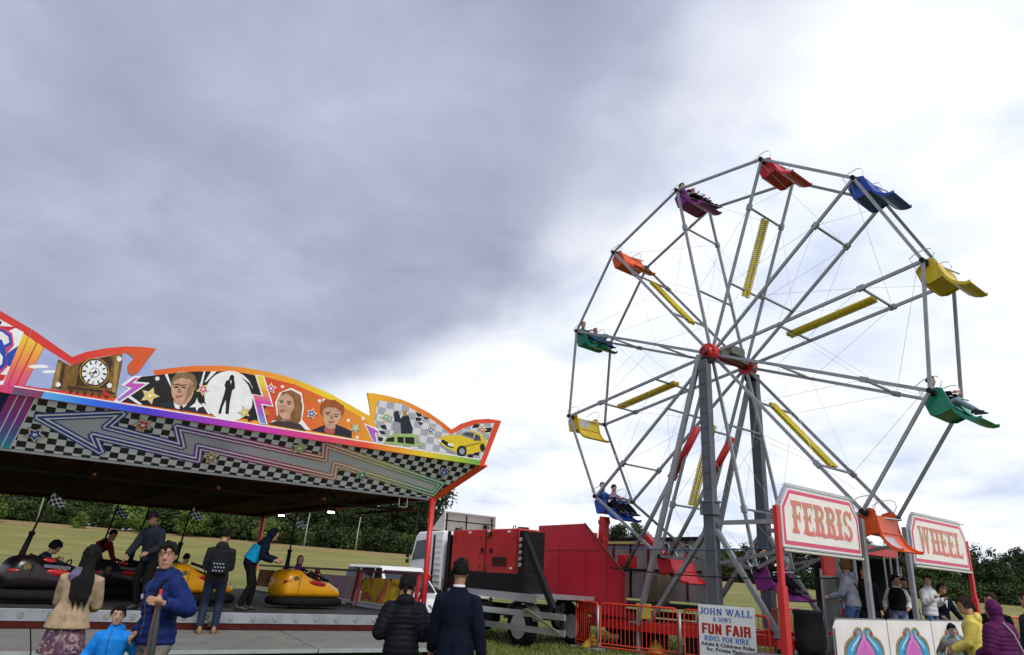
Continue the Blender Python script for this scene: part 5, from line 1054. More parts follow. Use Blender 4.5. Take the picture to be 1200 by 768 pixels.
mb = MB(OFS); mb.box((X0-.10, 9.75, 2.25), (.06, .11, .36)); mb.box((X0-.10, 9.75, 1.96), (.06, .10, .12)); mb.bar((X0-.02, 9.6, 2.5), (X0-.1, 9.72, 2.5), .03); mb.build('mirror', M_black, cab)
mb = MB(OFS); mb.box((X0-.012, 8.40, 1.9), (.02, .08, 1.7)); mb.build('cab_stripe', M_black, cab)
for k in range(9):
    mb = MB(OFS); mb.box((X0-.014, 8.14, 1.25+.17*k), (.02, .36, .02)); mb.build('cab_rib', MATS['cab_white'], cab)
mb = MB(OFS); mb.box((X0-.0, 7.62, 1.9), (.06, .10, 1.9)); mb.tube((X0+.15, 7.45, .9), (X0+.15, 7.45, 2.95), .07, 10); mb.tube((X0+.15, 7.70, .9), (X0+.15, 7.70, 2.75), .09, 10); mb.box((X0+.6, 7.72, 1.7), (.9, .22, 1.4)); mb.build('exhaust_and_dark_gap', M_black, tr)  # exhaust pipes, plus a black box standing in for the dark gap behind the cab
for i in range(4):
    mb = MB(OFS); mb.path([(X0+.05+.1*i, 7.9, 1.5), (X0+.02+.1*i, 7.75, 1.15-.05*i), (X0+.06+.1*i, 7.55, 1.5+.1*i)], .018, 6); mb.build('air_hose', M_rubber if i % 2 else MATS['cloth_hose'] if 'cloth_hose' in MATS else mat('hose_red', (.35, .03, .03), .5), tr)
# roof deflector: a hollow pale shell with its frame showing at the back
M_def = mat('deflector_white', (.62, .60, .56), .5, 0, .08, 2)
mb = MB(OFS); y0, y1 = 7.6, 9.3
mb.prism([(X0+.1, 8.75, 2.92), (X1-.1, 8.75, 2.92), (X1-.1, 8.1, 3.46), (X0+.1, 8.1, 3.46)], (0, .01, .03)); mb.prism([(X0+.1, 8.75, 2.92), (X0+.1, 8.1, 2.9), (X0+.1, 8.1, 3.46)], (.03, 0, 0)); mb.prism([(X1-.13, 8.75, 2.92), (X1-.13, 8.1, 2.9), (X1-.13, 8.1, 3.46)], (.03, 0, 0)); mb.build('roof_deflector', M_def, tr)
mb = MB(OFS)
for x in (X0+.2, X0+.95, X1-.25): mb.bar((x, 8.12, 2.88), (x, 8.12, 3.40), .035); mb.bar((x, 8.15, 2.95), (x, 8.6, 3.0), .03)
mb.bar((X0+.15, 8.12, 3.2), (X1-.15, 8.12, 3.2), .035); mb.build('deflector_frame', M_black, tr)
mb = MB(OFS); mb.bar((X0+.55, 9.4, .78), (X0+.55, 3.6, .78), .10, .26); mb.bar((X1-.55, 9.4, .78), (X1-.55, 4.7, .78), .10, .26)
for y in (8.8, 6.8, 5): mb.bar((X0+.5, y, .78), (X1-.5, y, .78), .12, .2)
mb.build('chassis', M_black, tr)
mb = MB(OFS); mb.box(((X0+X1)/2, 5.6, 1.20), (X1-X0, 3.8, .10)); mb.prism([(X0-.01, 7.2, 1.30), (X0-.01, 3.6, 1.25), (X0-.01, 3.6, 1.05), (X0-.01, 7.2, 1.15)], (.05, 0, 0)); mb.build('load_deck', M_alu, tr)
# generator
GX0, GX1 = X0+.02, X0+.80
gen = obj('generator', None, tr)
mb = MB(OFS); mb.box(((GX0+GX1)/2, 5.92, 2.30), (GX1-GX0, 3.1, 1.16)); mb.build('canopy', M_red, gen, bevel=.03)
mb = MB(OFS); mb.box(((GX0+GX1)/2, 5.80, 1.49), (GX1-GX0+.02, 3.4, .46)); mb.build('base_tank', M_black, gen, bevel=.02)
mb = MB(OFS); mb.box(((GX0+GX1)/2, 4.28, 2.22), (GX1-GX0-.04, .20, 1.2)); mb.build('radiator_end', M_black, gen, bevel=.01)
for k in range(5):
    mb = MB(OFS); mb.tube((GX0-.015, 4.29, 1.95+.16*k), (GX0+.02, 4.29, 1.95+.16*k), .055, 10); mb.build('socket', mat('socket_grey', (.35, .36, .38), .5), gen)
for c_, d_ in (((GX0-.002, 5.80, 2.30), (.02, .018, 1.10)), ((GX0-.002, 4.42, 2.30), (.02, .018, 1.10)), ((GX0-.002, 6.6, 1.75), (.02, 1.7, .02))):
    mb = MB(OFS); mb.box(c_, d_); mb.build('door_gap', M_black, gen)
mb = MB(OFS); mb.box((GX0-.004, 5.15, 2.02), (.02, .62, .24)); gr = mb.build('grille', M_redd, gen)
for k in range(5):
    mb = MB(OFS); mb.box((GX0-.018, 5.15, 1.93+.045*k), (.02, .60, .016), (0, .5, 0)); mb.build('louvre', M_black, gr)
for y, z in ((5.95, 2.3), (5.55, 2.3), (5.6, 2.73)):
    mb = MB(OFS); mb.box((GX0-.01, y, z), (.03, .10, .12)); mb.build('latch', M_black, gen)
for y, z in ((6.6, 2.80), (4.8, 2.80), (4.65, 1.86), (5.7, 2.83)):
    mb = MB(OFS); mb.box((GX0-.004, y, z), (.012, .12, .05)); mb.build('sticker', M_white, gen)
mb = MB(OFS); mb.tube((GX0+.5, 4.8, 2.86), (GX0+.5, 4.8, 2.95), .16, 12); mb.tube((GX0+.6, 6.7, 2.86), (GX0+.6, 6.7, 3.05), .06, 10); mb.build('vent_cap', M_black, gen)
for y in (7.30, 6.05, 5.70, 4.55):
    for z in (1.85, 2.65):
        mb = MB(OFS); mb.tube((GX0-.012, y, z-.05), (GX0-.012, y, z+.05), .016, 6); mb.build('hinge', M_redd, gen)
for y in (7.2, 5.9, 4.7):
    mb = MB(OFS); mb.path([(GX0+.1, y-.06, 2.88), (GX0+.1, y-.04, 2.95), (GX0+.1, y+.04, 2.95), (GX0+.1, y+.06, 2.88)], .014, 6); mb.build('lifting_eye', M_black, gen)
mb = MB(OFS); mb.box((GX0-.003, 6.75, 2.1), (.01, .5, .012)); mb.box((GX0-.003, 6.75, 1.95), (.01, .5, .012)); mb.build('pressed_line', M_redd, gen)
# strut, fender, guard bars, wheels
mb = MB(OFS); mb.bar((X0-.02, 4.1, 2.70), (X0-.05, 2.85, .95), .12, .14); mb.build('crane_strut', M_black, tr)
for y in (4.25, 8.5):
    wheel_parts(tr, (X0+.17-OFS[0], y-OFS[1], .475), .475, .30)
    wheel_parts(tr, (X1-.17-OFS[0], y-OFS[1], .475), .475, .30)
    mb = MB(OFS); mb.path([(X0+.17, y+.60*math.cos(a), .50+.58*math.sin(a)) for a in [R(10+20*i) for i in range(9)]], .02, 5)
    ptsf = [(y+.60*math.cos(R(15+15*i)), .50+.58*math.sin(R(15+15*i))) for i in range(11)]
    mb.prism([(X0, a, b) for a, b in ptsf]+[(X0, a*1+.0, b-.03) for a, b in reversed(ptsf)], (.34, 0, 0)); mb.build('mudguard', mat('mudguard_grey', (.045, .048, .055), .6), tr)
mb = MB(OFS); mb.box((X0+.25, 6.0, .72), (.5, .9, .5)); mb.build('fuel_tank', M_black, tr, bevel=.06)
for z in (.80, .45):
    mb = MB(OFS); mb.bar((X0-.14, 7.1, z), (X0-.14, 2.35, z), .05, .14); mb.build('side_guard_bar', M_alu, tr)
for y in (6.6, 5.3, 2.5):
    mb = MB(OFS); mb.bar((X0-.09, y, .3), (X0-.09, y, 1.1), .06); mb.build('guard_bracket', M_black, tr)
mb = MB(OFS); mb.bar((X0-.18, 3.7, .90), (X0-.18, 2.5, .44), .05); mb.box((X0-.18, 3.75, .86), (.06, .10, .12)); mb.build('brass_prop', mat('prop_brass', (.20, .17, .11), .5, .3), tr)

# ------------------------------------------------------------------ red ride trailer
OT = (-.45, 4.6, 0)
tl = thing('ride_trailer', 'red steel sided ride trailer behind the lorry and barriers', 'trailer', FL(*OT), FA)
mb = MB(OT); sidep = [(6.15, 1.24), (6.15, 3.17), (4.18, 3.19), (2.66, 1.87), (2.66, .80), (4.3, .86), (4.45, 1.15), (5.7, 1.22)]
mb.prism([(-.50, y, z) for y, z in sidep], (.06, 0, 0)); sd = mb.build('side_wall', M_redbox, tl)
for i in range(11):
    mb = MB(OT); mb.tube((-.50, 6.05-.17*i, 3.10), (-.512, 6.05-.17*i, 3.10), .012, 6); mb.build('rivet', M_redd, sd)
for y in (5.2, 4.1, 3.3):
    mb = MB(OT); mb.box((-.503, y, (1.0 if y < 4.5 else 1.3)+.72), (.008, .012, 1.35)); mb.build('panel_joint', M_redd, sd)
mb = MB(OT); mb.prism([(-.506, y, z) for y, z in ((6.15, 2.44), (6.15, 2.46), (3.34, 2.47), (3.36, 2.45))], (.01, 0, 0)); mb.build('seam', M_redd, sd)
mb = MB(OT); mb.bar((-.515, 4.16, 3.19), (-.515, 2.66, 1.88), .03, .05); mb.bar((-.515, 2.66, 1.88), (-.515, 2.66, .8), .03, .05); mb.build('edge_strip', M_redd, sd)
mb = MB(OT); mb.box((.8, 6.15, 2.2), (2.5, .06, 1.9)); mb.build('bulkhead', M_redbox, tl)
mb = MB(OT); mb.box((1.98, 4.0, 2.08), (.05, 4.2, 1.7)); fw2 = mb.build('far_wall', mat('inner_grey', (.33, .32, .31), .7, 0, .3, 1.2, .1, 10), tl)
for y in (5.3, 4.6, 3.9, 3.2, 2.5):
    mb = MB(OT); mb.bar((1.93, y, 1.25), (1.93, y, 2.9), .05); mb.build('wall_post', M_redd if y != 4.6 else M_black, fw2)
mb = MB(OT); mb.bar((1.93, 6.0, 2.94), (1.93, 1.95, 2.94), .09); mb.bar((1.93, 6.0, 2.05), (1.93, 2, 2.05), .05); mb.build('wall_rail', M_black, fw2)
mb = MB(OT); mb.bar((1.88, 5.6, 2.83), (1.88, 3.2, 2.83), .08); mb.build('lamp_tube', mat('tube_yellow', (.62, .55, .22), .4), fw2)
mb = MB(OT); mb.box((.75, 4.0, 1.12), (2.3, 4.3, .10)); mb.build('bed', M_black, tl)
mb = MB(OT); mb.bar((.3, 4.35, 1.2), (.3, 4.15, 3.45), .20, .22); mb.box((.3, 4.17, 3.3), (.24, .26, .12)); mb.box((.3, 4.22, 2.8), (.24, .26, .10)); mb.build('crane_post', M_red, tl)
mb = MB(OT); mb.bar((.5, 2.75, 2.85), (.5, 1.75, 1.95), .22, .26); mb.box((.5, 2.8, 2.9), (.26, .28, .12)); mb.build('red_arm', M_red, tl, bevel=.015)
mb = MB(OT); mb.box((.3, 3.28, 2.22), (.35, .42, .35)); mb.tube((.1, 3.28, 2.22), (.5, 3.28, 2.22), .16, 12); mb.build('winch', M_red, tl, bevel=.02)
mb = MB(OT); mb.box((1.2, 3.0, 1.55), (.5, .55, .75)); mb.build('oil_drum_box', mat('drab_tan', (.16, .13, .085), .7, 0, .2), tl, bevel=.03)
wheel_parts(tl, (-.30-OT[0], 5.15-OT[1], .655), .455, .30); wheel_parts(tl, (1.85-OT[0], 5.15-OT[1], .655), .455, .30)
mb = MB(OT); mb.bar((-.40, 6.2, .86), (-.40, 2.2, .86), .10, .16); mb.bar((1.8, 6.2, .86), (1.8, 2.2, .86), .10, .16); mb.build('trailer_beam', M_redd, tl)
mb = MB(OT); mb.box((-.47, 6.1, 1.18), (.04, 1.1, .13)); mb.build('marker_plate', mat('hi_vis_yellow', (.45, .48, .08), .5), tl)
mb = MB(OT); mb.box((-.47, 2.05, 1.0), (.04, .45, .36)); mb.build('marker_plate', MATS['hi_vis_yellow'], tl)
for y in (1.2, 2.6, 3.4):
    mb = MB(OT); mb.box((.6, y, .3), (.5, .5, .6)); mb.build('packing_block', M_black, tl)
for i, (x, y, s_, lb) in enumerate(((-.95, 3.4, .36, 'yellow sack on the grass behind the angled barrier'), (-.2, 1.9, .32, 'yellow sack behind the middle barrier'))):
    e = thing('sack', lb, 'sack', FL(x, y), FA+i, 'yellow sacks on the grass'); mb = MB(); mb.loft([[(.34*math.cos(t)*k_, .20*math.sin(t)*k_+.02*math.sin(3*t), z_+.02*math.sin(2*t)) for t in [6.2832*i_/14 for i_ in range(14)]] for k_, z_ in ((1, .01), (.97, .06), (.72, .16), (.42, .24), (.12, .27))])
    o = mb.build('bag', mat('sack_yellow', (.36, .22, .015), .5, 0, .2, 6, .4, 10), e, True)
    mb = MB(); mb.ell((.05, 0, .29), (.06, .05, .05), 8, 5); mb.build('knot', MATS['sack_yellow'], e, True)

# ------------------------------------------------------------------ white off-roader behind the dodgem rail
OC = FL(-3.95, 8.3); e = thing('parked_car', 'white off-road car parked behind the dodgem side rail', 'car', OC, FA)
Mc = mat('car_white', (.76, .77, .78), .25, 0, .04, 1)
def carside(x, w0): return [(x*w_, y, z) for w_, y, z in w0]
prof = [(1, 2.1, .55), (1, 2.1, 1.0), (1, -2.0, .98), (1, -2.05, .55)]
mb = MB(); mb.prism([(-.88, y, z) for y, z in ((2.08, .42), (2.10, 1.02), (-.75, 1.08), (-1.95, .98), (-2.08, .80), (-2.08, .42))], (1.76, 0, 0)); body = mb.build('body', Mc, e, bevel=.06)
mb = MB(); lo = [(-.86, 2.05), (.86, 2.05), (.86, -.80), (-.86, -.80)]; hi = [(-.72, 1.95), (.72, 1.95), (.72, -.10), (-.72, -.10)]
mb.loft([[(x, y, 1.04) for x, y in lo], [(x, y, 1.715) for x, y in hi], [(x*.94, y*.96, 1.76) for x, y in hi]]); cabn = mb.build('cabin', Mc, e, bevel=.03)
def glas(name, q): mb = MB(); mb.prism(q, (Vector(q[1])-Vector(q[0])).cross(Vector(q[2])-Vector(q[1])).normalized()*.014); mb.build(name, M_glass, cabn)
for sx in (-1, 1):
    for y0, y1 in ((1.85, 1.05), (.95, .2), (.1, -.45)):
        q = [(sx*.855, y0, 1.10), (sx*.855, y1, 1.10), (sx*.735, y1+(.22 if y1 < 0 else 0), 1.69), (sx*.735, y0, 1.69)]
        if sx > 0: q.reverse()
        glas('side_window', q)
glas('windscreen', [(-.76, -.775, 1.10), (.76, -.775, 1.10), (.66, -.16, 1.64), (-.66, -.16, 1.64)])
for sx in (-1, 1):
    for y in (1.3, -1.3): wheel_parts(e, (sx*.78, y, .36), .36, .22)
    mb = MB(); mb.tube((sx*.6, -2.06, .78), (sx*.6, -2.10, .78), .10, 12); mb.build('headlight', M_chrome, e)
    mb = MB(); mb.box((sx*1.0, -.55, 1.12), (.18, .10, .14)); mb.build('door_mirror', M_black, e)
mb = MB(); mb.box((0, -2.1, .55), (1.7, .12, .18)); mb.build('bumper', M_black, e)

# ------------------------------------------------------------------ dodgem cars
def dodgem_car(label, x, y, ang, body_c, key, pole_lean=.12, flag=True, number=True):
    p = DL(x, y, .72); e = thing('dodgem_car', label, 'dodgem car', p, DA+R(ang), 'dodgem cars on the track'); e.scale = (.87, .87, .9)
    Mb = mat('dodgem_'+key, body_c, .22, 0, .10, 2, .02, 20); n = 40
    def rr(L_, W_, z, k=.62): return [((abs(math.cos(t))**k)*math.copysign(L_, math.cos(t)), (abs(math.sin(t))**k)*math.copysign(W_, math.sin(t)), z) for t in [2*math.pi*i/n for i in range(n)]]
    mb = MB(); mb.loft([rr(.90, .54, .06), rr(.97, .60, .09), rr(1.0, .63, .16), rr(.97, .60, .24), rr(.88, .52, .27)]); mb.build('bumper_ring', M_rubber, e, True)
    # shell: cross sections along the length
    secs = []; N_ = 15
    for i in range(N_):
        t = i/(N_-1); xx = -.90+1.78*t
        w_ = .52*math.sin(math.pi*min(1, .22+.62*t if t < .6 else .592+.38*((t-.6)/.4)**1.5*1.0))**.45 if True else .5
        w_ = .30+.24*math.sin(math.pi*(.12+.80*t))**.6 if t > .5 else .36+.18*math.sin(math.pi*(.10+.8*t))**.5
        h = .90-.10*abs(t-.25) if t < .38 else .86-.42*((t-.38)/.62)**1.25
        if t < .08: h -= .22*(1-t/.08)
        tub = .30 < t < .70; hc = .40 if tub else h+.015
        hs = h-(.10 if tub else .0)
        prof_ = [(-w_*.92, .24), (-w_*1.02, .36), (-w_, .24+(h-.24)*.62), (-w_*.84, hs-.03), (-w_*.70, hs), (-w_*.58, hc if tub else hs+.02), (-w_*.3, hc), (0, hc+(.03 if not tub else 0))]
        prof_ = prof_+[(-a, b) for a, b in reversed(prof_[:-1])]
        secs.append([(xx, a, b) for a, b in prof_])
    mb = MB(); mb.loft(secs); sh = mb.build('shell', Mb, e, True); sub = sh.modifiers.new('sub', 'SUBSURF'); sub.levels = 1; sub.render_levels = 1
    mb = MB(); mb.box((-.32, 0, .52), (.16, .66, .56), (0, -.25, 0)); mb.box((-.05, 0, .36), (.5, .66, .12)); mb.build('seat', M_black, e, bevel=.04)
    mb = MB(); pts = [(.30+.05*math.cos(t), .17*math.sin(t), .72+.15*math.cos(t)) for t in [2*math.pi*i/16 for i in range(16)]]; mb.path(pts, .016, 6, closed=True); mb.tube((.30, 0, .72), (.52, 0, .58), .02, 6); mb.build('steering_wheel', M_black, e)
    mb = MB(); q = [(.0+.30*i/8-.05, s_*(.50), .80-.03*i/8) for s_ in (-1,) for i in range(9)]
    mb.path([(-.38, -.30, .93), (-.05, -.37, .84), (.38, -.33, .70), (.55, -.18, .66), (.6, 0, .66), (.55, .18, .66), (.38, .33, .70), (-.05, .37, .84), (-.38, .30, .93)], .032, 8); mb.build('cockpit_trim', M_black, e, True)
    Ml = mat('dodgem_lamp_red', (.42, .02, .02), .15, 0, .05)
    for sx in (-1, 1):
        mb = MB(); mb.ell((.02, sx*.503, .60), (.27, .05, .075), 16, 8, (sx*-.12, .10, 0)); mb.build('side_lamp', Ml, e, True)
        mb = MB(); mb.ell((-.78, sx*.40, .62), (.13, .06, .05), 12, 7, (0, .0, sx*.5)); mb.build('tail_lamp', Ml, e, True)
        mb = MB(); mb.box((-.05, sx*.497, .40), (.20, .03, .035), (0, .05, 0)); mb.box((.42, sx*.475, .44), (.16, .03, .03), (0, .2, 0)); mb.box((.0, sx*.448, .80), (.22, .03, .025), (sx*.5, .12, 0)); mb.build('badge', M_black, e)
        mb = MB(); mb.box((-.52, sx*.525, .56), (.012, .02, .46), (0, .1, 0)); mb.build('panel_gap', mat('gap_'+key, tuple(c*.45 for c in body_c), .5), e)
    for sx in (-1, 1):
        mb = MB(); mb.tube((-.60, sx*.46, .70), (-.60, sx*.50, .69), .07, 14); mb.build('emblem', mat('emblem_gold', (.40, .31, .12), .3, .6), e)
        mb = MB(); mb.ell((.80, sx*.22, .46), (.06, .10, .05), 12, 7); mb.build('headlight', M_chrome, e, True)
        if key != 'yellow':
            mb = MB(); mb.ell((-.20, sx*.44, .84), (.14, .03, .05), 12, 6, (sx*.5, .1, 0)); mb.build('red_flash', Ml, e, True)
            mb = MB(); mb.prism([(-.30, sx*.500, .70), (.22, sx*.500, .67), (.22, sx*.48, .735), (-.30, sx*.48, .765)], (0, sx*.012, 0)); mb.build('name_strip', mat('strip_grey', (.10, .11, .14), .4, 0, .5, 30), e)
    b = Vector((-.66, 0, .7)); t_ = Vector((-.66+pole_lean*2.0, 0, 2.30)); mid = b.lerp(t_, .42)
    mb = MB(); mb.tube(b, mid, .075, 10, .045); mb.tube(mid, t_, .022, 8); mb.tube(mid-(t_-b)*.03, mid+(t_-b)*.01, .06, 10); pl = mb.build('contact_pole', M_black, e, True)
    if flag:
        f0 = b.lerp(t_, .80); f1 = b.lerp(t_, .97); L_ = .34; cols = 6; mbf = [MB(), MB()]
        up_ = (f1-f0)
        for i in range(cols):
            for j in range(4):
                def q(u_, v_):
                    sq = 1-u_*.55; vv = .5+(v_-.5)*sq; return f0+up_*vv+Vector((L_*u_, .05*math.sin(u_*5+j*.2), -.16*u_))
                A_ = [q(i/cols, j/4), q((i+1)/cols, j/4), q((i+1)/cols, (j+1)/4), q(i/cols, (j+1)/4)]
                mbf[(i+j) % 2].prism(A_, (0, .003, 0))
        mbf[0].v, n0 = mbf[0].v, len(mbf[0].v); mbf[0].f += [tuple(i+n0 for i in f) for f in mbf[1].f]; mbf[0].m += [1]*len(mbf[1].f); mbf[0].v += mbf[1].v
        mbf[0].build('checkered_flag', [mat('flag_white', (.62, .62, .66), .8, 0, 0), mat('flag_black', (.015, .015, .02), .8, 0, 0)], pl)
    return e
dodgem_car('yellow dodgem car with a purple clad child beside the side rail', 5.76, 2.24, 13, (.80, .36, .010), 'yellow', .03)
dodgem_car('orange yellow dodgem car partly hidden behind the backpack wearer', 3.35, 2.35, 20, (.80, .36, .01), 'yellow', .10)
dodgem_car('dark red and black dodgem car at the far left with the checkered flag', .62, 1.75, 16, (.011, .007, .008), 'dark', .15)
dodgem_car('black dodgem car behind the woman in the beige jacket', 2.0, 4.1, 30, (.014, .012, .014), 'black', .13)
dodgem_car('second black dodgem car between the red shirt and the tall dark figure', 2.75, 4.9, 30, (.016, .012, .014), 'black', .13)
# ------------------------------------------------------------------ people
def fabric(key, col, var=.28, scale=11, bump=.75, bscale=9, rough=.85):
    return mat('cloth_'+key, col, rough, 0, var, scale, bump, bscale, spec=.06)
SKIN = mat('skin', (.36, .19, .125), .55, 0, .08, 9, .04, 80, spec=.3); SKIN_L = mat('skin_light', (.43, .26, .19), .55, 0, .08, 9, .04, 80, spec=.3); SKIN_D = mat('skin_tan', (.28, .14, .085), .55, 0, .08, 9, .04, 80, spec=.3)
LIPS = mat('lips', (.30, .10, .09), .5, 0, 0); EYE = mat('eye_dark', (.012, .009, .008), .25, 0, 0); EYEW = mat('eye_white', (.32, .29, .27), .3, 0, 0)
HAIR = mat('hair_black', (.006, .005, .005), .75, 0, .4, 30, .2, 60, spec=.12); HAIR_B = mat('hair_brown', (.13, .07, .033), .75, 0, .4, 30, .2, 60, spec=.12); HAIR_D = mat('hair_dark_brown', (.020, .012, .008), .75, 0, .4, 30, .2, 60, spec=.12)
def remesh(mb, name, mats, vox, smooth=2, parent=None):
    me = mb.mesh(name, mats); o = bpy.data.objects.new(name, me); COL.objects.link(o)
    r = o.modifiers.new('r', 'REMESH'); r.mode = 'VOXEL'; r.voxel_size = vox
    if smooth: s_ = o.modifiers.new('s', 'SMOOTH'); s_.factor = .5; s_.iterations = smooth
    dg = bpy.context.evaluated_depsgraph_get(); m2 = bpy.data.meshes.new_from_object(o.evaluated_get(dg)); m2.name = name
    bpy.data.objects.remove(o); bpy.data.meshes.remove(me); m2.materials.clear()
    for m_ in (mats if isinstance(mats, (list, tuple)) else [mats]): m2.materials.append(m_)
    m2.polygons.foreach_set('material_index', [0]*len(m2.polygons)); shade(m2); return obj(name, m2, parent)
def ik(a, b, l1, l2, pole):
    a, b = Vector(a), Vector(b); d = b-a; L_ = max(.05, min(d.length, l1+l2-.003)); d = d.normalized(); b = a+d*L_
    x = (l1*l1-l2*l2+L_*L_)/(2*L_); h = math.sqrt(max(0, l1*l1-x*x)); p = Vector(pole); p = (p-d*p.dot(d)).normalized(); return a+d*x+p*h, b
def tubering(mb, pts, rs, n=12, fl=1.0):
    """loft of circles along a polyline; rs may hold (r_side, r_front) pairs"""
    P = [Vector(p) for p in pts]; rings = []; pa = None
    for i in range(len(P)):
        d = (P[min(i+1, len(P)-1)]-P[max(i-1, 0)]).normalized()
        if pa is None: a = d.cross(Vector((0, 1, .01))).normalized()
        else: a = (pa-d*pa.dot(d)).normalized()
        b = a.cross(d).normalized(); pa = a; r = rs[i]; ra, rb = r if isinstance(r, tuple) else (r, r)
        rings.append([P[i]+a*ra*math.cos(2*math.pi*j/n)+b*rb*math.sin(2*math.pi*j/n) for j in range(n)])
    mb.loft(rings)
def lerp_pts(pts, rs, step):
    po, ro = [], []
    for i in range(len(pts)-1):
        a, b = Vector(pts[i]), Vector(pts[i+1]); k = max(1, int((b-a).length/step))
        ra = rs[i] if isinstance(rs[i], tuple) else (rs[i], rs[i]); rb = rs[i+1] if isinstance(rs[i+1], tuple) else (rs[i+1], rs[i+1])
        for j in range(k): t = j/k; po.append(a.lerp(b, t)); ro.append((ra[0]+(rb[0]-ra[0])*t, ra[1]+(rb[1]-ra[1])*t))
    po.append(Vector(pts[-1])); ro.append(rs[-1] if isinstance(rs[-1], tuple) else (rs[-1], rs[-1])); return po, ro
def puff(pts, rs, pitch, amp):
    po, ro = lerp_pts(pts, rs, .012); s_ = 0; out_ = []
    for i in range(len(po)):
        if i: s_ += (po[i]-po[i-1]).length
        k = 1-amp+amp*abs(math.sin(math.pi*s_/pitch))**.6; out_.append((ro[i][0]*k, ro[i][1]*k))
    return po, out_
def person(label, pos, face, h=1.75, lean=0, side=0, head=(0, 0), hands=None, feet=None, seat=None, vox=.018, top=None, legs=None, hair='short', hairm=None, skin=None, group=None,
           hood=None, coat=None, shoes=(.03, .03, .03), legsk='trousers', elbows=None, crouch=0, sub=None):
    """pos: point under the pelvis; face: degrees the person faces, counter-clockwise from +Y; lean: forward degrees; hands/feet in metres for a 1.75 m figure"""
    skin = skin or SKIN; hairm = hairm or HAIR; k = h/1.75
    e = thing('person', label, 'person', pos, R(face), group); e.scale = (k, k, k); v_ = vox/k
    hz = (seat if seat is not None else .93)-crouch
    pel = Vector((0, 0, hz)); RL = Euler((R(-lean), R(side), 0)).to_matrix()
    def T(x, y, z): return pel+RL @ Vector((x, y, z))
    neckb, chest, waist = T(0, -.005, .54), T(0, .005, .36), T(0, .0, .17)
    RH = RL @ Euler((R(lean*.6-head[1]), 0, R(head[0]))).to_matrix(); hc = neckb+RL @ Vector((0, .01, .06))+RH @ Vector((0, .025, .115))
    sh = {s_: T(s_*.172, -.01, .445) for s_ in (-1, 1)}
    hands = hands or {}; feet = feet or {}; el, wr = {}, {}
    for s_ in (-1, 1):
        t = Vector(hands.get(s_, (s_*.27, .05, .84))); pole = (elbows or {}).get(s_, (s_*.35, -.55, -.8)); el[s_], wr[s_] = ik(sh[s_], t, .285, .255, pole)
    hip = {s_: pel+Vector((s_*.092, 0, -.02)) for s_ in (-1, 1)}; kn, an = {}, {}
    for s_ in (-1, 1):
        t = Vector(feet.get(s_, (s_*.11, -.01, .085))); kn[s_], an[s_] = ik(hip[s_], t, .43, .43, (s_*.12, 1, 0 if seat is None else .8))
    # one continuous body: trunk, limbs, neck, head with nose and ears, hands with five fingers
    b = MB()
    tubering(b, [pel-Vector((0, 0, .08)), pel+Vector((0, 0, .02)), waist, T(0, .005, .30), chest+RL @ Vector((0, 0, .06)), T(0, -.005, .50), neckb+RL @ Vector((0, 0, .02))], [(.13, .10), (.165, .115), (.135, .10), (.155, .115), (.165, .115), (.12, .085), (.06, .06)], 16)
    tubering(b, [neckb-RL @ Vector((0, 0, .04)), neckb+RL @ Vector((0, .005, .04)), hc+RH @ Vector((0, -.02, -.06))], [.062, .056, .058], 12)
    for s_ in (-1, 1):
        tubering(b, [T(s_*.09, 0, .455), sh[s_], sh[s_].lerp(el[s_], .5), el[s_], el[s_].lerp(wr[s_], .4), wr[s_]], [.06, .058, .050, .040, .041, .027], 12)
        tubering(b, [pel+Vector((s_*.06, 0, .02)), hip[s_]-Vector((0, 0, .03)), hip[s_].lerp(kn[s_], .5), kn[s_], kn[s_].lerp(an[s_], .4), an[s_]], [.09, .088, .076, .055, .058, .038], 12)
        d = (wr[s_]-el[s_]).normalized(); up_ = Vector((0, 1, 0)) if d.z < -.62 else Vector((0, .1, 1)); w_ = (up_-d*up_.dot(d)).normalized(); p = d.cross(w_)*s_   # w: thumb side, p: palm normal (inwards)
        palm = wr[s_]+d*.045; tubering(b, [wr[s_]-d*.01, wr[s_]+d*.03, wr[s_]+d*.075, wr[s_]+d*.09], [(.024, .024), (.036, .019), (.040, .018), (.034, .014)], 10)
        for q, (off, L_) in enumerate(((.030, .068), (.010, .078), (-.011, .072), (-.031, .056))):
            a0 = wr[s_]+d*.082+w_*off; a1 = a0+d*L_*.5-p*.010; a2 = a0+d*L_*.85-p*.034; tubering(b, [a0-d*.02, a0, a1, a2], [.010, .0095, .0088, .007], 7)
        a0 = wr[s_]+d*.025+w_*.026; tubering(b, [a0-w_*.012, a0+w_*.02+d*.015, a0+w_*.03+d*.05-p*.012], [.013, .0115, .0085], 7)
        f = Vector((.12*s_, 1, 0)).normalized() if seat is None else Vector((0, 1, 0)); tubering(b, [an[s_]+Vector((0, 0, .02)), an[s_]-Vector((0, 0, .03)), an[s_]+f*.10-Vector((0, 0, .055))], [.036, .04, .03], 10)
    rings = []
    for zo, cy, rx, ry in ((-.122, .052, .022, .022), (-.110, .040, .042, .044), (-.078, .022, .058, .068), (-.035, .008, .068, .086), (.02, -.002, .075, .095), (.062, -.008, .074, .093), (.095, -.012, .060, .077), (.118, -.014, .036, .046), (.127, -.014, .010, .014)):
        rings.append([hc+RH @ Vector((rx*math.cos(2*math.pi*i/18), cy+ry*math.sin(2*math.pi*i/18), zo)) for i in range(18)])
    b.loft(rings)
    Hd = lambda x, y, z: hc+RH @ Vector((x, y, z))
    tubering(b, [Hd(0, .088, .022), Hd(0, .102, -.005), Hd(0, .112, -.026), Hd(0, .088, -.040)], [.010, .012, .016, .012], 8)
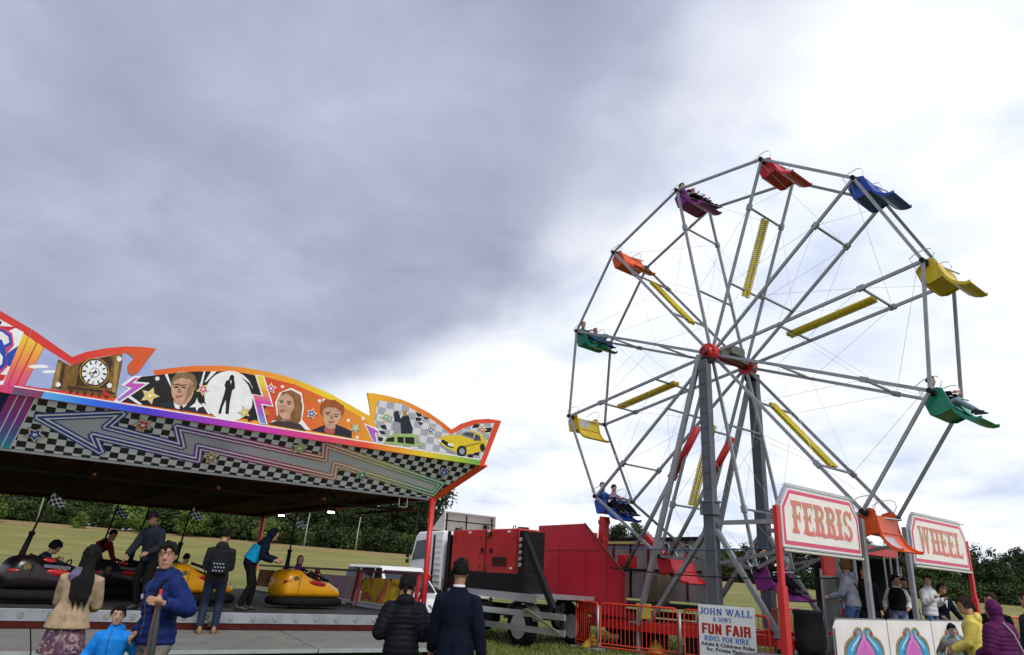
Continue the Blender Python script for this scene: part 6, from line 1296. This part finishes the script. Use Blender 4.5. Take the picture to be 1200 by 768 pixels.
    tubering(b, [Hd(-.05, .078, .034), Hd(-.02, .094, .036), Hd(.02, .094, .036), Hd(.05, .078, .034)], [.008, .010, .010, .008], 8)
    tubering(b, [Hd(-.022, .086, -.068), Hd(0, .094, -.066), Hd(.022, .086, -.068)], [.007, .010, .007], 8)
    for s_ in (-1, 1): b.ell(tuple(Hd(s_*.077, -.005, -.005)), (.012, .022, .032), 8, 6)
    fine = vox < .014
    bo = remesh(b, 'body', [skin, LIPS], (.0085 if fine else max(.013, vox*.8))/k, 1, e)
    if fine:
        inv = RH.transposed()
        for pl in bo.data.polygons:
            q = inv @ (pl.center-hc)
            if q.y > .07 and abs(q.x) < .024 and -.077 < q.z < -.058: pl.material_index = 1
    for s_ in (-1, 1):
        m_ = MB(); m_.ell(tuple(Hd(s_*.031, .086, .012)), (.0115, .006, .0055), 8, 6); ey = m_.build('eye', EYEW if fine else EYE, e, True)
        if fine: m_ = MB(); m_.ell(tuple(Hd(s_*.031, .0925, .012)), (.0062, .004, .0058), 8, 6); m_.build('iris', EYE, ey, True)
        m_ = MB(); m_.path([Hd(s_*.014, .099, .034), Hd(s_*.032, .096, .040), Hd(s_*.050, .082, .034)], .0034, 5); m_.build('eyebrow', hairm, e)
    # hair
    if hood is None or hair in ('long',):
        m_ = MB(); rs = []; n = 22; kk = 12; rgh = random.Random(len(label))
        for i in range(kk+1):
            ph = math.pi*(i/kk)*.985+.01; ring = []
            for j in range(n):
                t = 2*math.pi*j/n; dx, dy, dz = math.sin(ph)*math.cos(t), math.sin(ph)*math.sin(t), math.cos(ph)
                cut = dy > .34 and dz < .34+.10*math.sin(7*t+len(label))
                low = -.25 if hair == 'short' else -.6
                f_ = .84 if cut or dz < low or (abs(dx) > .75 and dz < -.02 and dy > -.25 and hair == 'short') else 1+.035*rgh.random()
                thick = {'short': .014, 'spiky': .020, 'long': .018, 'bun': .012, 'curly': .03}.get(hair, .014); rr = thick if f_ > .9 else -.008
                if hair in ('spiky', 'curly') and f_ > .9: rr += .012*rgh.random()
                ring.append(Hd((.076+rr)*dx*f_, -.008+(.097+rr)*dy*f_, .018+(.112+rr)*dz*f_))
            rs.append(ring)
        m_.loft(rs)
        for q_ in range(46 if vox < .018 else 0):
            t = rgh.uniform(0, 6.283); ph = rgh.uniform(.15, 1.75); dx, dy, dz = math.sin(ph)*math.cos(t), math.sin(ph)*math.sin(t), math.cos(ph)
            if dy > .34 and dz < .30: continue
            if hair == 'short' and dz < -.2: continue
            dn = Vector((dx, dy, dz)); tg = Vector((rgh.uniform(-1, 1), .35 if dy > 0 else -.2, -.9)); tg = (tg-dn*tg.dot(dn)).normalized(); L0 = rgh.uniform(.03, .055); rr = {'short': .012, 'spiky': .02, 'curly': .03}.get(hair, .013)
            B_ = lambda a_, o_: Hd((.076+rr+o_)*(dx+tg.x*a_*12), -.008+(.097+rr+o_)*(dy+tg.y*a_*12), .018+(.112+rr+o_)*(dz+tg.z*a_*12))
            tubering(m_, [B_(0, -.006), B_(L0*.5, .004), B_(L0, .002)], [.011, .010, .004], 6)
        if hair == 'long':
            base = hc+RH @ Vector((0, -.06, -.02)); tubering(m_, [base, base+Vector((0, -.045, -.14)), T(.045, -.145, .42), T(.075, -.165, .24), T(.085, -.16, .22)], [(.085, .06), (.10, .05), (.125, .045), (.115, .035), (.06, .018)], 14)
            for q in range(9): x = -.09+.0225*q; tubering(m_, [base+Vector((x*.6, -.03, -.1)), T(x+.045, -.17, .40), T(x*1.05+.075, -.185, .22), T(x*.8+.085, -.17, .18-.04*(q % 3))], [.02, .018, .015, .006], 6)
        if hair == 'bun': m_.ell(tuple(Hd(0, -.105, .0)), (.045, .04, .045), 10, 7); tubering(m_, [Hd(0, -.10, -.01), Hd(.01, -.13, -.07), Hd(.01, -.125, -.13)], [.03, .026, .01], 8)
        o = remesh(m_, 'hair', hairm, max(.0065, v_*.55), 0 if hair in ('spiky', 'curly') else 1, e)
    # upper garment
    if top:
        c = top; th = c.get('thick', .018); pit = c.get('pitch', 0); hem = c.get('hem', -.06); M_ = c['mat']; j = MB()
        hemp = pel+Vector((0, 0, hem)) if hem < 0 else T(0, 0, hem); fl = c.get('flare', 0)
        pts = [hemp, pel+Vector((0, 0, .03)) if hem < 0 else T(0, 0, hem+.03), waist, T(0, .005, .30), chest+RL @ Vector((0, 0, .06)), T(0, -.005, .478), T(0, -.005, .52), neckb+RL @ Vector((0, 0, .035))]
        wv = c.get('waist', 0); rs = [(.168+th+fl, .120+th+fl*.8), (.168+th+fl*.4, .120+th+fl*.4), (.142+th-wv, .108+th-wv), (.160+th, .120+th), (.165+th, .120+th), (.128+th, .098+th*.9), (.090+th*.8, .080+th*.7), (.068+th*.5, .068+th*.5)]
        if pit: pts, rs = puff(pts, rs, pit, .10)
        tubering(j, pts, rs, 22)
        for s_ in (-1, 1):
            we = wr[s_].lerp(el[s_], .05); pts = [T(s_*.075, -.005, .462), sh[s_]+RL @ Vector((s_*.0, 0, -.004)), sh[s_].lerp(el[s_], .5), el[s_], el[s_].lerp(we, .5), we]
            rs = [.052+th*.7, .062+th*.9, .055+th, .048+th*.95, .044+th*.9, .036+th*.75]
            if pit: pts, rs = puff(pts, rs, pit, .14)
            tubering(j, pts, rs, 14)
        if c.get('collar'): tubering(j, [neckb, neckb+RL @ Vector((0, .012, .075))], [(.078, .08), (.074, .078)], 16)
        if c.get('hoodback'): j.ell(tuple(neckb+RL @ Vector((0, -.085, -.01))), (.115, .065, .085), 14, 8, (R(-lean), 0, 0))
        if c.get('lapel'): pass
        jo = remesh(j, c.get('name', 'jacket'), M_, min(v_, .013/k) if pit and vox < .016 else v_, 1 if pit else 2, e)
        if fine and c.get('zip'):
            from mathutils.bvhtree import BVHTree
            bv = BVHTree.FromPolygons([v.co for v in jo.data.vertices], [tuple(p_.vertices) for p_ in jo.data.polygons]); zp = []
            for i in range(15):
                z_ = .02+.50*i/14; hit = bv.ray_cast(T(c['zip'], .6, z_), -(RL @ Vector((0, 1, 0))))
                if hit[0] is not None: zp.append(hit[0]+RL @ Vector((0, .002, 0)))
            if len(zp) > 3: m_ = MB(); m_.path(zp, .0055, 5); m_.build('zip', mat('zip_grey', (.06, .06, .07), .4, .5, 0), jo)
            for i in range(3):
                hit = bv.ray_cast(T(.06+.035*i, .6, .36), -(RL @ Vector((0, 1, 0))))
                if hit[0] is not None and c.get('logo'): m_ = MB(); p0 = hit[0]; m_.bar(p0+RL @ Vector((0, .004, -.022)), p0+RL @ Vector((.012, .004, .022)), .007, .004); m_.build('chest_mark', mat('mark_pale', (.35, .36, .42), .5, 0, 0), jo)
        if c.get('vent'):
            m_ = MB(); m_.box(tuple(pel+Vector((0, -.142-th, hem/2))), (.006, .012, -hem+.16)); m_.build('vent', M_, jo)
        for (nm, mm, bx) in c.get('extra', []):
            m_ = MB()
            for ctr, dim in bx: m_.box(tuple(T(*ctr)), dim, (R(-lean), 0, 0))
            m_.build(nm, mm, jo, bevel=.006)
    if hood is not None:
        m_ = MB(); rs = []; n = 20
        for i in range(13):
            ph = math.pi*(i/12)*.97+.02; ring = []
            for q in range(n):
                t = 2*math.pi*q/n; dx, dy, dz = math.sin(ph)*math.cos(t), math.sin(ph)*math.sin(t), math.cos(ph)
                cut = dy > .45 and dz < .72; f_ = .70 if cut else 1.0
                rid = 1-.05*(1-abs(math.sin(ph*7))**.6) if hood[1] else 1
                ring.append(Hd(.105*dx*f_*rid, -.018+.128*dy*f_*rid, .005+.150*dz*f_*rid))
            rs.append(ring)
        m_.loft(rs); tubering(m_, [Hd(0, -.03, -.10), neckb+RL @ Vector((0, -.01, -.02))], [.085, .10], 14); remesh(m_, 'hood', hood[0], v_ if not hood[1] else min(v_, .012), 1, e)
    # legs
    if legs:
        j = MB(); M_ = legs
        if legsk in ('skirt',):
            pts = [pel+Vector((0, 0, .05)), pel+Vector((0, 0, -.04)), pel+Vector((0, 0, -.16)), pel+Vector((0, .0, -.36))]; n = 30; rings = []
            for p, (rx, ry), w_ in zip(pts, ((.14, .11), (.175, .13), (.205, .165), (.235, .195)), (0, .004, .012, .02)):
                rings.append([p+Vector(((rx+w_*math.sin(8*t))*math.cos(t), (ry+w_*math.sin(8*t))*math.sin(t), 0)) for t in [2*math.pi*i/n for i in range(n)]])
            j.loft(rings); remesh(j, 'skirt', M_, v_, 1, e)
        else:
            tubering(j, [pel-Vector((0, 0, .10)), pel, pel+Vector((0, 0, .10))], [(.14, .115), (.178, .128), (.158, .118)], 16)
            for s_ in (-1, 1): tubering(j, [pel+Vector((s_*.065, 0, .02)), hip[s_]-Vector((0, 0, .04)), hip[s_].lerp(kn[s_], .5), kn[s_], kn[s_].lerp(an[s_], .5), an[s_]+Vector((0, 0, .0))], [.10, .102, .090, .073, .070, .060], 14)
            remesh(j, 'trousers', M_, v_, 2, e)
    Ms = mat('shoe_%.2f_%.2f_%.2f' % shoes, shoes, .6, 0, .15, 8)
    for s_ in (-1, 1):
        a = an[s_]; f = Vector((.12*s_, 1, 0)).normalized(); n = 12; sd = Vector((f.y, -f.x, 0)); rings = []
        for y, wd, z0, z1 in ((-.085, .02, -.08, .02), (-.07, .036, -.085, .05), (0, .042, -.085, .055), (.07, .045, -.085, .0), (.13, .047, -.085, -.03), (.18, .036, -.083, -.045), (.195, .015, -.078, -.055)):
            cz, hh = (z0+z1)/2, (z1-z0)/2; rings.append([a+f*y+sd*wd*math.cos(2*math.pi*i/n)+Vector((0, 0, cz+hh*math.sin(2*math.pi*i/n))) for i in range(n)])
        m_ = MB(); m_.loft(rings); m_.build('shoe', Ms, e, True)
    return e, dict(hc=hc, RH=RH, T=T, wr=wr, el=el, sh=sh, pel=pel, neck=neckb, Hd=Hd)
def J(m_, **k): return dict(mat=m_, **k)

NAVYP = fabric('navy_puffer', (.010, .020, .098), .30, 9, .5, 22, .55); BLKP = fabric('black_puffer', (.007, .007, .011), .3, 9, .5, 22, .5); PURP = fabric('purple_puffer', (.080, .013, .068), .3, 9, .5, 22, .5)
BEIGE = fabric('beige', (.34, .25, .165)); NAVY = fabric('navy', (.006, .008, .018)); BLACK = fabric('black', (.008, .008, .009)); GREYT = fabric('grey_trouser', (.145, .135, .125)); JEAN = fabric('jeans', (.045, .085, .17)); JEAN_D = fabric('dark_jeans', (.02, .026, .05))
SKYB = fabric('sky_blue', (.012, .19, .62), .18, 10, .3, 25, .45); HOODG = fabric('hoodie_grey', (.19, .20, .245)); YELL = fabric('yellow', (.56, .45, .10), .15, 10, .3, 25, .6); WHITE = fabric('off_white', (.52, .51, .53), .12); REDT = fabric('red', (.20, .012, .016)); CYAN = fabric('cyan', (.005, .21, .40)); PURK = fabric('purple_kid', (.16, .015, .12)); GREYK = fabric('grey_print', (.15, .16, .15), .5, 30)
# floral skirt
FLOR = bpy.data.materials.new('cloth_floral'); FLOR.use_nodes = True; _t = FLOR.node_tree; _b = _t.nodes['Principled BSDF']; _b.inputs['Roughness'].default_value = .85
_g = _t.nodes.new('ShaderNodeTexCoord'); _v = _t.nodes.new('ShaderNodeTexVoronoi'); _v.inputs['Scale'].default_value = 34; _t.links.new(_g.outputs['Object'], _v.inputs['Vector'])
_r = _t.nodes.new('ShaderNodeValToRGB'); _e = _r.color_ramp.elements
for _i in range(3): _e.new(.5)
for _el, _p, _c in zip(_e, (0, .3, .5, .7, .95), ((.045, .022, .045), (.10, .035, .075), (.035, .022, .05), (.30, .20, .21), (.13, .05, .085))): _el.position = _p; _el.color = (*_c, 1)
_sp = _t.nodes.new('ShaderNodeSeparateColor'); _t.links.new(_v.outputs['Color'], _sp.inputs[0]); _t.links.new(_sp.outputs[0], _r.inputs[0]); _t.links.new(_r.outputs[0], _b.inputs['Base Color'])

# --- foreground
p, q = person('long haired woman in a beige jacket and floral skirt leaning towards the dark car', (-4.84, 8.62, 0), 14, 1.70, 10, 3, (0, 8), {-1: (-.16, .40, 1.02), 1: (.14, .38, 1.04)}, vox=.013, top=J(BEIGE, hem=-.09, flare=.055, waist=.004, vent=1, thick=.022), legs=FLOR, legsk='skirt', hair='long', skin=SKIN_L)
m_ = MB(); tubering(m_, [q['neck']+Vector((-.05, -.05, .03)), q['T'](-.055, -.12, .46), q['T'](-.045, -.135, .38)], [(.06, .04), (.085, .045), (.03, .02)], 12); remesh(m_, 'jacket_hood', fabric('violet_grey', (.10, .085, .15)), .012, 1, p)
p, q = person('small child in a bright blue jacket holding hands with the man in blue', (-3.46, 6.95, 0), 188, 1.17, 0, 0, (18, 0), {1: (.36, .22, 1.02), -1: (-.42, -.02, 1.30)}, {-1: (-.1, -.12, .085), 1: (.12, .16, .085)}, vox=.011, top=J(SKYB, hem=-.07, flare=.02, thick=.026, collar=1, hoodback=1, zip=.004), legs=fabric('dark_navy', (.012, .016, .035)), hair='short', skin=SKIN_L)
p, q = person('man in a blue quilted jacket with a folded umbrella walking beside the child', (-3.09, 6.98, 0), 148, 1.74, -2, 9, (48, 4), {1: (.17, .10, .95), -1: (-.25, .17, 1.24)}, {-1: (-.12, .22, .09), 1: (.11, -.24, .12)}, vox=.011, elbows={-1: (-.7, -.5, -.8)},
              top=J(NAVYP, hem=-.055, thick=.034, pitch=.062, collar=1, hoodback=1, zip=.004, logo=1), legs=GREYT, hair='short', skin=SKIN)
m_ = MB(); T_ = q['T']; m_.path([T_(-.15, -.12, .40), T_(-.14, -.03, .515), T_(-.135, .09, .475), T_(-.13, .158, .36), T_(-.15, .172, .20)], .014, 6); m_.build('bag_strap', BLACK, p)
um = thing('folded_umbrella', 'folded dark green and red umbrella held by the man in blue', 'umbrella', p.matrix_basis @ T_(-.275, .205, .30), R(148))
def to_um(v): return v-T_(-.275, .205, .30)
m_ = MB(); m_.path([to_um(T_(-.275, .205, .38)), to_um(T_(-.275, .205, .30)), to_um(T_(-.285, .215, .20))], [.014, .014, .016], 8); m_.build('handle', mat('umbrella_red', (.36, .02, .02), .5), um, True)
for i, (c, off) in enumerate((((.012, .055, .045), 0), ((.32, .03, .03), .018), ((.02, .02, .022), -.018))):
    m_ = MB(); m_.path([to_um(T_(-.28+off*.5, .21, .24)), to_um(T_(-.29+off, .225, .02)), to_um(T_(-.30+off, .235, -.25)), to_um(T_(-.31, .24, -.52))], [.017, .032-.005*(i > 0), .026, .007], 8); m_.build('canopy_fold', mat('umbrella_%d' % i, c, .6, 0, .2), um, True)
p, q = person('person in a black quilted jacket with tied back hair watching beside the suited man', (-.98, 8.02, 0), 8, 1.57, 8, 0, (-12, 8), {-1: (-.22, .22, 1.10), 1: (.20, .22, 1.08)}, vox=.011, top=J(BLKP, hem=-.10, thick=.048, pitch=.060, hoodback=1), legs=BLACK, hair='bun', skin=SKIN)
p, q = person('man in a dark navy suit seen from behind in front of the lorry', (-.40, 7.72, 0), -4, 1.735, 0, 0, (0, 0), {-1: (-.26, .12, .86), 1: (.29, .0, .80)}, vox=.012, top=J(NAVY, hem=-.20, thick=.022, flare=.012, waist=.006, vent=1), legs=NAVY, hair='short', skin=SKIN_D)
m_ = MB(); tubering(m_, [q['neck']+Vector((0, -.004, .015)), q['neck']+Vector((0, -.002, .055))], [(.066, .066), (.062, .063)], 16); m_.build('shirt_collar', mat('shirt_white', (.55, .55, .58), .7), p, True)
# --- on the step and the track
p, q = person('man with a black backpack and tan boots standing on the grey step', tuple(DL(3.14, -.52, .385)), 20, 1.80, 4, 0, (-25, 14), {-1: (-.12, .30, 1.12), 1: (.10, .32, 1.10)}, {-1: (-.13, -.02, .085), 1: (.11, .04, .085)}, vox=.016, top=J(fabric('charcoal', (.018, .018, .020)), hem=-.08, thick=.028, hoodback=1), legs=JEAN_D, hair='short', shoes=(.26, .135, .05), skin=SKIN)
p, q2 = p, q; bk = thing('backpack', 'black backpack with pale print on the back of the man on the step', 'backpack', p.matrix_basis @ q['T'](0, -.20, .15), R(20))
m_ = MB(); m_.box((0, -.03, .10), (.31, .16, .44)); m_.build('bag_body', fabric('bag_black', (.014, .014, .018)), bk, bevel=.05)
m_ = MB(); m_.box((0, -.125, .02), (.24, .05, .22)); pk = m_.build('front_pocket', MATS['cloth_bag_black'], bk, bevel=.02)
m_ = MB()
for i in range(4):
    for j in range(3): m_.box((-.08+.05*i+.02*(j % 2), -.152, -.05+.06*j), (.028, .004, .022))
m_.build('print_mark', mat('pale_print', (.22, .26, .36), .7), pk)['kind'] = 'stuff'
for s_ in (-1, 1): m_ = MB(); m_.path([(s_*.11, .05, .28), (s_*.12, .14, .34), (s_*.13, .30, .30), (s_*.14, .36, .12), (s_*.13, .26, -.08)], .018, 6); m_.build('strap', MATS['cloth_bag_black'], bk)
p, q = person('person in a navy hood and cyan body warmer bending over on the track', tuple(DL(4.05, .85, .72)), -62, 1.70, 30, 0, (0, 20), {-1: (.02, .55, 1.02), 1: (.30, .42, 1.0)}, {-1: (-.15, .12, .085), 1: (.14, -.10, .085)}, vox=.016, top=J(NAVY, hem=-.04, thick=.03), legs=BLACK, hood=(NAVY, False), skin=SKIN)
m_ = MB(); T_ = q['T']; tubering(m_, [T_(0, -.03, .02), T_(0, -.03, .18), T_(0, -.03, .36)], [(.205, .165), (.20, .165), (.215, .165)], 18); remesh(m_, 'body_warmer', CYAN, .016, 1, p)
p, q = person('tall person in dark clothes with bowed head on the track behind the man in blue', tuple(DL(2.10, .38, .72)), 165, 1.74, 10, 0, (12, 28), {-1: (-.16, .30, .98), 1: (.22, .36, .92)}, vox=.017, top=J(fabric('dark_slate', (.016, .018, .028)), hem=-.10, thick=.03), legs=BLACK, hair='short', skin=SKIN_D)
p, q = person('person in a red shirt bending over a black dodgem car', tuple(DL(1.45, 4.75, .72)), -105, 1.65, 48, 0, (0, 0), {-1: (-.2, .62, .70), 1: (.2, .62, .66)}, vox=.02, top=J(REDT, hem=-.04, thick=.016), legs=BLACK, hair='short')
p, q = person('driver with dark hair hunched in the dark red dodgem car', tuple(DL(.30, 1.65, .72)+Vector((0, 0, .22))), -40, 1.62, 26, 0, (-10, 14), {-1: (-.15, .45, .55), 1: (.15, .45, .55)}, {-1: (-.12, .50, .06), 1: (.12, .50, .06)}, .20, .017, J(fabric('ink', (.012, .016, .035)), hem=-.02, thick=.025), BLACK, 'spiky')
p, q = person('child in a blue coat seated in the half hidden yellow car', tuple(DL(3.00, 2.15, .72)+Vector((0, 0, .25))), -30, 1.30, 4, 0, (20, 6), {-1: (-.15, .40, .52), 1: (.15, .40, .52)}, {-1: (-.1, .46, .06), 1: (.1, .46, .06)}, .20, .017, J(fabric('royal', (.015, .03, .17)), hem=-.02, thick=.03), BLACK, 'short')
p, q = person('child in a purple top and hood riding the yellow dodgem car', tuple(DL(5.48, 2.14, .72)+Vector((0, 0, .33))), -95, 1.34, 2, 0, (-62, 4), {-1: (-.13, .34, .56), 1: (.13, .34, .56)}, {-1: (-.08, .44, .06), 1: (.08, .44, .06)}, .20, .015, J(PURK, hem=-.02, thick=.022), BLACK, 'short', hood=(fabric('mauve', (.10, .025, .075)), False), skin=SKIN_L)
# --- queue on the platform
PZ = .47
p, q = person('man with curly fair hair in a grey hoodie at the control cabinet', (7.49, 15.6, PZ), 40, 1.86, 4, 0, (-35, 2), {-1: (-.27, .33, 1.04), 1: (.2, .3, 1.0)}, vox=.017, top=J(HOODG, hem=-.04, thick=.026, hoodback=1), legs=JEAN, hair='curly', hairm=HAIR_B, skin=SKIN_L)
m_ = MB(); m_.path([q['T'](-.16, .02, .52), q['T'](-.05, -.15, .36), q['T'](.14, -.14, .16)], .012, 6); m_.build('bag_strap', BLACK, p)
person('person half hidden behind the grey hoodie man', (8.50, 17.0, PZ), 150, 1.80, 0, 0, (20, 0), vox=.02, top=J(BLACK), legs=BLACK, hairm=HAIR_D, skin=SKIN_L)
p, q = person('woman in a black body warmer with white sleeves waiting on the platform', (9.40, 17.35, PZ), 150, 1.66, 0, 0, (62, -2), {-1: (-.22, .14, 1.0), 1: (.30, .12, .98)}, vox=.017, top=J(WHITE, hem=.02, thick=.024), legs=fabric('pale_jeans', (.12, .16, .25)), hair='short', hairm=HAIR, skin=SKIN)
m_ = MB(); T_ = q['T']; tubering(m_, [T_(0, 0, .02), T_(0, 0, .16), T_(0, 0, .34), T_(0, 0, .47), T_(0, 0, .55)], [(.215, .16), (.20, .155), (.215, .165), (.19, .145), (.09, .09)], 18); remesh(m_, 'body_warmer', BLACK, .016, 1, p)
person('dark haired person behind the steel post between the body warmer and the white jacket', (9.95, 18.0, PZ), 170, 1.62, 0, 0, (0, 0), vox=.02, top=J(BLACK), legs=BLACK)
p, q = person('young person in a puffy white jacket turned towards the sunglasses man', (10.35, 17.72, PZ), 205, 1.70, 3, 0, (-45, 0), {-1: (-.25, .25, 1.22), 1: (.2, .3, 1.25)}, vox=.016, top=J(WHITE, hem=-.10, thick=.045, pitch=.11, collar=1), legs=JEAN, hair='short', skin=SKIN_L)
p, q = person('man in sunglasses and a dark blazer leaning on the platform edge', (10.80, 18.0, .28), 190, 1.74, 6, 0, (20, -2), {-1: (-.30, .30, .92), 1: (.25, .28, 1.0)}, vox=.016, top=J(NAVY, hem=-.14, thick=.022), legs=NAVY, hair='short', hairm=HAIR_D, skin=SKIN)
m_ = MB(); Hd = q['Hd']
for s_ in (-1, 1): m_.ell(tuple(Hd(s_*.033, .098, .012)), (.027, .010, .019), 10, 6); m_.bar(Hd(s_*.058, .088, .016), Hd(s_*.080, .0, .01), .007)
m_.bar(Hd(-.012, .10, .016), Hd(.012, .10, .016), .007); m_.build('sunglasses', mat('lens_black', (.01, .01, .012), .1, 0, 0), p, True)
m_ = MB(); m_.prism([q['T'](-.05, .128, .50), q['T'](.05, .128, .50), q['T'](.0, .16, .28)], (0, .012, 0)); m_.build('shirt', mat('shirt_pale', (.42, .46, .55), .7), p)
# --- ground, right edge
p, q = person('woman in a bright yellow jacket with a pale handbag in front of the scroll panels', (7.10, 11.05, 0), 55, 1.68, 5, 0, (18, 10), {-1: (-.16, .34, .98), 1: (.12, .30, 1.02)}, vox=.013, top=J(YELL, hem=-.08, thick=.030, hoodback=1, flare=.01), legs=BLACK, hair='bun', hairm=HAIR_D, skin=SKIN)
hb = thing('handbag', 'pale handbag hanging from the arm of the woman in yellow', 'handbag', p.matrix_basis @ (q['wr'][-1]+Vector((0, .02, -.28))), R(40))
m_ = MB(); m_.prism([(-.14, 0, -.12), (.14, 0, -.12), (.11, 0, .12), (-.11, 0, .12)], (0, .10, 0)); m_.build('pouch', mat('bag_pale', (.36, .30, .28), .6, 0, .1), hb, bevel=.03)
m_ = MB(); m_.path([(-.09, .05, .11), (-.07, .05, .24), (0, .05, .30), (.07, .05, .24), (.09, .05, .11)], .008, 6); m_.build('bag_handle', MATS['bag_pale'], hb)
p, q = person('person in a purple quilted jacket with the hood up at the right edge', (6.76, 10.0, 0), 18, 1.64, 3, 0, (0, 8), {-1: (-.16, .26, 1.02), 1: (.18, .26, 1.0)}, vox=.011, top=J(PURP, hem=-.12, thick=.055, pitch=.058), legs=BLACK, hood=(PURP, True))
m_ = MB(); m_.path([q['T'](-.06, -.13, .545), q['T'](.03, -.185, .40), q['T'](.13, -.20, .15), q['T'](.20, -.15, -.05)], .010, 6); m_.build('bag_strap', mat('strap_pale', (.42, .34, .38), .7), p)
person('man in a black top just behind the purple hooded person', (8.45, 12.6, 0), 120, 1.77, 0, 0, (-20, 0), vox=.016, top=J(BLACK, thick=.03), legs=BLACK, hairm=HAIR_D, skin=SKIN_D)
person('person in dark clothes cut off by the right edge of the view', (8.66, 12.0, 0), 90, 1.81, 0, 0, (0, 0), vox=.016, top=J(fabric('dark_blue_grey', (.025, .03, .045)), thick=.025), legs=BLACK, hairm=HAIR_D, skin=SKIN_D)
person('little girl in a grey top and purple skirt standing before the right scroll panel', (7.42, 12.2, 0), 170, 1.26, 2, 0, (10, 4), {-1: (-.32, .12, 1.28), 1: (.3, .1, 1.0)}, vox=.014, top=J(GREYK, hem=.0, thick=.02), legs=fabric('violet_skirt', (.17, .04, .20)), legsk='skirt', skin=SKIN_L)
# --- riders in the gondolas (seated; local y of the wheel points away, riders look along -y)
def rider(k, x, label, topm, legm, hair='short', hairm=None, h=1.6, hood=None, vox=.02):
    nd_ = node(k, 0); z = nd_.z-.36; P = FL(nd_.x+x, nd_.y+.02, z)
    return person(label, tuple(P), math.degrees(FA)+180, h, -16, 0, (0, 12), {-1: (-.16, .36, .40), 1: (.16, .36, .40)}, {-1: (-.10, .74, -.06), 1: (.10, .74, -.06)}, .10, vox, J(topm, hem=-.02, thick=.02), legm, hair, hairm, skin=SKIN_L, hood=hood, group=None)
rider(11, .42, 'rider in purple at the near side of the purple gondola', fabric('plum', (.13, .03, .14)), BLACK); rider(11, .95, 'rider with dark hair at the far side of the purple gondola', BLACK, BLACK, hairm=HAIR_D)
rider(9, .42, 'rider with a dark fringe in the left green gondola', fabric('dark_teal', (.02, .06, .07)), JEAN); rider(9, .98, 'far side rider in the left green gondola', fabric('slate', (.10, .12, .16)), JEAN, hairm=HAIR_B, h=1.45)
rider(7, .42, 'rider in a blue top in the blue gondola above the trailer', fabric('blue_top', (.02, .045, .20)), BLACK, hairm=HAIR_B, h=1.6); rider(7, .92, 'rider in a floral pink top in the blue gondola above the trailer', fabric('pinkprint', (.26, .16, .24), .5, 30), BLACK, hairm=HAIR_D, h=1.58)
rider(3, .45, 'dark haired rider in the right green gondola', BLACK, fabric('pale_blue_jean', (.16, .2, .27)), h=1.5)
rider(5, .50, 'rider in black with folded hands in the low purple gondola', BLACK, BLACK, hairm=HAIR_D, h=1.68)
